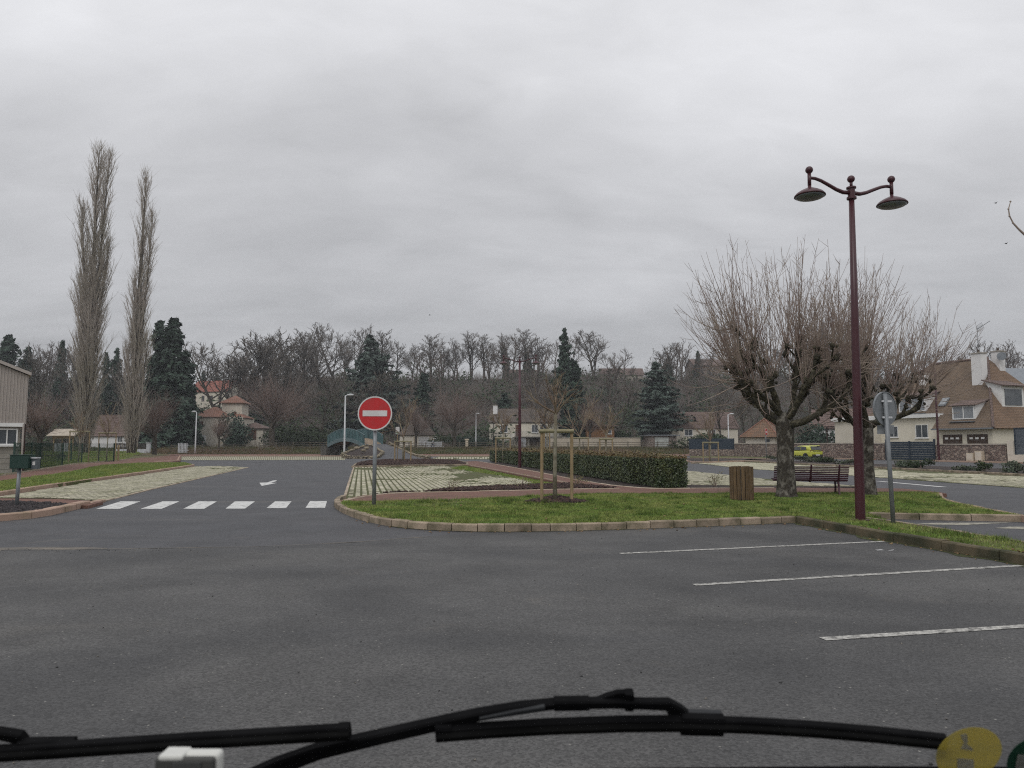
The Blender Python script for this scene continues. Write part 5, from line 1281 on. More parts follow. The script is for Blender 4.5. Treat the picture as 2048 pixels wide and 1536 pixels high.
gb = mat('grey_box', (0.13, 0.15, 0.16), scale=2, rough=0.5); MB().box((q.x, q.y, q.z - 0.03), (0.14, 0.12, 0.26)).build('side_box', gb, r2, label='small grey box with a white card on the right side')
MB().box((q.x, q.y - 0.01, q.z + 0.115), (0.16, 0.16, 0.03)).build('side_lid', M_LAMPW, r2)
MB().box((q.x - 0.005, q.y - 0.064, q.z - 0.02), (0.065, 0.006, 0.09)).build('label_card', M_SIGNW, r2)

# green mesh fence
r_ = thing('mesh_fence', 'dark green welded mesh fence along the red path on the left', 'fence', (*G(78, 945), 0.0)); 
fp = [(26, 949), (79, 938.5), (124, 931.5), (163, 927.5), (197, 925.5), (228, 923.5)]; FW = [Vector(G(a, b)) for a, b in fp]; FH = 1.75
M_WIRE = M_GREEN
for w in FW: MB().box((w.x, w.y, FH / 2 - 0.05), (0.09, 0.09, FH + 0.1), 0.4).build('post', M_GREEN, r_)
w = FW[-1]; MB().box((w.x + 0.32, w.y + 0.1, 0.8), (0.16, 0.16, 1.6), 0.3).build('gate_pillar', M_WOOD, r_, label='pale timber post at the end of the mesh fence')
MB().box((w.x, w.y, FH / 2), (0.18, 0.18, FH + 0.05), 0.4).build('gate_post', M_GREEN, r_)
for i in range(len(FW) - 1):
    a, c = FW[i], FW[i + 1]; L = (c - a).length; d = (c - a) / L; mb = MB(); nv = int(L / 0.12)
    for k in range(1, nv): p = a + d * (L * k / nv); mb.bar((p.x, p.y, 0.06), (p.x, p.y, FH - 0.02), 0.009, 0.009)
    for z in (0.1, 0.5, 0.9, 1.3, FH - 0.05): mb.bar((a.x, a.y, z), (c.x, c.y, z), 0.014, 0.014)
    mb.build('mesh_panel', M_WIRE, r_)
back = [Vector(G(62, 926)), Vector(G(142, 921.5))]
r_ = thing('mesh_fence', 'far green mesh fence posts behind the picnic table', 'fence', (*back[0], 0))
for w in back: MB().box((w.x, w.y, 0.9), (0.1, 0.1, 1.9), 0.4).build('post', M_GREEN, r_)
a, c = back; d = (c - a); mb = MB(); nv = int(d.length / 0.2)
for k in range(1, nv): p = a + d * (k / nv); mb.bar((p.x, p.y, 0.06), (p.x, p.y, 1.8), 0.009, 0.009)
for z in (0.1, 0.6, 1.1, 1.75): mb.bar((a.x, a.y, z), (c.x, c.y, z), 0.014, 0.014)
mb.build('mesh_panel', M_WIRE, r_)

# picnic table
q = G(100, 919); x, y = q; z0 = hz(x, y); r_ = thing('picnic_table', 'weathered wooden picnic table behind the mesh fence', 'picnic table', (x, y, z0), 0.1, None, local=True)
for k in range(5): MB().box((0, -0.34 + 0.17 * k, 0.76), (3.3, 0.15, 0.05)).build('top_board', M_WOODG, r_)
for s_ in (-1, 1):
    for k in (0, 1): MB().box((0, s_ * (0.68 + 0.15 * k), 0.45), (3.3, 0.13, 0.05)).build('seat_board', M_WOODG, r_)
for xk in (-1.2, 1.2):
    for s_ in (-1, 1): MB().bar((xk, s_ * 0.3, 0.73), (xk, s_ * 0.75, -0.05), 0.1, 0.06).build('leg', M_WOODG, r_)
    MB().box((xk, 0, 0.4), (0.06, 1.65, 0.1)).build('cross_beam', M_WOODG, r_)

# wooden post and rail fence along the bank
def rail_fence(p0, p1, label, Y0, Y1, zoff=0.0, step=2.6, h=1.35, m=M_WOODG):
    a = Vector(((p0 - 1024) / 1450 * Y0, Y0)); c = Vector(((p1 - 1024) / 1450 * Y1, Y1)); L = (c - a).length; n = max(2, int(L / step)); P = [a.lerp(c, k / n) for k in range(n + 1)]
    r = thing('wooden_fence', label, 'fence', (a.x, a.y, hz(a.x, a.y)))
    for p in P: z = hz(p.x, p.y) + zoff; MB().tube([(p.x, p.y, z - 0.2), (p.x, p.y, z + h)], 0.085, 7).build('post', m, r)
    for k in range(n):
        p, q_ = P[k], P[k + 1]; zp, zq = hz(p.x, p.y) + zoff, hz(q_.x, q_.y) + zoff
        for hh in (0.45, 0.82, 1.18): MB().bar((p.x, p.y - 0.02, zp + hh), (q_.x, q_.y - 0.02, zq + hh), 0.06, 0.09).build('rail', m, r)
rail_fence(345, 500, 'dark post and rail fence below the terracotta house', 126.5, 127)
rail_fence(520, 655, 'post and rail fence between the reddish tree and the footbridge', 129, 130)
rail_fence(785, 985, 'post and rail fence right of the footbridge, behind the walker', 128.5, 130)
rail_fence(985, 1462, 'long post and rail fence in front of the cream garden wall', 129, 131)

# footbridge ------------------------------------------------------
M_BRIDGE = mat('bridge_boards', (0.05, 0.105, 0.118), (0.08, 0.135, 0.14), scale=2.5, stretch=(5, 5, 0.5), fine=0.35, fscale=1.2)
M_GIRD = mat('bridge_girder', (0.1, 0.145, 0.158), (0.13, 0.175, 0.185), scale=2)
M_DECK = mat('bridge_deck', (0.3, 0.23, 0.16), (0.2, 0.15, 0.11), scale=3)
M_CONC = mat('abutment_concrete', (0.12, 0.115, 0.1), (0.07, 0.07, 0.06), scale=1.5, bump=0.3)
R1 = A(729, 887, 98); ax = Vector((-0.7, 0.714, 0)); wx = Vector((0.714, 0.7, 0)); LB, WB, RISE = 9.6, 3.0, 0.95
br = thing('footbridge', 'arched footbridge with blue green boarded parapets', 'bridge', (R1.x, R1.y, 0)); zr = R1.z
bz = lambda t: zr - 0.15 + RISE * (4 * t * (1 - t)); NB = 16
for s_ in (0, 1):
    o = wx * (WB * s_); par = MB(); gir = MB(); cap = MB()
    for k in range(NB * 2):
        t0, t1 = k / (NB * 2) + 0.002, (k + 1) / (NB * 2) - 0.002; 
        for mb, za, zb_, th in ((par, 0.0, 1.25, 0.06), (gir, -0.5, 0.02, 0.2)):
            if mb is gir: t0, t1 = k / (NB * 2), (k + 1) / (NB * 2)
            p0 = R1 + o + ax * (LB * t0); p1 = R1 + o + ax * (LB * t1); th_ = wx * (th / 2); zz0, zz1 = bz(t0), bz(t1)
            vs = []
            for p, zz in ((p0, zz0), (p1, zz1)):
                for sg, dz in ((-1, za), (1, za), (1, zb_), (-1, zb_)):
                    q = p + th_ * sg; vs.append((q.x, q.y, zz + dz))
            mb.add(vs, [(0, 1, 2, 3), (7, 6, 5, 4), (0, 4, 5, 1), (1, 5, 6, 2), (2, 6, 7, 3), (3, 7, 4, 0)])
            if mb is par: par.build('parapet_board', M_BRIDGE, br); par = MB()
    cap.tube([tuple(R1 + o + ax * (LB * k / 20) + Vector((0, 0, bz(k / 20) + 1.27 - zr))) for k in range(21)], 0.06, 6); cap.build('handrail', M_GIRD, br)
    gir.build('girder', M_GIRD, br)
dk = MB()
for k in range(NB):
    t0, t1 = k / NB, (k + 1) / NB; p0 = R1 + ax * (LB * t0); p1 = R1 + ax * (LB * t1)
    vs = [(p0.x, p0.y, bz(t0)), (p0.x + wx.x * WB, p0.y + wx.y * WB, bz(t0)), (p1.x + wx.x * WB, p1.y + wx.y * WB, bz(t1)), (p1.x, p1.y, bz(t1))]
    vs += [(a_, b_, c_ - 0.12) for a_, b_, c_ in vs]; dk.add(vs, [(0, 1, 2, 3), (7, 6, 5, 4), (0, 4, 5, 1), (1, 5, 6, 2), (2, 6, 7, 3), (3, 7, 4, 0)])
dk.build('deck', M_DECK, br)
for t in (0.0, 1.0):
    c = R1 + ax * (LB * t + (0.6 if t else -0.4)) + wx * (WB / 2); MB().box((c.x, c.y, (bz(t) - 0.5) / 2), (0.9 if not t else 1.6, WB + 0.6, bz(t) + 0.2), math.atan2(ax.y, ax.x)).build('abutment', M_CONC, br)  # abutment walls in dark concrete, added to make the arch opening look dark
# ramp
rows_ = [(84.2, 752, 852, 0.012), (86.0, 763, 838, 0.14), (88.5, 766, 822, 0.42), (93.0, 757, 802, 1.02), (98.2, 733, 774, 1.72)]
rm = MB()
for k, (Y, a_, b_, z) in enumerate(rows_): rm.v += [((a_ - 1024) / 1450 * Y, Y, z), ((b_ - 1024) / 1450 * Y, Y, z), ((a_ - 1024) / 1450 * Y, Y, -0.1), ((b_ - 1024) / 1450 * Y, Y, -0.1)]
for k in range(len(rows_) - 1):
    o = k * 4; n = o + 4; rm.f += [(o, o + 1, n + 1, n), (o, n, n + 2, o + 2), (o + 1, o + 3, n + 3, n + 1)]
rm.f.append((16, 17, 19, 18)); rm.build('ramp', M_ROAD, None, kind='structure')
# rockery left of the ramp and stone edging on its right
M_ROCK = mat('rockery_stone', (0.27, 0.225, 0.16), (0.17, 0.15, 0.11), scale=2, objvar=0.25, fine=0.15, fscale=6, bump=0.4)
def stone_mesh(seed):
    rng = random.Random(seed); return MB().ball((0, 0, 0), 0.5, 7, 5, (1, 0.75, 0.62), 0.18, rng).mesh('stone')
STONES = [stone_mesh(k) for k in range(5)]
for me in STONES: me.materials.append(M_ROCK)
def stones(root, line, step, size, layers=1):
    rng = random.Random(len(line) * 7); n = 0
    for i in range(len(line) - 1):
        a_, b_ = Vector(line[i]), Vector(line[i + 1]); L = (b_ - a_).length; k = max(1, int(L / step))
        for j in range(k):
            for l in range(layers):
                p = a_.lerp(b_, (j + 0.5 + rng.uniform(-0.2, 0.2)) / k); o = bpy.data.objects.new('stone', rng.choice(STONES)); COL.objects.link(o); o.parent = root; s_ = size * rng.uniform(0.75, 1.25)
                o.location = p - ORI[root.name] + Vector((rng.gauss(0, 0.04), rng.gauss(0, 0.04), 0.1 - l * size * 0.55)); o.scale = (s_ * 1.3, s_, s_); o.rotation_euler = (rng.gauss(0, 0.2), rng.gauss(0, 0.2), rng.uniform(0, 6))
c6 = [(685, 908.5, 86.5), (729, 893, 95), (743, 891, 96.5), (766, 906, 89), (753, 915.5, 85), (697, 914.5, 85.2)]
CP6 = [A(*q) for q in c6]; r_ = thing('rockery', 'triangular rockery bed of dark gravel edged with yellow stones', 'rockery', (CP6[5].x, CP6[5].y, 0))
mb = MB(); ctr = sum(CP6, Vector()) / 6 + Vector((0, 0, 0.15)); mb.v = [tuple(ctr)] + [tuple(p) for p in CP6] + [(p.x, p.y, -0.1) for p in CP6]
for k in range(6): k2 = (k + 1) % 6; mb.f += [(0, 1 + k2, 1 + k), (1 + k, 1 + k2, 7 + k2, 7 + k)]
mb.build('soil', M_MULCH, r_)
stones(r_, [tuple(p) for p in CP6] + [tuple(CP6[0])], 0.3, 0.36, 3)
for px, py, Y in ((713, 900, 90), (727, 905, 88), (733, 900, 91)):
    p = A(px, py, Y); o = bpy.data.objects.new('boulder', STONES[1]); COL.objects.link(o); o.parent = r_; o.location = p - ORI[r_.name] + Vector((0, 0, 0.25)); o.scale = (0.7, 0.6, 0.6)
wr = [A(774, 887, 98.2), A(802, 903, 93), A(822, 911, 88.5), A(838, 914, 86.3), A(856, 916.5, 84.6)]
r_ = thing('stone_edging', 'low wall of yellowish stones along the right side of the ramp', 'stone wall', (wr[-1].x, wr[-1].y, 0))
stones(r_, [tuple(p + Vector((0.25, 0, 0.05))) for p in wr], 0.3, 0.4, 4)
# small white sign on the stake at the ramp, white pebble box
q = G(795, 922, 0.1); Y = q[1]; p = A(795, 861, Y); r_ = thing('notice_board', 'small pale notice on a thin post in front of the footbridge ramp', 'sign', (p.x, Y + 0.1, 0.1))
MB().tube([(p.x, Y + 0.1, 0.0), (p.x, Y + 0.1, p.z + 0.3)], 0.035, 8).build('post', M_WOOD, r_)
MB().box((p.x, Y + 0.04, p.z), (0.36, 0.03, 0.68)).build('panel', M_SIGNW, r_)
MB().box((p.x, Y + 0.02, p.z - 0.2), (0.3, 0.02, 0.2)).build('green_field', mat('pale_green', (0.32, 0.42, 0.3), scale=2), r_)

# green-roofed timber shelter and white picket fences in the left background
r_ = thing('shelter', 'small timber shelter with pale pitched roof behind the mesh fence', 'shelter', ((138 - 1024) / 1450 * 108, 108, 0.4), 0.0, None, local=True)
for sx in (-1.4, 1.4):
    for sy in (-1, 1): MB().box((sx, sy, 1.25), (0.14, 0.14, 2.7)).build('post', M_WOOD, r_)
M_PALER = mat('pale_roof', (0.5, 0.44, 0.36), (0.4, 0.35, 0.28), scale=2)
for s_ in (-1, 1):
    MB().add([(-1.9, 0, 3.6), (1.9, 0, 3.6), (2.1, s_ * 1.7, 2.6), (-2.1, s_ * 1.7, 2.6), (-1.9, 0, 3.5), (1.9, 0, 3.5), (2.1, s_ * 1.7, 2.5), (-2.1, s_ * 1.7, 2.5)], [(0, 1, 2, 3), (7, 6, 5, 4), (0, 4, 5, 1), (1, 5, 6, 2), (2, 6, 7, 3), (3, 7, 4, 0)]).build('roof_pitch', M_PALER, r_)
MB().box((0, -1.1, 2.35), (3.2, 0.1, 0.4)).build('fascia', M_WOOD, r_)
M_PICK = mat('white_pickets', (0.55, 0.56, 0.58), (0.45, 0.46, 0.48), scale=2)
M_DPICK = mat('dark_pickets', (0.06, 0.05, 0.045), scale=2)
def pickets(p0, p1, Y, h, gap, m, label, wallh=0.0, zz=None):
    x0, x1 = (p0 - 1024) / 1450 * Y, (p1 - 1024) / 1450 * Y; z0 = hz(x0, Y) if zz is None else zz; r = thing('picket_fence', label, 'fence', (x0, Y, z0)); n = int((x1 - x0) / gap)
    if wallh: MB().box(((x0 + x1) / 2, Y, z0 + wallh / 2 - 0.1), (x1 - x0, 0.25, wallh + 0.2)).build('low_wall', M_PICK, r)
    for k in range(n): x = x0 + (k + 0.5) * gap; MB().box((x, Y, z0 + wallh + h / 2), (gap * 0.6, 0.04, h)).build('picket', m, r)
    for q in (0.25, 0.8): MB().box(((x0 + x1) / 2, Y + 0.04, z0 + wallh + h * q), (x1 - x0, 0.04, 0.08)).build('rail', m, r)
pickets(235, 262, 124, 1.0, 0.22, M_DPICK, 'dark picket fence on a white base wall behind the narrow poplar', 0.5, 0.4)
pickets(278, 300, 124, 1.0, 0.22, M_DPICK, 'dark picket fence on a white base wall right of the narrow poplar', 0.5, 0.4)
pickets(108, 141, 112, 1.5, 0.2, M_PICK, 'white slatted fence panel behind the picnic table', 0.0, 0.4)
pickets(358, 380, 123, 1.6, 0.24, M_PICK, 'white picket gate left of the far white street lamp', 0.0, 0.3)
pickets(848, 888, 133.5, 1.15, 0.2, M_PICK, 'white picket fence behind the walking person', 0.0)
for px, lab in ((300, 'white gate pillar right of the dark pickets'), (262, 'white gate pillar between the dark picket fences')):
    x = (px - 1024) / 1450 * 124; r = thing('gate_pillar', lab, 'pillar', (x, 124, 0.4)); MB().box((x, 124, 1.1), (0.55, 0.5, 1.6)).build('shaft', M_PICK, r); MB().box((x, 124, 1.95), (0.7, 0.65, 0.12)).build('cap', M_PICK, r)
x = (934 - 1024) / 1450 * 134; M_CREAMS = mat('cream_stone', (0.6, 0.52, 0.4), (0.5, 0.43, 0.33), scale=2)
r = thing('gate_pillar', 'cream gate pillar with a wide cap left of the cream house', 'pillar', (x, 134, 1.05)); MB().box((x, 134, 1.75), (0.5, 0.5, 1.5)).build('shaft', M_CREAMS, r); MB().box((x, 134, 2.6), (0.75, 0.7, 0.25)).build('cap', M_CREAMS, r)
# ------------------------------------------------------------------ buildings
M_GLASS = mat('window_glass', (0.05, 0.06, 0.07), (0.11, 0.12, 0.13), rough=0.12, scale=0.8, spec=0.6)
M_FRAME = mat('window_frame_white', (0.8, 0.8, 0.79), (0.73, 0.73, 0.71), scale=2, rough=0.5)
M_CREAM = mat('cream_render', (0.74, 0.69, 0.58), (0.68, 0.63, 0.52), scale=0.5, detail=6, bump=0.05)
M_CREAM2 = mat('pale_render', (0.68, 0.63, 0.54), (0.6, 0.555, 0.47), scale=0.5, detail=6, bump=0.1)
M_WHITER = mat('white_render', (0.78, 0.77, 0.76), (0.68, 0.67, 0.66), scale=0.6, detail=6)
M_BROWNW = mat('brown_shutter', (0.14, 0.07, 0.045), (0.1, 0.05, 0.035), scale=4)
M_GARD = mat('brown_garage_door', (0.075, 0.05, 0.035), (0.06, 0.04, 0.03), scale=3, stretch=(1, 1, 4))
M_ZINC = mat('zinc', (0.25, 0.27, 0.29), (0.2, 0.22, 0.24), rough=0.45, metal=0.4)
M_NAVY = mat('navy_metal', (0.022, 0.035, 0.052), (0.028, 0.042, 0.06), rough=0.5, scale=2)
def tile_mat(name, c, c2, mortar, sx, sz, moss=None):
    m = bpy.data.materials.new(name); m.use_nodes = True; t = m.node_tree; N = t.nodes; L = t.links; p = N['Principled BSDF']; p.inputs['Roughness'].default_value = 0.85
    tcn = N.new('ShaderNodeTexCoord'); sp = N.new('ShaderNodeSeparateXYZ'); L.new(tcn.outputs['Object'], sp.inputs[0])
    ad = N.new('ShaderNodeMath'); ad.operation = 'ADD'; L.new(sp.outputs[0], ad.inputs[0])
    m2 = N.new('ShaderNodeMath'); m2.operation = 'MULTIPLY'; L.new(sp.outputs[1], m2.inputs[0]); m2.inputs[1].default_value = 0.85; L.new(m2.outputs[0], ad.inputs[1])
    cb = N.new('ShaderNodeCombineXYZ'); L.new(ad.outputs[0], cb.inputs[0]); L.new(sp.outputs[2], cb.inputs[1])
    bt = N.new('ShaderNodeTexBrick'); L.new(cb.outputs[0], bt.inputs['Vector']); bt.inputs['Scale'].default_value = 1.0; bt.inputs['Brick Width'].default_value = sx; bt.inputs['Row Height'].default_value = sz
    bt.inputs['Mortar Size'].default_value = sz * 0.09; bt.inputs['Color1'].default_value = (*c, 1); bt.inputs['Color2'].default_value = (*c2, 1); bt.inputs['Mortar'].default_value = (*mortar, 1); bt.inputs['Bias'].default_value = 0.0
    no = N.new('ShaderNodeTexNoise'); no.inputs['Scale'].default_value = 0.7; no.inputs['Detail'].default_value = 7; L.new(tcn.outputs['Object'], no.inputs['Vector'])
    mr = N.new('ShaderNodeMapRange'); mr.inputs[1].default_value = 0.4; mr.inputs[2].default_value = 0.7; L.new(no.outputs[0], mr.inputs[0])
    mx_ = N.new('ShaderNodeMixRGB'); L.new(mr.outputs[0], mx_.inputs[0]); L.new(bt.outputs[0], mx_.inputs[1]); mx_.inputs[2].default_value = (*(moss or tuple(x * 0.6 for x in c)), 1)
    if moss is None: mr.inputs[4].default_value = 0.6
    L.new(mx_.outputs[0], p.inputs['Base Color'])
    b = N.new('ShaderNodeBump'); b.inputs['Strength'].default_value = 0.6; b.inputs['Distance'].default_value = 0.03; L.new(bt.outputs['Fac'], b.inputs['Height']); b.invert = True; L.new(b.outputs[0], p.inputs['Normal'])
    MATS[name] = m; return m
M_TBROWN = tile_mat('brown_tiles', (0.15, 0.105, 0.07), (0.185, 0.13, 0.085), (0.085, 0.06, 0.042), 0.3, 0.17)
M_TORANGE = tile_mat('orange_tiles', (0.2, 0.128, 0.08), (0.24, 0.152, 0.096), (0.11, 0.072, 0.046), 0.3, 0.17)
M_TDARK = tile_mat('dark_roof_tiles', (0.1, 0.078, 0.064), (0.14, 0.11, 0.088), (0.05, 0.04, 0.034), 0.45, 0.32)
M_TMAUVE = tile_mat('mauve_roof_tiles', (0.15, 0.1, 0.085), (0.18, 0.125, 0.105), (0.08, 0.058, 0.05), 0.4, 0.3)
M_TTERRA = tile_mat('terracotta_tiles', (0.3, 0.14, 0.095), (0.24, 0.13, 0.09), (0.14, 0.075, 0.055), 0.4, 0.3)
M_TRED = tile_mat('red_roof_tiles', (0.29, 0.095, 0.065), (0.26, 0.095, 0.065), (0.18, 0.065, 0.048), 0.5, 0.4)
M_TOLD = tile_mat('weathered_tiles', (0.24, 0.13, 0.075), (0.15, 0.1, 0.065), (0.08, 0.055, 0.04), 0.3, 0.22)
M_TMOSS = tile_mat('mossy_tiles', (0.16, 0.13, 0.05), (0.13, 0.11, 0.05), (0.07, 0.06, 0.03), 0.3, 0.22, (0.12, 0.12, 0.03))
def rubble(name, c1, c2, mort, s_):
    m = bpy.data.materials.new(name); m.use_nodes = True; t = m.node_tree; N = t.nodes; L = t.links; p = N['Principled BSDF']; p.inputs['Roughness'].default_value = 0.9
    g = N.new('ShaderNodeNewGeometry'); mp = N.new('ShaderNodeMapping'); mp.inputs['Scale'].default_value = (1, 1, 1.5); L.new(g.outputs['Position'], mp.inputs[0])
    v = N.new('ShaderNodeTexVoronoi'); v.inputs['Scale'].default_value = s_; L.new(mp.outputs[0], v.inputs['Vector']); v2 = N.new('ShaderNodeTexVoronoi'); v2.feature = 'DISTANCE_TO_EDGE'; v2.inputs['Scale'].default_value = s_; L.new(mp.outputs[0], v2.inputs['Vector'])
    sx = N.new('ShaderNodeSeparateXYZ'); L.new(v.outputs['Color'], sx.inputs[0]); mx1 = N.new('ShaderNodeMixRGB'); L.new(sx.outputs[0], mx1.inputs[0]); mx1.inputs[1].default_value = (*c1, 1); mx1.inputs[2].default_value = (*c2, 1)
    mr = N.new('ShaderNodeMapRange'); mr.inputs[1].default_value = 0.03; mr.inputs[2].default_value = 0.1; L.new(v2.outputs['Distance'], mr.inputs[0])
    mx2 = N.new('ShaderNodeMixRGB'); L.new(mr.outputs[0], mx2.inputs[0]); mx2.inputs[1].default_value = (*mort, 1); L.new(mx1.outputs[0], mx2.inputs[2]); L.new(mx2.outputs[0], p.inputs['Base Color'])
    b = N.new('ShaderNodeBump'); b.inputs['Strength'].default_value = 0.8; b.inputs['Distance'].default_value = 0.05; L.new(mr.outputs[0], b.inputs['Height']); L.new(b.outputs[0], p.inputs['Normal'])
    MATS[name] = m; return m
M_RUBBLE = rubble('rubble_masonry', (0.13, 0.085, 0.075), (0.36, 0.29, 0.24), (0.1, 0.085, 0.075), 3.6)
M_RUBBLE2 = rubble('pink_rubble', (0.2, 0.15, 0.13), (0.36, 0.3, 0.26), (0.17, 0.14, 0.12), 3.0)
M_COPING = mat('coping_stone', (0.42, 0.38, 0.33), (0.3, 0.27, 0.23), scale=2)

def window(root, x, y, z, w, h, m_frame=M_FRAME, mull=1, yaw=0.0, sill=True, glass=M_GLASS, shutters=None):
    """on a wall whose outside faces local -y; (x, y, z) = centre on the wall face"""
    f = MB(); t = 0.07
    f.box((x, y - 0.02, z + h / 2 - t / 2), (w, 0.09, t)); f.box((x, y - 0.02, z - h / 2 + t / 2), (w, 0.09, t))
    for sx in (-1, 1): f.box((x + sx * (w / 2 - t / 2), y - 0.021, z), (t, 0.086, h - 2 * t))
    for k in range(mull): f.box((x + w * ((k + 1) / (mull + 1) - 0.5), y - 0.018, z), (t * 0.8, 0.07, h - 2 * t))
    o = f.build('window', m_frame, root)
    MB().box((x, y - 0.004, z), (w - t, 0.02, h - t)).build('pane', glass, o)
    if sill: MB().box((x, y - 0.07, z - h / 2 - 0.05), (w + 0.16, 0.18, 0.08)).build('sill', M_FRAME, o)
    if shutters:
        for sx in (-1, 1): MB().box((x + sx * (w / 2 + shutters / 2 + 0.02), y - 0.04, z), (shutters, 0.05, h)).build('shutter', M_BROWNW, o)
    return o
def slab(root, name, quad, th, m):
    """flat piece of roof: quad of points (counter-clockwise from above) thickened downwards"""
    q = [Vector(p) for p in quad]; n = (q[1] - q[0]).cross(q[2] - q[0]).normalized()
    if n.z < 0: n = -n
    k = len(q); mb = MB(); mb.v = [tuple(p) for p in q] + [tuple(p - n * th) for p in q]
    mb.f = [tuple(range(k)), tuple(range(k, 2 * k))[::-1]] + [(i, i + k, (i + 1) % k + k, (i + 1) % k) for i in range(k)]
    return mb.build(name, m, root)
def body(root, x0, x1, y0, y1, h, m, gable=None, name='wall', z0=-0.6):
    mb = MB(); mb.box(((x0 + x1) / 2, (y0 + y1) / 2, (h + z0) / 2), (x1 - x0, y1 - y0, h - z0))
    o = mb.build(name, m, root)
    if gable == 'x':   # ridge along x: gable triangles on the x ends
        pass
    return o
def gable_roof(root, x0, x1, y0, y1, h, rh, m, wallm, over=0.35, th=0.14):
    ym = (y0 + y1) / 2; sl = rh / (ym - y0)
    slab(root, 'roof', [(x0 - over, y0 - over, h - sl * over), (x1 + over, y0 - over, h - sl * over), (x1 + over, ym, h + rh), (x0 - over, ym, h + rh)], th, m)
    slab(root, 'roof', [(x1 + over, y1 + over, h - sl * over), (x0 - over, y1 + over, h - sl * over), (x0 - over, ym, h + rh), (x1 + over, ym, h + rh)], th, m)
    for xx in (x0 + 0.02, x1 - 0.02):
        mb = MB(); mb.v = [(xx - 0.1, y0 + 0.02, h - 0.02), (xx - 0.1, y1 - 0.02, h - 0.02), (xx - 0.1, ym, h + rh - th * 1.5), (xx + 0.1, y0 + 0.02, h - 0.02), (xx + 0.1, y1 - 0.02, h - 0.02), (xx + 0.1, ym, h + rh - th * 1.5)]
        mb.f = [(0, 1, 2), (5, 4, 3), (0, 3, 4, 1), (1, 4, 5, 2), (2, 5, 3, 0)]; mb.build('gable', wallm, root)
def hip_roof(root, x0, x1, y0, y1, h, rh, m, over=0.4, rid=0.0, th=0.14, mats=None):
    xm, ym = (x0 + x1) / 2, (y0 + y1) / 2; a = (x0 - over, y0 - over, h); b = (x1 + over, y0 - over, h); c = (x1 + over, y1 + over, h); d = (x0 - over, y1 + over, h); e = (xm - rid / 2, ym, h + rh); f = (xm + rid / 2, ym, h + rh)
    if rid > 0.05: quads = [[a, b, f, e], [b, c, f], [c, d, e, f], [d, a, e]]
    else: quads = [[a, b, e], [b, c, e], [c, d, e], [d, a, e]]
    for i, q in enumerate(quads): slab(root, 'roof', q, th, mats[i] if mats else m)
def chimney(root, x, y, z0, z1, w, d, m=M_WHITER):
    o = MB().box((x, y, (z0 + z1) / 2), (w, d, z1 - z0)).build('chimney', m, root); MB().box((x, y, z1 + 0.05), (w + 0.18, d + 0.18, 0.1)).build('chimney_cap', M_COPING, o); MB().tube([(x, y, z1 + 0.08), (x, y, z1 + 0.45)], 0.13, 10).build('chimney_pot', M_TDARK, o)
def house(name, label, px, Y, zb, rz=0.0, cat='house'):
    x = (px - 1024) / 1450 * Y; return thing(name, label, cat, (x, Y, zb), rz, None, local=True)

# clad hall at the left edge --------------------------------------
M_CLAD = mat('beige_cladding', (0.43, 0.385, 0.35), (0.39, 0.35, 0.32), rough=0.5, scale=0.4, spec=0.4)
M_BLOCK = mat('grey_blockwork', (0.34, 0.32, 0.28), (0.26, 0.24, 0.21), scale=1.2, detail=7, bump=0.3)
Yh = 41.5; xr = A(49, 900, Yh).x; hall = thing('clad_hall', 'beige ribbed metal hall on a grey block base at the left edge', 'building', (xr, Yh, 0), R(36), None, local=True)
ztop = A(52, 752, Yh).z; zcl = A(48, 848, Yh).z; W_ = 14.0
slope = (A(0, 732, 40.8).z - ztop) / 1.2
wallmb = MB(); wallmb.box((-W_ / 2 - 0.25, 6, zcl / 2 - 0.2), (W_, 12, zcl + 0.4)); wallmb.build('base_wall', M_BLOCK, hall)
for k in range(4): MB().box((-W_ / 2 - 0.25, -0.003, 0.25 + 0.3 * k), (W_ - 0.02, 0.012, 0.012)).build('mortar_joint', M_CONC, hall)
cl = MB(); xe = 0.0
cl.v = [(-W_, 0, zcl), (xe, 0, zcl), (xe, 0, ztop), (-W_, 0, ztop + slope * W_), (-W_, 12, zcl), (xe, 12, zcl), (xe, 12, ztop), (-W_, 12, ztop + slope * W_)]
cl.v = [(a_, b_ - 0.12, c_) for a_, b_, c_ in cl.v]
cl.f = [(0, 1, 2, 3), (7, 6, 5, 4), (1, 5, 6, 2), (0, 3, 7, 4), (0, 4, 5, 1), (2, 6, 7, 3)]; clad = cl.build('cladding', M_CLAD, hall)
for k in range(60):
    x = -0.09 - k * 0.155; MB().box((x, -0.14, (zcl + ztop - slope * x) / 2 + 0.005), (0.035, 0.05, (ztop - slope * x) - zcl - 0.03)).build('rib', M_CLAD, clad)
rf = MB(); rf.v = [(0.12, -0.35, ztop + 0.0), (-W_, -0.35, ztop + slope * W_), (-W_, 12.2, ztop + slope * W_), (0.12, 12.2, ztop)]; rf.v = rf.v + [(a_, b_, c_ + 0.18) for a_, b_, c_ in rf.v]
rf.f = [(0, 1, 2, 3), (7, 6, 5, 4), (0, 4, 5, 1), (1, 5, 6, 2), (2, 6, 7, 3), (3, 7, 4, 0)]; rf.build('roof_edge', M_CLAD, hall)
zw = A(15, 872, Yh).z; xw = -0.86
window(hall, xw, 0.0, zw - 0.05, 1.0, 0.92, mull=1, sill=True)
MB().box((xw - 0.2, -0.1, zw + 0.62), (1.9, 0.24, 0.2)).build('shutter_box', M_FRAME, hall)
MB().tube([(-0.12, -0.2, 0.05), (-0.12, -0.2, zcl)], 0.05, 8).build('downpipe', M_CLAD, hall)
M_DBROWN = mat('dark_brown_trim', (0.06, 0.035, 0.03), scale=2)
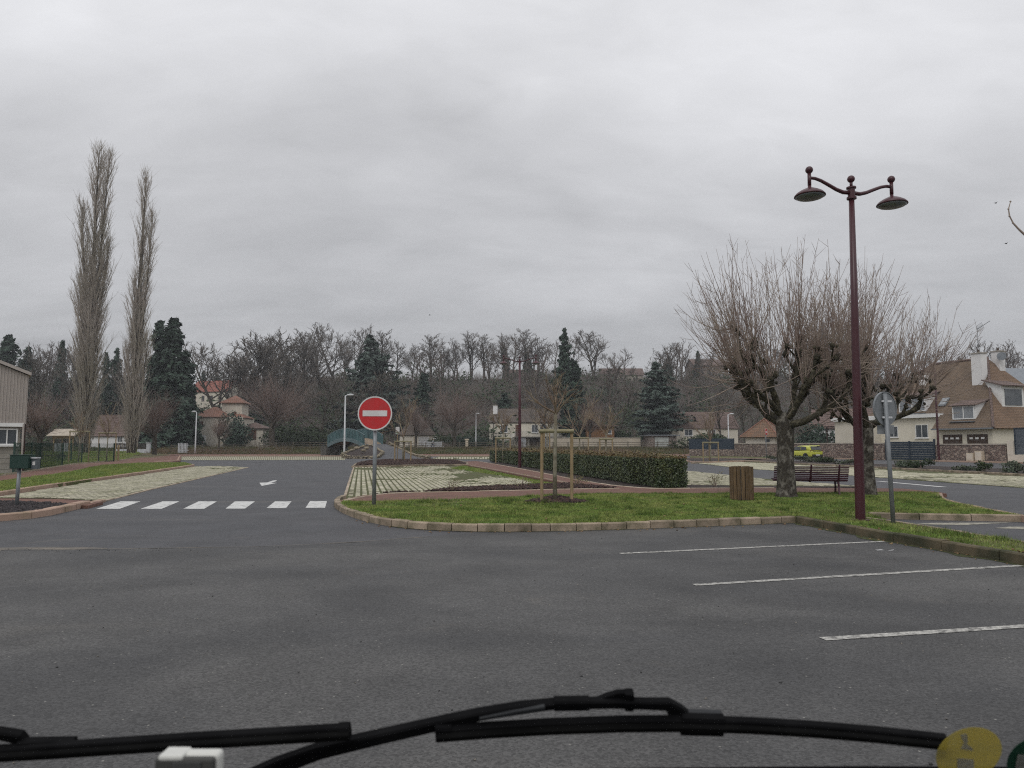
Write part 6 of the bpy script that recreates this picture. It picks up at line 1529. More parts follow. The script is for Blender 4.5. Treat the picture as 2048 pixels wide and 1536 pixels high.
MB().box((-0.04, 0.04, zcl / 2), (0.1, 0.12, zcl)).build('corner_trim', M_DBROWN, hall)

# cream house with outside stairs (centre) ------------------------
h = house('cream_house', 'cream house with brown tiled roof and outside stairs behind the hedge', 1058, 150, 1.05, R(-6)); 
hw = 8.3
body(h, -hw, hw, 0, 9, 5.4, M_CREAM); gable_roof(h, -hw, hw, 0, 9, 5.4, 2.9, M_TDARK, M_CREAM, 0.3)
chimney(h, -hw + 0.9, 3.0, 5.6, 8.9, 0.9, 0.8)
window(h, -5.2, 0, 3.95, 1.5, 1.6, mull=1); window(h, 1.2, 0, 3.9, 1.3, 1.6, mull=1); window(h, 3.0, 0, 3.9, 1.5, 1.6, mull=1)
d_ = MB().box((-2.3, -0.03, 3.5), (1.0, 0.1, 2.4)).build('door', M_BROWNW, h); MB().box((-2.0, -0.1, 3.4), (0.05, 0.05, 0.18)).build('handle', M_ZINC, d_)
MB().box((1.9, -0.8, 2.15), (9.6, 1.6, 0.22)).build('balcony', M_CONC, h)
for k in range(5): MB().box((1.9, -1.55, 2.4 + 0.22 * k), (9.6, 0.03, 0.035)).build('balcony_rail', M_ZINC, h)
for k in range(8): MB().bar((-2.9 - 0.42 * k, -0.8, 2.1 - 0.26 * k), (-2.9 - 0.42 * (k + 1), -0.8, 2.1 - 0.26 * k), 1.2, 0.14).build('stair_tread', M_CONC, h)
for k in range(3): MB().bar((-2.7, -1.4, 2.5 + 0.25 * k), (-6.3, -1.4, 0.4 + 0.25 * k), 0.04, 0.05).build('stair_rail', M_FRAME, h)
MB().box((1.4, -0.05, 0.95), (2.6, 0.1, 2.0)).build('garage_door', M_GARD, h)
M_GREYST = rubble('grey_stone_base', (0.3, 0.32, 0.34), (0.5, 0.5, 0.5), (0.22, 0.22, 0.22), 2.0)
for xk in (-1.3, 4.2): MB().box((xk, -1.3, 1.0), (1.6, 0.35, 2.0)).build('stone_pier', M_GREYST, h)
MB().tube([(-hw + 0.9, -0.08, 0), (-hw + 0.9, -0.08, 5.3)], 0.06, 6).build('downpipe', M_DBROWN, h)
# brown roofed garage house
h = house('garage_house', 'low house with steep brown roof and white garage door', 836, 146, 1.05, R(8))
body(h, -3.6, 3.3, 0, 7, 2.6, M_CREAM2); hip_roof(h, -3.6, 3.3, 0, 7, 2.55, 4.2, M_TDARK, 0.35, 1.2)
MB().box((1.2, -0.05, 1.3), (2.1, 0.1, 1.7)).build('garage_door', M_SIGNW, h)
for k in range(4): MB().box((1.2, -0.105, 0.65 + 0.42 * k), (2.1, 0.02, 0.02)).build('door_groove', M_ZINC, h)
MB().box((-0.6, -0.05, 1.3), (0.5, 0.06, 2.4)).build('pilaster', M_CREAMS, h)
disc_y(MB(), (3.6, -0.3, 1.9), 0.4, 0.06, 16, 0.4).build('satellite_dish', M_SIGNW, h)
# cream garden wall, sheds
x0, x1 = (1100 - 1024) / 1450 * 137, (1280 - 1024) / 1450 * 137
r = thing('garden_wall', 'long cream garden wall behind the rail fence', 'wall', (x0, 137, 1.05)); MB().box(((x0 + x1) / 2, 137, 1.85), (x1 - x0, 0.3, 2.1)).build('wall_panel', mat('old_cream_render', (0.5, 0.44, 0.35), (0.4, 0.35, 0.28), scale=0.8, detail=7), r); MB().box(((x0 + x1) / 2, 137, 2.95), (x1 - x0 + 0.1, 0.42, 0.1)).build('coping', M_COPING, r)
h = house('garden_garage', 'small brick garage with a pale door right of the garden wall', 1324, 134, 1.0, 0)
body(h, -2.6, 2.6, 0, 5, 2.3, M_RUBBLE2); MB().box((-0.15, -0.05, 1.0), (2.5, 0.1, 2.1)).build('garage_door', mat('pale_door', (0.48, 0.5, 0.47), scale=2), h); MB().box((0, 2.3, 2.4), (6.4, 5.6, 0.16)).build('roof', M_ZINC, h)
h = house('garden_shed', 'orange timber shed with flat roof behind the garden wall', 1206, 144, 1.05, 0)
body(h, -3.2, 2.2, 0, 4, 4.2, mat('orange_timber', (0.3, 0.16, 0.075), (0.2, 0.11, 0.06), scale=3)); MB().box((-0.3, 2, 4.35), (6.6, 5.4, 0.2)).build('roof', M_TMAUVE, h); window(h, 1.3, 0, 3.2, 0.7, 0.9, mull=0)
h = house('brown_roof_house', 'low house with long mauve brown roof behind the shrubs', 1412, 140, 1.05, R(4))
body(h, -6.8, 6.2, 0, 7, 4.0, M_CREAM2); gable_roof(h, -6.8, 6.2, 0, 7, 4.0, 3.1, M_TMAUVE, M_CREAM2, 0.3); window(h, -3.5, 0, 2.9, 1.6, 1.2); window(h, 1, 0, 2.9, 1.6, 1.2)
# terracotta house on the left
h = house('terracotta_house', 'pale house with a square tower and terracotta roofs left of the reddish tree', 440, 145, 1.0, R(4))
body(h, -6.0, 4.5, 0, 8, 6.2, M_CREAM2); hip_roof(h, -5.4, 1.2, 0.2, 7, 6.2, 2.2, M_TTERRA, 0.5, 0.6); hip_roof(h, 1.2, 4.5, 0.4, 7, 6.1, 1.0, M_TTERRA, 0.3, 0.4)
body(h, -0.6, 3.4, 3, 7.5, 9.2, M_CREAM2, name='tower_wall'); hip_roof(h, -0.6, 3.4, 3, 7.5, 9.2, 1.7, M_TTERRA, 0.5)
MB().box((-4.0, -0.04, 4.6), (1.5, 0.08, 1.4)).build('shutter', M_BROWNW, h); MB().box((0.2, -0.04, 3.6), (1.0, 0.08, 2.3)).build('shutter', M_BROWNW, h); MB().box((1.9, 2.96, 6.8), (0.8, 0.08, 1.1)).build('shutter', M_BROWNW, h)
window(h, 3.0, 0, 3.7, 1.1, 2.3, mull=1, sill=False, shutters=0.6)
MB().box((-4.2, -0.05, 1.3), (2.4, 0.1, 1.7)).build('garage_door', M_BROWNW, h); MB().box((-4.2, -0.03, 1.45), (3.2, 0.1, 2.3)).build('door_surround', M_FRAME, h)
for k in range(7): MB().box((3.0 - 0.1 * k, -0.7 - 0.35 * k, 2.2 - 0.3 * k), (1.6, 0.4, 0.3)).build('step', M_CONC, h)
MB().bar((4.1, -0.5, 2.4), (0.6, -3.2, 0.6), 0.25, 0.25).build('stair_wall', M_CREAMS, h)
h = house('outbuilding', 'pale outbuilding with a wide brown door right of the terracotta house', 502, 148, 1.4, 0); body(h, -2.4, 2.6, 0, 5, 3.6, M_CREAM2); hip_roof(h, -2.4, 2.6, 0, 5, 3.6, 1.3, M_TMAUVE); MB().box((0.4, -0.05, 2.3), (1.6, 0.1, 1.9)).build('door', M_BROWNW, h)
# red roofed house on the hill
Yr = 215; xr_ = (420 - 1024) / 1450 * Yr; h = thing('red_roof_house', 'large ochre house with bright red roof on the hill above the terracotta house', 'house', (xr_, Yr, hz(xr_, Yr)), R(-14), None, local=True)
zt = 1.6 + (890 - 760) * Yr / 1450 - hz(xr_, Yr); body(h, -7.5, 5.5, 0, 9, zt - 3.2, M_CREAM, z0=-5); gable_roof(h, -7.5, 5.5, 0, 9, zt - 3.2, 3.4, M_TRED, M_CREAM, 0.4)
for k in range(4): window(h, -5.5 + 2.9 * k, 0, zt - 5.4, 0.9, 1.5, m_frame=M_BROWNW, mull=1)
# hilltop houses
def hill_house(px, pyr, Y, w, d, wallh, rh, tm, wm, lab, rz=0.0, nwin=3):
    x = (px - 1024) / 1450 * Y; zt_ = 1.6 + (890 - pyr) * Y / 1450; zb_ = zt_ - rh - wallh; h_ = thing('hilltop_house', lab, 'house', (x, Y, zb_), rz, None, local=True)
    body(h_, -w / 2, w / 2, 0, d, wallh, wm, z0=-6); gable_roof(h_, -w / 2, w / 2, 0, d, wallh, rh, tm, wm, 0.4)
    for k in range(nwin): window(h_, -w / 2 + w * (k + 0.5) / nwin, 0, wallh * 0.55, 0.9, 1.3, mull=1)
hill_house(1246, 734, 258, 15, 8, 4.2, 2.6, M_TMAUVE, M_CREAM2, 'hilltop house with mauve roof right of the tall dark cedar')
hill_house(1046, 737, 262, 13, 8, 5, 2.8, M_TMAUVE, M_RUBBLE2, 'hilltop house glimpsed behind the ridge trees above the far lamp', 0.1)
hill_house(640, 752, 255, 12, 8, 5, 5, M_TDARK, M_RUBBLE2, 'dark gabled hilltop house above the reddish shoot tree', 0.6, 2)
hill_house(1425, 715, 250, 12, 9, 7, 2.5, M_TMAUVE, M_RUBBLE2, 'stone hilltop house seen through the left shoots of the cut-back tree', 0.1, 3)
h = house('grey_roof_house', 'grey slate roof beyond the big brown roof at the right edge', 2030, 110, 3.0, 0.2); body(h, -7, 7, 0, 8, 7.8, M_RUBBLE2); gable_roof(h, -7, 7, 0, 8, 7.8, 3.0, M_ZINC, M_RUBBLE2)
h = house('low_house', 'low house with red brown roof left of the terracotta house, behind the narrow poplar', 226, 132, 1.0, 0.0); body(h, -3.8, 3.6, 0, 6, 2.6, M_WHITER); gable_roof(h, -3.8, 3.6, 0, 6, 2.6, 3.6, M_TMAUVE, M_WHITER); window(h, 1.5, 0, 1.6, 1, 1)
# church spire
Yc = 330; xc = (1651 - 1024) / 1450 * Yc; zt = 1.6 + (890 - 636) * Yc / 1450; zb_ = 1.6 + (890 - 740) * Yc / 1450
h = thing('church_tower', 'slender grey church spire seen through the cut-back tree', 'church tower', (xc, Yc, 10), 0.3, None, local=True); M_SLATE = mat('slate', (0.16, 0.16, 0.17), (0.12, 0.12, 0.13), scale=0.6)
MB().box((0, 0, (zb_ - 10) / 2 - 6), (6.4, 6.4, zb_ - 10 + 12)).build('tower', M_RUBBLE2, h)
mb = MB(); e = 3.7; z1 = zb_ - 10; mb.v = [(-e, -e, z1), (e, -e, z1), (e, e, z1), (-e, e, z1), (0, 0, zt - 10)]; mb.f = [(0, 1, 4), (1, 2, 4), (2, 3, 4), (3, 0, 4), (3, 2, 1, 0)]; mb.build('spire', M_SLATE, h)
for s_ in (-1, 1): MB().box((s_ * 1.3, -3.22, z1 - 3.5), (1.0, 0.1, 3.0)).build('belfry_opening', M_DBROWN, h)

# stone wall along the street, pavilion, gate ----------------------
def rubble_wall(u0, u1, label, hgt=1.72, v=0.0, m=M_RUBBLE, thick=0.4):
    a, b = Vector(wl(u0, v)), Vector(wl(u1, v)); r = thing('stone_wall', label, 'wall', (a.x, a.y, 0)); n = Vector((WN.x, WN.y)); 
    MB().prism([tuple(a), tuple(b), tuple(b + n * thick), tuple(a + n * thick)], -0.2, hgt).build('masonry', m, r)
    k = max(1, int((b - a).length / 1.1)); d = (b - a) / k
    for i in range(k):
        p, q_ = a + d * (i + 0.004), a + d * (i + 0.996); MB().prism([tuple(p - n * 0.05), tuple(q_ - n * 0.05), tuple(q_ + n * (thick + 0.05)), tuple(p + n * (thick + 0.05))], hgt + 0.002, hgt + 0.13).build('coping_stone', M_COPING, r)
    return r
rubble_wall(-19.5, 2.0, 'long stone wall behind the yellow car')
rubble_wall(3.6, 5.1, 'short stone pillar wall between the blue doors')
rubble_wall(11.2, 18.2, 'stone wall to the right of the blue sliding gate', 1.6)
a = Vector(wl(-19.6)); q = a + Vector((-5.5, 3.0)); r = thing('stone_wall', 'low stone wall under the dark panel fence', 'wall', (a.x, a.y, 0)); n = Vector((0.45, 0.9)); MB().prism([tuple(q), tuple(a), tuple(a + n * 0.4), tuple(q + n * 0.4)], -0.2, 1.0).build('masonry', M_RUBBLE, r)
r = thing('panel_fence', 'dark panel fence on the low stone wall left of the pavilion', 'fence', (a.x, a.y, 1.0)); MB().prism([tuple(q + n * 0.15), tuple(a + n * 0.15), tuple(a + n * 0.22), tuple(q + n * 0.22)], 1.003, 2.5).build('panel', M_NAVY, r)
for t in (0.0, 0.5, 1.0): p = q.lerp(a, t) + n * 0.12; MB().box((p.x, p.y, 1.75), (0.1, 0.1, 1.6)).build('post', M_NAVY, r)
def gate(u0, u1, hgt, label, boards=8, name='gate'):
    a, b = Vector(wl(u0, 0.12)), Vector(wl(u1, 0.12)); r = thing(name, label, 'gate', (a.x, a.y, 0)); n = Vector((WN.x, WN.y)) * 0.05
    for k in range(boards):
        z0_, z1_ = 0.05 + (hgt - 0.05) * k / boards + 0.006, 0.05 + (hgt - 0.05) * (k + 1) / boards - 0.006; MB().prism([tuple(a), tuple(b), tuple(b + n), tuple(a + n)], z0_, z1_).build('board', M_NAVY, r)
    for t in ((0.0, 0.5, 1.0) if u1 - u0 > 2 else (0.0, 1.0)):
        p = a.lerp(b, t); MB().box((p.x, p.y, hgt / 2 + 0.05), (0.14, 0.16, hgt + (0.4 if t in (0.0, 1.0) else 0.02)), math.atan2(WT.y, WT.x)).build('post', M_NAVY, r)
gate(5.3, 11.0, 1.95, 'wide dark blue sliding gate before the cream house on the right')
gate(2.1, 3.5, 2.0, 'narrow dark blue door in the stone wall left of the sliding gate', 8, 'garden_door')
# pavilion
pv = Vector(wl(-17.2, 3.4)); h = thing('pavilion', 'little pavilion with a mossy pyramid tile roof behind the stone wall', 'pavilion', (pv.x, pv.y, 0), R(-38), None, local=True)
body(h, -2.0, 2.0, -2.0, 2.0, 2.75, M_CREAM2); hip_roof(h, -2.0, 2.0, -2.0, 2.0, 2.7, 2.5, M_TOLD, 0.65, mats=[M_TOLD, M_TOLD, M_TMOSS, M_TMOSS])
for sx, sy in ((-1, -1), (1, -1), (1, 1), (-1, 1)): MB().tube([(sx * 2.6, sy * 2.6, 2.72), (0, 0, 5.28)], 0.09, 6).build('hip_tiles', M_TTERRA, h)
MB().box((1.0, -2.03, 2.2), (0.6, 0.08, 0.4)).build('window', M_GLASS, h)
# white house behind pavilion
w_ = wl(-13.5, 15); h = thing('white_house', 'white walled house half hidden behind the near cut-back trunk', 'house', (w_[0], w_[1], 0), R(-30), None, local=True); body(h, -5, 5, 0, 7, 4.2, M_WHITER); gable_roof(h, -5, 5, 0, 7, 4.2, 2.6, M_TMAUVE, M_WHITER)

# big brown roofed house on the right --------------------------------
O2 = Vector(wl(0, 6.0)); rzh = math.atan2(WT.y, WT.x)
h = thing('corner_house', 'large cream house with steep brown hipped roof, dormers and two garage doors', 'house', (O2.x, O2.y, 0), rzh, None, local=True)
# local x = u (right along the street), y = v (away); u offset relative to wl(0)
EZ, EV = 3.3, -0.6; RZ_, RV = 11.2, 6.6; SL = (RZ_ - EZ) / (RV - EV); U0, U1 = -4.2, 13.4; RU0, RU1 = 1.2, 8.2; BV = 14.0; LZ = 5.0; LV = EV + (LZ - EZ) / SL; USP = 6.6
sr = (RZ_ - EZ) / (U1 - RU1)
slab(h, 'roof', [(USP, EV, EZ), (U1, EV, EZ), (RU1, RV, RZ_), (RU0, RV, RZ_), (U0 + (LV - EV) * 0.6, LV, LZ), (USP, LV, LZ)], 0.14, M_TBROWN)
slab(h, 'roof', [(U1, EV, EZ), (U1 , BV, EZ), (RU1, RV, RZ_)], 0.14, M_TORANGE)
slab(h, 'roof', [(U0 + (LV - EV) * 0.6, LV, LZ), (RU0, RV, RZ_), (U0 + 0.6, BV, LZ)], 0.14, M_TBROWN)
slab(h, 'roof', [(U1, BV, EZ), (U0 + 0.6, BV, EZ), (RU0, RV, RZ_), (RU1, RV, RZ_)], 0.14, M_TBROWN)
MB().tube([(U1, EV, EZ + 0.05), (RU1, RV, RZ_ + 0.06)], 0.13, 8).build('ridge_tiles', M_TMAUVE, h); MB().tube([(RU0, RV, RZ_ + 0.05), (RU1, RV, RZ_ + 0.05)], 0.14, 8).build('ridge_tiles', M_TMAUVE, h)
body(h, USP + 0.1, U1 - 0.5, 0.0, BV - 0.6, 3.25, M_CREAM); body(h, U0 + 1.1, USP + 0.06, LV + 0.35, BV - 0.7, 4.9, M_CREAM)
MB().box(((U0 + USP) / 2 + 0.5, LV - 0.02, LZ - 0.12), (USP - U0 - 0.4, 0.16, 0.42)).build('fascia', M_FRAME, h); MB().box(((USP + U1) / 2, EV - 0.07, EZ - 0.02), (U1 - USP, 0.14, 0.14)).build('gutter', M_ZINC, h)
MB().tube([(USP + 0.02, LV + 0.2, 0.2), (USP + 0.02, LV + 0.2, LZ - 0.2)], 0.06, 8).build('downpipe', M_ZINC, h)
for uc in (8.55, 11.3):
    gd = MB().box((uc, -0.04, 1.25), (2.15, 0.08, 2.9)).build('garage_door', M_GARD, h)
    for k in (-0.62, 0.0, 0.62): MB().box((uc + k, -0.09, 2.3), (0.36, 0.04, 0.2)).build('door_window', M_FRAME, gd)
    for k in range(5): MB().box((uc, -0.083, 0.45 + 0.42 * k), (2.1, 0.01, 0.015)).build('door_groove', M_DBROWN, gd)
window(h, 3.9, LV + 0.35, 3.15, 1.6, 1.5, mull=1); window(h, 0.2, LV + 0.35, 3.15, 1.2, 1.3, mull=1)
def dormer(u0, u1, zb_, zt_, win, name='dormer'):
    vf = EV + (zb_ - EZ) / SL + 0.05; vb = EV + (zt_ + 0.5 - EZ) / SL; mb = MB()
    mb.v = [(u0, vf, zb_ - 0.25), (u1, vf, zb_ - 0.25), (u1, vf, zt_), (u0, vf, zt_), (u0, vb, zt_ + 0.5), (u1, vb, zt_ + 0.5)]; mb.f = [(0, 1, 2, 3), (1, 5, 2), (0, 3, 4), (3, 2, 5, 4), (0, 4, 5, 1)]
    o = mb.build(name, M_FRAME, h)
    r_ = 0.25; slab(o, 'dormer_roof', [(u0 - r_, vf - 0.3, zt_ + 0.04), (u1 + r_, vf - 0.3, zt_ + 0.04), (u1 + r_, vb + 0.1, zt_ + 0.66), (u0 - r_, vb + 0.1, zt_ + 0.66)], 0.1, M_TMAUVE)
    f = MB(); w = (u1 - u0) - 0.3; hh = zt_ - zb_ - 0.2; uc = (u0 + u1) / 2; zc_ = (zb_ + zt_) / 2
    MB().box((uc, vf - 0.02, zc_), (w, 0.05, hh)).build('dormer_pane', mat('curtained_glass', (0.2, 0.22, 0.24), (0.3, 0.31, 0.32), rough=0.15, scale=3, stretch=(4, 4, 0.3), spec=0.6), o)
    for k in range(win + 1): f.box((uc - w / 2 + w * k / win, vf - 0.05, zc_), (0.1, 0.07, hh + 0.1))
    for s_ in (-1, 1): f.box((uc, vf - 0.046, zc_ + s_ * hh / 2), (w, 0.06, 0.1))
    f.build('dormer_frame', M_FRAME, o); MB().box((uc, vf - 0.25, zb_ - 0.2), (u1 - u0 + 0.2, 0.5, 0.08)).build('dormer_apron', M_ZINC, o)
dormer(8.4, 11.0, 4.25, 5.75, 2); dormer(1.0, 4.6, 5.35, 7.1, 2)
# dormer on the side slope (right edge)
mb = MB(); vf0, vf1 = 3.2, 6.6; uf = U1 - (5.6 - EZ) / sr; ub = U1 - (8.4 - EZ) / sr; mb.v = [(uf, vf0, 5.4), (uf, vf1, 5.4), (uf, vf1, 7.8), (uf, vf0, 7.8), (ub, vf0, 8.4), (ub, vf1, 8.4)]; mb.f = [(0, 1, 2, 3), (1, 5, 2), (0, 3, 4), (3, 2, 5, 4), (0, 4, 5, 1)]
sd = mb.build('dormer', M_FRAME, h); slab(sd, 'dormer_roof', [(uf + 0.4, vf0 - 0.3, 7.83), (uf + 0.4, vf1 + 0.3, 7.83), (ub - 0.1, vf1 + 0.3, 8.55), (ub - 0.1, vf0 - 0.3, 8.55)], 0.12, M_TMAUVE); MB().box((uf + 0.04, (vf0 + vf1) / 2, 6.6), (0.06, 2.6, 1.7)).build('dormer_pane', M_GLASS, sd)
sk = MB(); zs = 6.3; vs = EV + (zs - EZ) / SL; sk.box((6.2, vs - 0.08, zs + 0.05), (0.85, 0.12, 1.2), 0, -(math.pi / 2 - math.atan(SL))); sk.build('skylight', M_ZINC, h)
sk = MB(); sk.box((6.2, vs - 0.14, zs + 0.09), (0.62, 0.06, 0.95), 0, -(math.pi / 2 - math.atan(SL))); sk.build('skylight_pane', mat('sky_glass', (0.3, 0.32, 0.33), rough=0.1, spec=0.7), h)
chimney(h, 8.9, 4.2, 7.2, 11.5, 1.15, 0.9); chimney(h, 8.7, 7.6, 9.5, 11.9, 0.9, 0.9); chimney(h, 1.9, 4.6, 7.6, 9.9, 0.9, 0.8)
dsh = disc_y(MB(), (9.5, 7.0, 11.3), 0.45, 0.08, 18, 0.6).build('satellite_dish', M_ZINC, h)
ant = MB(); ant.tube([(8.9, 4.2, 11.5), (8.9, 4.2, 14.4)], 0.025, 6); ant.bar((8.9, 4.2, 14.2), (11.2, 3.0, 14.7), 0.04, 0.04)
for k in range(6): q = Vector((8.9, 4.2, 14.2)).lerp(Vector((11.2, 3.0, 14.7)), 0.05 + 0.08 * k); ant.bar(tuple(q + Vector((0, 0.2, -0.35))), tuple(q + Vector((0, -0.2, 0.35))), 0.02, 0.02)
ant.build('antenna', M_ZINC, h)
# flat roofed wing on the left of the house
body(h, -7.6, -1.6, 0.2, 8, 4.55, M_CREAM2, name='wing_wall'); MB().box((-4.6, 4.0, 4.78), (6.5, 8.3, 0.45)).build('wing_fascia', M_FRAME, h); MB().box((-8.6, 2.0, 3.95), (2.2, 3.0, 0.14)).build('awning', M_DBROWN, h)
for yy in (0.8, 3.2): MB().box((-9.5, yy, 1.95), (0.12, 0.12, 3.9)).build('awning_post', M_DBROWN, h)
# low cream wall with tinted glass, and meter boxes
h2 = thing('glazed_wall', 'low cream wall topped by a tinted glass screen at the right edge', 'wall', (*wl(18.4), 0)); 
def wpr(u0, u1, v0, v1, z0_, z1_): return MB().prism([wl(u0, v0), wl(u1, v0), wl(u1, v1), wl(u0, v1)], z0_, z1_)
wpr(18.4, 34, -0.1, 0.5, -0.1, 0.72).build('base_wall', M_CREAM2, h2); wpr(18.4, 18.95, -0.12, 0.55, 0.723, 2.0).build('pillar', M_CREAM2, h2)
wpr(19.0, 34, 0.1, 0.16, 0.75, 3.05).build('tinted_glass', mat('tinted_glass', (0.045, 0.06, 0.08), (0.16, 0.18, 0.2), rough=0.1, scale=0.25, stretch=(0.3, 0.3, 2), spec=0.6), h2); wpr(18.95, 34, 0.05, 0.22, 3.06, 3.14).build('top_rail', M_NAVY, h2); wpr(18.96, 19.06, 0.05, 0.22, 0.75, 3.05).build('frame_post', M_NAVY, h2)
for u, hh, lab in ((15.9, 0.95, 'taller pale grey meter box at the foot of the right stone wall'), (15.05, 0.75, 'shorter pale grey meter box at the foot of the right stone wall')):
    r = thing('meter_box', lab, 'meter box', (*wl(u, -0.25), 0.1)); wpr(u - 0.35, u + 0.35, -0.45, -0.08, 0.1, 0.1 + hh).build('case', M_CREAMS, r); wpr(u - 0.3, u + 0.3, -0.47, -0.455, 0.2, 0.02 + hh).build('door', M_CREAM2, r)
# rear-view traffic mirror and wall lantern
p = wl(17.6, 5.0); r = thing('wall_lantern', 'dark wall lantern on the corner of the garage wall', 'lantern', (p[0], p[1], 0)); 
MB().lathe([(0.08, 1.3), (0.06, 2.6), (0.2, 2.75), (0.24, 3.0), (0.14, 3.15), (0.04, 3.3)], 10, (p[0], p[1], 0)).build('lantern', M_NAVY, r)
# ------------------------------------------------------------------ yellow car
M_CARY = mat('yellow_paint', (0.52, 0.54, 0.07), (0.5, 0.51, 0.065), rough=0.25, scale=1, spec=0.6, local=True)
M_BLK = mat('black_plastic', (0.018, 0.018, 0.02), (0.025, 0.025, 0.027), rough=0.6, scale=5)
M_TYRE = mat('tyre_rubber', (0.02, 0.02, 0.02), (0.03, 0.03, 0.03), rough=0.85, scale=9)
M_CGL = mat('car_glass', (0.02, 0.024, 0.028), (0.03, 0.035, 0.04), rough=0.06, scale=1, spec=0.7)
M_ALU = mat('alloy', (0.35, 0.36, 0.37), rough=0.35, metal=0.7)
M_TAIL = mat('tail_lamp', (0.12, 0.008, 0.01), rough=0.2, spec=0.6)
Yc_ = 80.5; xc_ = (1603 - 1024) / 1450 * Yc_; hd_ = Vector((-WT.x, -WT.y)); yawc = math.atan2(hd_.y, hd_.x)
car = thing('hatchback_car', 'bright yellow hatchback parked by the stone wall', 'car', (xc_, Yc_, 0.0), yawc, None, local=True); car.scale = (1.07, 1.07, 1.07)
# local: +x = front, y = left, sections from rear to front: (x, halfwidth low, halfwidth belt, z low, z belt)
L2 = 2.03
lower = [(-2.0, 0.62, 0.66, 0.42, 0.82), (-1.93, 0.78, 0.8, 0.3, 0.95), (-1.7, 0.86, 0.86, 0.22, 0.98), (-1.2, 0.88, 0.87, 0.2, 0.96), (0.0, 0.88, 0.865, 0.2, 0.93), (0.9, 0.88, 0.85, 0.2, 0.93), (1.3, 0.87, 0.82, 0.2, 0.9), (1.7, 0.84, 0.76, 0.22, 0.8), (1.95, 0.74, 0.66, 0.28, 0.66), (2.03, 0.6, 0.55, 0.36, 0.55)]
mb = MB(); ns = 10
for (x, wl_, wb_, z0_, z1_) in lower:
    zm = (z0_ + z1_) / 2
    mb.v += [(x, -wl_ * 0.9, z0_), (x, -wl_, z0_ + 0.1), (x, -wl_ * 1.012, zm), (x, -wb_, z1_ - 0.06), (x, -wb_ * 0.93, z1_), (x, wb_ * 0.93, z1_), (x, wb_, z1_ - 0.06), (x, wl_ * 1.012, zm), (x, wl_, z0_ + 0.1), (x, wl_ * 0.9, z0_)]
for i in range(len(lower) - 1):
    for j in range(ns):
        j2 = (j + 1) % ns; mb.f.append((i * ns + j, (i + 1) * ns + j, (i + 1) * ns + j2, i * ns + j2))
mb.f.append(tuple(range(ns))); mb.f.append(tuple(range((len(lower) - 1) * ns, len(lower) * ns))[::-1])
bodyc = mb.build('body', M_CARY, car, smooth=False); sd_ = bodyc.modifiers.new('sub', 'SUBSURF'); sd_.levels = 2; sd_.render_levels = 2
bodyc.data.polygons.foreach_set('use_smooth', [True] * len(bodyc.data.polygons))
# cabin
cab = [(-1.86, 0.70, 0.70, 0.93, 0.98), (-1.62, 0.76, 0.64, 0.93, 1.36), (-1.1, 0.79, 0.63, 0.92, 1.45), (-0.3, 0.8, 0.64, 0.92, 1.46), (0.3, 0.79, 0.61, 0.92, 1.38), (0.75, 0.77, 0.6, 0.92, 1.18), (1.15, 0.74, 0.66, 0.9, 0.95)]
mb = MB(); ns = 8
for (x, wb_, wt_, z0_, z1_) in cab:
    mb.v += [(x, -wb_, z0_), (x, -wb_ * 0.98, z0_ + (z1_ - z0_) * 0.3), (x, -wt_ * 1.05, z1_ - (z1_ - z0_) * 0.12), (x, -wt_ * 0.85, z1_), (x, wt_ * 0.85, z1_), (x, wt_ * 1.05, z1_ - (z1_ - z0_) * 0.12), (x, wb_ * 0.98, z0_ + (z1_ - z0_) * 0.3), (x, wb_, z0_)]
for i in range(len(cab) - 1):
    for j in range(ns):
        j2 = (j + 1) % ns; mb.f.append((i * ns + j, (i + 1) * ns + j, (i + 1) * ns + j2, i * ns + j2))
mb.f.append(tuple(range(ns))); mb.f.append(tuple(range((len(cab) - 1) * ns, len(cab) * ns))[::-1])
cb = mb.build('cabin', M_CARY, car, smooth=True); sd_ = cb.modifiers.new('sub', 'SUBSURF'); sd_.levels = 2; sd_.render_levels = 2
def plate(name, pts, m, th=0.02, parent=None):
    q = [Vector(p) for p in pts]; n = (q[1] - q[0]).cross(q[2] - q[0]).normalized(); k = len(q); mb = MB(); mb.v = [tuple(p) for p in q] + [tuple(p - n * th) for p in q]
    mb.f = [tuple(range(k)), tuple(range(k, 2 * k))[::-1]] + [(i, i + k, (i + 1) % k + k, (i + 1) % k) for i in range(k)]; return mb.build(name, m, parent or car)
plate('rear_window', [(-1.86, 0.56, 1.0), (-1.83, 0.62, 1.08), (-1.66, 0.56, 1.34), (-1.66, -0.56, 1.34), (-1.83, -0.62, 1.08), (-1.86, -0.56, 1.0)], M_CGL)
plate('spoiler', [(-1.78, 0.6, 1.4), (-1.5, 0.6, 1.44), (-1.5, -0.6, 1.44), (-1.78, -0.6, 1.4)], M_CARY, 0.04)
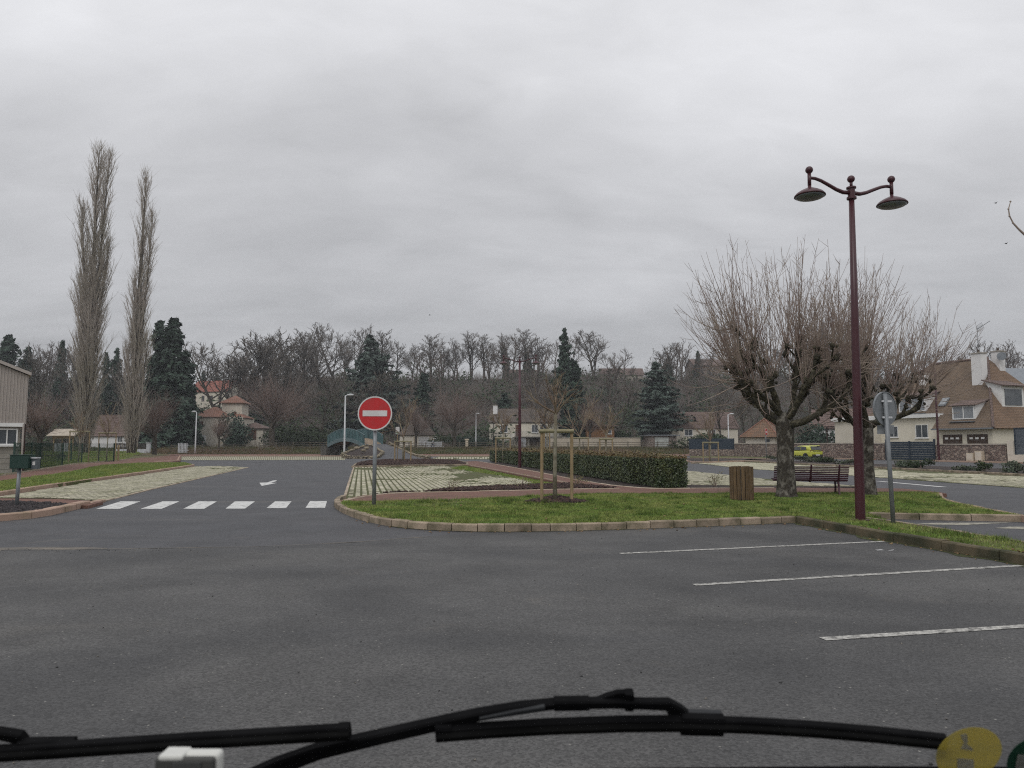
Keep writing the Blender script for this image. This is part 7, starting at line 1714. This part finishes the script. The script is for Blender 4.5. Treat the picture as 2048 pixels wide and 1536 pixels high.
for s_ in (1, -1):
    f = (lambda P: [(x, y * s_, z) for x, y, z in P][::s_])
    plate('side_window', f([(-1.35, 0.79, 1.0), (-1.2, 0.70, 1.3), (-0.55, 0.71, 1.36), (-0.55, 0.81, 0.99)][::-1]), M_CGL)
    plate('side_window', f([(-0.48, 0.81, 0.99), (-0.48, 0.71, 1.36), (0.2, 0.70, 1.32), (0.75, 0.80, 0.99)][::-1]), M_CGL)
    plate('tail_lamp', f([(-1.985, 0.3, 0.84), (-1.985, 0.3, 0.93), (-1.9, 0.82, 0.95), (-1.9, 0.83, 0.84)]), M_TAIL)
    for xw in (-1.27, 1.27):
        ty = MB(); ca = [(0.0, 0.2), (0.0, 0.29), (0.03, 0.31), (0.17, 0.31), (0.2, 0.29), (0.2, 0.2)]; n = 28
        for (yy, rr_) in ca:
            for j in range(n): t = 2 * math.pi * j / n; ty.v.append((xw + rr_ * math.cos(t), s_ * (0.885 - yy), 0.31 + rr_ * math.sin(t)))
        for i in range(len(ca) - 1):
            for j in range(n): j2 = (j + 1) % n; ty.f.append((i * n + j, i * n + j2, (i + 1) * n + j2, (i + 1) * n + j))
        wo = ty.build('wheel', M_TYRE, car)
        rm = MB(); 
        for k in range(5): t = 2 * math.pi * k / 5; rm.bar((xw, s_ * 0.87, 0.31), (xw + 0.2 * math.cos(t), s_ * 0.87, 0.31 + 0.2 * math.sin(t)), 0.06, 0.03, (0, 1, 0))
        rm.build('rim', M_ALU, wo); disc_y(MB(), (xw, s_ * 0.84, 0.31), 0.2, 0.02, 20).build('hub', M_BLK, wo)
        disc_y(MB(), (xw, s_ * 0.868, 0.33), 0.36, 0.05, 28).build('wheel_arch', M_BLK, car)
plate('rear_trim', [(-2.0, 0.55, 0.86), (-2.0, 0.55, 0.93), (-2.0, -0.55, 0.93), (-2.0, -0.55, 0.86)][::-1], M_BLK, 0.02)
plate('rear_bumper', [(-2.03, 0.62, 0.3), (-2.03, 0.68, 0.55), (-2.03, -0.68, 0.55), (-2.03, -0.62, 0.3)][::-1], M_BLK, 0.06)
plate('number_plate', [(-2.05, 0.26, 0.44), (-2.05, 0.26, 0.55), (-2.05, -0.26, 0.55), (-2.05, -0.26, 0.44)][::-1], M_SIGNW, 0.01)
MB().box((0, 0, 0.22), (3.6, 1.5, 0.1)).build('underbody', M_BLK, car)

# ------------------------------------------------------------------ walking person
def skin_figure(name, joints, edges, m, parent, sub=1):
    me = bpy.data.meshes.new(name); me.from_pydata([j[0] for j in joints], edges, []); me.update(); o = link(me, name, parent, m)
    md = o.modifiers.new('skin', 'SKIN')
    for i, j in enumerate(joints): me.skin_vertices[0].data[i].radius = (j[1], j[1] if len(j) < 3 else j[2])
    me.skin_vertices[0].data[0].use_root = True
    s2 = o.modifiers.new('sub', 'SUBSURF'); s2.levels = sub; s2.render_levels = sub
    return o
Yp = 131.2; xp = (866 - 1024) / 1450 * Yp; zp_ = hz(xp, Yp) + 0.02
per = thing('person', 'person in pale grey jacket, light cap and blue jeans walking behind the rail fence', 'person', (xp, Yp, zp_), R(0), None, local=True)
M_JEANS = mat('blue_jeans', (0.05, 0.075, 0.13), scale=5); M_JACK = mat('grey_jacket', (0.34, 0.36, 0.38), scale=5); M_SKIN = mat('skin', (0.45, 0.28, 0.2), scale=5); M_CAP = mat('light_cap', (0.62, 0.62, 0.6), scale=5)
J = [((0, 0, 0.93), 0.15, 0.12), ((0.02, 0, 1.12), 0.15, 0.11), ((0.08, 0, 1.34), 0.17, 0.12), ((0.12, 0, 1.46), 0.07), ((0.15, 0, 1.54), 0.065), ((0.17, 0, 1.62), 0.095), ((0.18, 0, 1.72), 0.075),
     ((0.02, -0.1, 0.86), 0.1), ((0.17, -0.1, 0.5), 0.075), ((0.2, -0.1, 0.1), 0.05), ((0.2, -0.1, 0.04), 0.045), ((0.34, -0.1, 0.035), 0.035),
     ((-0.03, 0.1, 0.86), 0.1), ((-0.14, 0.1, 0.5), 0.075), ((-0.36, 0.1, 0.14), 0.05), ((-0.38, 0.1, 0.08), 0.045), ((-0.27, 0.1, 0.035), 0.035),
     ((0.08, -0.2, 1.38), 0.07), ((0.0, -0.26, 1.12), 0.055), ((0.12, -0.24, 0.9), 0.042), ((0.15, -0.23, 0.82), 0.035), ((0.08, 0.2, 1.38), 0.07), ((0.12, 0.26, 1.12), 0.055), ((0.28, 0.22, 0.95), 0.042), ((0.33, 0.2, 0.9), 0.035)]
E = [(0, 1), (1, 2), (2, 3), (3, 4), (4, 5), (5, 6), (0, 7), (7, 8), (8, 9), (9, 10), (10, 11), (0, 12), (12, 13), (13, 14), (14, 15), (15, 16), (2, 17), (17, 18), (18, 19), (19, 20), (2, 21), (21, 22), (22, 23), (23, 24)]
skin_figure('body', J, E, M_SKIN, per, 2)
JJ = [((0.0, 0, 0.88), 0.175, 0.14), ((0.02, 0, 1.12), 0.175, 0.13), ((0.08, 0, 1.34), 0.19, 0.14), ((0.11, 0, 1.45), 0.09), ((0.08, -0.2, 1.38), 0.085), ((0.0, -0.26, 1.12), 0.07), ((0.11, -0.24, 0.92), 0.055), ((0.08, 0.2, 1.38), 0.085), ((0.12, 0.26, 1.12), 0.07), ((0.26, 0.22, 0.97), 0.055)]
skin_figure('jacket', JJ, [(0, 1), (1, 2), (2, 3), (2, 4), (4, 5), (5, 6), (2, 7), (7, 8), (8, 9)], M_JACK, per, 2)
TJ = [((0, 0, 0.93), 0.17, 0.135), ((0.02, -0.1, 0.84), 0.115), ((0.17, -0.1, 0.5), 0.088), ((0.2, -0.1, 0.12), 0.068), ((-0.03, 0.1, 0.84), 0.115), ((-0.14, 0.1, 0.5), 0.088), ((-0.36, 0.1, 0.16), 0.068)]
skin_figure('trousers', TJ, [(0, 1), (1, 2), (2, 3), (0, 4), (4, 5), (5, 6)], M_JEANS, per, 2)
MB().ball((0.165, 0, 1.69), 0.118, 12, 8, (1.05, 0.9, 0.75)).box((0.29, 0, 1.665), (0.12, 0.15, 0.02)).build('cap', M_CAP, per, smooth=True)

# ------------------------------------------------------------------ birds, overhanging branch
M_BIRD = mat('bird_dark', (0.03, 0.03, 0.03), scale=5)
for px, py, Y, s_, lab in ((1991, 406, 60, 0.16, 'small dark bird high in the sky near the branch at the right edge'), (2012, 487, 60, 0.16, 'small dark bird in the sky just below the branch'), (859, 630, 120, 0.22, 'tiny dark bird in the sky above the no entry sign')):
    p = A(px, py, Y); o = thing('bird', lab, 'bird', tuple(p), 0.5, None, local=True)
    MB().ball((0, 0, 0), s_ * 0.5, 8, 6, (1.5, 0.55, 0.55)).ball((s_ * 0.8, 0, s_ * 0.1), s_ * 0.2, 6, 5).build('body', M_BIRD, o, smooth=True)
    for sy in (-1, 1): MB().add([(s_ * 0.3, sy * s_ * 0.15, 0), (-s_ * 0.35, sy * s_ * 0.15, 0), (-s_ * 0.2, sy * s_ * 1.3, s_ * 0.45), (s_ * 0.3, sy * s_ * 0.15, -0.02), (-s_ * 0.35, sy * s_ * 0.15, -0.02), (-s_ * 0.2, sy * s_ * 1.3, s_ * 0.43)], [(0, 1, 2), (5, 4, 3), (0, 3, 4, 1), (1, 4, 5, 2), (2, 5, 3, 0)]).build('wing', M_BIRD, o)
# tree beside the car park whose twig hangs into the picture at the right
Yt = 7.0; bx0 = 7.4; rng = random.Random(4)
o = thing('roadside_tree', 'bare tree outside the right edge with one curved twig reaching into the sky', 'tree', (bx0, Yt, 0)); T = MB(); Tw = MB()
T.tube([(bx0, Yt, -0.2), (bx0 + 0.05, Yt, 1.5), (bx0 + 0.1, Yt, 3.0), (bx0 + 0.1, Yt, 4.8)], [0.2, 0.16, 0.12, 0.04], 10); T.build('trunk', M_BARK, o, smooth=True)
e1 = [A(2049, 469, Yt), A(2038, 459, Yt), A(2026, 446, Yt), A(2019, 432, Yt), A(2017, 418, Yt), A(2021, 403, Yt)]
st = Vector((bx0 + 0.08, Yt, 2.4)); Tw.tube([tuple(st), tuple(st.lerp(e1[0], 0.5) + Vector((0.25, 0, -0.15))), tuple(e1[0] + Vector((0.12, 0, -0.1)))] + [tuple(p) for p in e1], [0.028, 0.02, 0.013, 0.011, 0.009, 0.008, 0.007, 0.006, 0.004], 6)
for p in e1[1:]: Tw.ball(p, 0.01, 5, 4)
for k in range(26):
    p = Vector((bx0 + 0.1, Yt, rng.uniform(2.2, 4.6))); d = Vector((rng.uniform(0.2, 1.0), rng.uniform(-0.8, 0.8), rng.uniform(0.3, 1.0))); b = limb(rng, p, d, rng.uniform(0.8, 1.8), 5, 0.12, 0.12); Tw.tube(b, taper(0.02, 0.005, 5), 5, False)
Tw.build('crown', M_WHIP, o)

# ------------------------------------------------------------------ the camper van the photo is taken from
WN_A = R(68); wpn = Vector((0, math.sin(WN_A), math.cos(WN_A))); wp0 = Vector((0, 0.78, CAMH + (ray(1024, 1500).z / ray(1024, 1500).y) * 0.78))
def W(px, py, off=0.0):
    d = ray(px, py); o = Vector((0, 0, CAMH)); t = (wp0 + wpn * off - o).dot(wpn) / d.dot(wpn); return o + d * t
M_WIP = mat('wiper_black', (0.0035, 0.0035, 0.004), (0.007, 0.007, 0.0075), rough=0.6, scale=20, spec=0.04)
M_RUB = mat('wiper_rubber', (0.003, 0.003, 0.003), (0.006, 0.006, 0.006), rough=0.7, scale=20, spec=0.04)
M_WIPG = mat('wiper_grey_cap', (0.02, 0.022, 0.024), (0.014, 0.015, 0.017), rough=0.5, scale=20)
van = thing('camper_van', 'camper van front with black windscreen wipers at the bottom of the view', 'camper van', (0, 1.1, 0))
def ribbon(pts, w, h):
    """bar with rectangular section following pts; w across the glass, h standing off it"""
    mb = MB(); n = len(pts)
    for i in range(n):
        p = pts[i]; d = (pts[min(i + 1, n - 1)] - pts[max(i - 1, 0)]).normalized(); x = d.cross(wpn).normalized(); ww = w[i] if isinstance(w, (list, tuple)) else w; hh = h[i] if isinstance(h, (list, tuple)) else h
        c = 0.3
        for sx, sy in ((-1, -1 + c), (-1, 1 - c), (-1 + c, 1), (1 - c, 1), (1, 1 - c), (1, -1 + c), (1 - c, -1), (-1 + c, -1)): mb.v.append(tuple(p + x * (sx * ww / 2) + wpn * (sy * hh / 2)))
    for i in range(n - 1):
        for j in range(8): j2 = (j + 1) % 8; mb.f.append((i * 8 + j, i * 8 + j2, (i + 1) * 8 + j2, (i + 1) * 8 + j))
    mb.f.append(tuple(range(8))[::-1]); mb.f.append(tuple(range((n - 1) * 8, n * 8))); return mb
def wpts(L, off): return [W(a, b, off) for a, b in L]
# right wiper
wr_ = MB().lathe([(0.02, -0.01), (0.022, 0.02), (0.012, 0.03)], 14, tuple(W(440, 1640, 0.02))).build('wiper', M_WIP, van)
ribbon(wpts([(440, 1585), (560, 1530), (640, 1501), (760, 1473), (880, 1446), (960, 1428), (1040, 1414), (1110, 1407)], 0.022), [0.02, 0.018, 0.016, 0.0138, 0.0125, 0.0108, 0.009, 0.0082], 0.012).build('arm', M_WIP, wr_)
ribbon(wpts([(1108, 1407), (1178, 1406)], 0.022), 0.0125, 0.012).build('arm_joint', M_WIP, wr_)
ribbon(wpts([(1165, 1406), (1230, 1405), (1290, 1407), (1335, 1408), (1352, 1424), (1368, 1433)], 0.022), [0.01, 0.01, 0.01, 0.012, 0.019, 0.016], 0.01).build('arm_tip', M_WIP, wr_)
ribbon(wpts([(1180, 1407), (1212, 1393), (1235, 1386), (1266, 1386)], 0.026), 0.0055, 0.007).build('hook', M_WIP, wr_)
ribbon(wpts([(1258, 1383), (1258, 1416)], 0.024), 0.0095, 0.01).build('clip', M_WIP, wr_)
ribbon(wpts([(960, 1436), (1030, 1424), (1090, 1415)], 0.016), [0.004, 0.006, 0.006], 0.005).build('spring', M_WIPG, wr_)
bl_ = [(874, 1467), (980, 1459), (1100, 1452), (1240, 1447), (1380, 1446), (1500, 1450), (1620, 1457), (1750, 1468), (1890, 1483)]
ribbon(wpts([(a, b - 4) for a, b in bl_], 0.014), 0.0098, 0.01).build('blade', M_WIP, wr_)
ribbon(wpts([(a, b + 9) for a, b in bl_], 0.006), 0.0066, 0.008).build('rubber_lip', M_RUB, wr_)
ribbon(wpts([(872, 1464), (905, 1463)], 0.015), 0.018, 0.013).build('end_cap', M_WIP, wr_)
ribbon(wpts([(1362, 1428), (1444, 1431)], 0.022), 0.006, 0.012).build('connector', M_WIPG, wr_); ribbon(wpts([(1362, 1448), (1446, 1450)], 0.014), 0.022, 0.012).build('connector', M_WIP, wr_)
# left wiper
wl_ = MB().lathe([(0.02, -0.01), (0.022, 0.02), (0.012, 0.03)], 14, tuple(W(-640, 1560, 0.02))).build('wiper', M_WIP, van)
bL = [(-180, 1516), (-60, 1510), (100, 1501), (250, 1491), (400, 1481), (550, 1472), (699, 1463)]
ribbon(wpts([(a, b - 5) for a, b in bL], 0.014), 0.0108, 0.01).build('blade', M_WIP, wl_); ribbon(wpts([(a, b + 8) for a, b in bL], 0.006), 0.0078, 0.008).build('rubber_lip', M_RUB, wl_)
ribbon(wpts([(678, 1463), (700, 1462)], 0.014), 0.0165, 0.013).build('end_cap', M_WIP, wl_)
ribbon(wpts([(-640, 1560), (-400, 1500), (-160, 1466), (0, 1466), (40, 1474), (52, 1488)], 0.024), [0.022, 0.018, 0.015, 0.011, 0.014, 0.01], 0.011).build('arm', M_WIP, wl_)
ribbon(wpts([(40, 1484), (150, 1482)], 0.02), 0.006, 0.01).build('connector', M_WIP, wl_)
# cowl, bonnet and front, below the picture
M_VAN = mat('van_paint', (0.3, 0.31, 0.33), (0.28, 0.29, 0.31), rough=0.35, scale=1, spec=0.5); M_COWL = mat('cowl_plastic', (0.07, 0.07, 0.078), (0.055, 0.055, 0.06), rough=0.6, scale=8)
c0 = [W(px, 1534 + 12 * ((1500 - px) / 700) ** 2 if px < 1500 else 1531 + (px - 1500) * 0.004, 0.03) for px in range(-900, 3001, 260)]
mb = MB(); n = len(c0); prof = [(0.0, 0.0), (0.03, -0.025), (0.3, -0.3), (0.62, -0.58), (0.72, -0.75), (0.73, -1.0)]
for p in c0:
    for dy, dz in prof: mb.v.append((p.x, p.y + dy, p.z + dz))
k = len(prof)
for i in range(n - 1):
    for j in range(k - 1): mb.f.append((i * k + j, i * k + j + 1, (i + 1) * k + j + 1, (i + 1) * k + j))
bn_ = mb.build('bonnet', M_COWL, van, smooth=True)
MB().box((0, 0.50, 1.215), (1.7, 0.36, 0.06)).build('dashboard', M_COWL, van)
for sx in (-0.82, 0.82):
    ty = MB(); n = 28; ca = [(-0.1, 0.2), (-0.1, 0.31), (-0.07, 0.34), (0.07, 0.34), (0.1, 0.31), (0.1, 0.2)]
    for (xx, rr_) in ca:
        for j in range(n): t = 2 * math.pi * j / n; ty.v.append((sx + xx, 0.95 + rr_ * math.cos(t), 0.345 + rr_ * math.sin(t)))
    for i in range(len(ca) - 1):
        for j in range(n): j2 = (j + 1) % n; ty.f.append((i * n + j, i * n + j2, (i + 1) * n + j2, (i + 1) * n + j))
    ty.f.append(tuple(range(n))); ty.f.append(tuple(range(5 * n, 6 * n))); ty.build('wheel', M_TYRE, van)
# stickers on the windscreen
def trans_mat(name, c, c2, a=0.25):
    m = mat(name, c, c2, rough=0.5, scale=60, lo=0.4, hi=0.65); N = m.node_tree.nodes; L = m.node_tree.links; p = N['Principled BSDF']; tr_ = N.new('ShaderNodeBsdfTransparent'); tl = N.new('ShaderNodeBsdfTranslucent'); ms = N.new('ShaderNodeMixShader'); ms2 = N.new('ShaderNodeMixShader')
    tl.inputs[0].default_value = (*c, 1); ms.inputs[0].default_value = 0.6; L.new(p.outputs[0], ms.inputs[1]); L.new(tl.outputs[0], ms.inputs[2]); ms2.inputs[0].default_value = a; L.new(ms.outputs[0], ms2.inputs[1]); L.new(tr_.outputs[0], ms2.inputs[2]); L.new(ms2.outputs[0], N['Material Output'].inputs[0]); return m
def wdisc(name, px, py, r, m, parent, off=-0.002, th=0.0006, n=40, sx=1.0):
    c = W(px, py, off); ux = Vector((1, 0, 0)); uy = wpn.cross(ux).normalized(); mb = MB()
    for o_ in (0, th):
        for j in range(n): t = 2 * math.pi * j / n; mb.v.append(tuple(c + ux * (r * sx * math.cos(t)) + uy * (r * math.sin(t)) + wpn * o_))
    mb.f.append(tuple(range(n))); mb.f.append(tuple(range(n, 2 * n))[::-1])
    for j in range(n): j2 = (j + 1) % n; mb.f.append((j, n + j, n + j2, j2))
    return mb.build(name, m, parent)
def wrect(name, quad, m, parent, off):
    q = [W(a, b, off) for a, b in quad]; k = len(q); mb = MB(); mb.v = [tuple(p) for p in q] + [tuple(p + wpn * 0.0005) for p in q]; mb.f = [tuple(range(k)), tuple(range(k, 2 * k))[::-1]] + [(i, i + k, (i + 1) % k + k, (i + 1) % k) for i in range(k)]; return mb.build(name, m, parent)
M_STY = trans_mat('yellow_sticker', (0.44, 0.36, 0.07), (0.34, 0.3, 0.09), 0.34); M_STG = trans_mat('green_sticker', (0.02, 0.075, 0.045), (0.018, 0.06, 0.04), 0.05); M_STW = trans_mat('pale_print', (0.4, 0.4, 0.37), (0.34, 0.34, 0.31), 0.3)
ys_ = wdisc('windscreen_sticker', 1938, 1508, 0.0335, M_STY, None); tag(ys_, 'round yellow sticker on the windscreen at the end of the wiper blade', 'sticker')
wrect('pale_figure', [(1921, 1470), (1934, 1468), (1936, 1480), (1934, 1488), (1945, 1497), (1947, 1502), (1922, 1498), (1928, 1486)], M_STW, ys_, -0.0035); wrect('pale_field', [(1915, 1517), (1948, 1520), (1948, 1545), (1915, 1545)], M_STW, ys_, -0.0035)
gs_ = wdisc('windscreen_sticker', 2074, 1520, 0.0305, M_STG, None); tag(gs_, 'round dark green sticker cut by the lower right corner', 'sticker')
wrect('pale_field', [(2036, 1510), (2100, 1510), (2100, 1545), (2030, 1545)], M_STW, gs_, -0.0035)
# toll badge standing on the dashboard
bc = A(370, 1505, 0.6); bw = 118 * 0.6 / 1450 / math.cos(PITCH) ; zt_ = A(370, 1494, 0.62).z; M_BADGE = mat('badge_white', (0.62, 0.62, 0.58), (0.58, 0.58, 0.54), rough=0.45, scale=30); M_BADGED = mat('badge_grey', (0.05, 0.052, 0.048), (0.06, 0.06, 0.056), rough=0.5, scale=30)
bg_ = thing('toll_badge', 'white and grey plastic badge below the left wiper blade', 'toll badge', (bc.x, 0.6, 1.245))
cs = MB(); x0_, x1_ = bc.x - bw / 2, bc.x + bw / 2; zb0 = 1.2452
def rbox(x0, x1, y0, y1, z0_, z1_, m, name, parent, bev=0.004):
    o = MB().box(((x0 + x1) / 2, (y0 + y1) / 2, (z0_ + z1_) / 2), (x1 - x0, y1 - y0, z1_ - z0_)).build(name, m, parent); md = o.modifiers.new('bevel', 'BEVEL'); md.width = bev; md.segments = 3; return o
rbox(x0_, x1_, 0.607, 0.62, zb0, zt_, M_BADGE, 'shell', bg_); rbox(x0_ - 0.001, x1_ - 0.002, 0.602, 0.608, zb0, zt_ - 0.0012, M_BADGED, 'face', bg_, 0.003); rbox(x0_ + 0.014, x1_ - 0.012, 0.6005, 0.6025, zt_ - 0.0105, zt_ - 0.004, mat('badge_plaque', (0.07, 0.072, 0.07), scale=30), 'plaque', bg_, 0.0005)
rbox(x0_ + 0.002, x0_ + 0.022, 0.6015, 0.62, zt_ - 0.004, zt_ + 0.0008, M_BADGE, 'raised_corner', bg_, 0.002)
# ------------------------------------------------------------------ air
hzm = bpy.data.materials.new('haze_air'); hzm.use_nodes = True; N = hzm.node_tree.nodes; N.clear()
ho = N.new('ShaderNodeOutputMaterial'); pv_ = N.new('ShaderNodeVolumePrincipled'); pv_.inputs['Color'].default_value = (0.92, 0.95, 1.0, 1); pv_.inputs['Density'].default_value = 0.00042
hzm.node_tree.links.new(pv_.outputs[0], ho.inputs['Volume'])
hb = MB().box((0, 1270, 30), (4700, 2800, 74)).build('haze', hzm, None, kind='stuff')
tag(hb, 'thin grey winter haze filling the valley', 'haze')
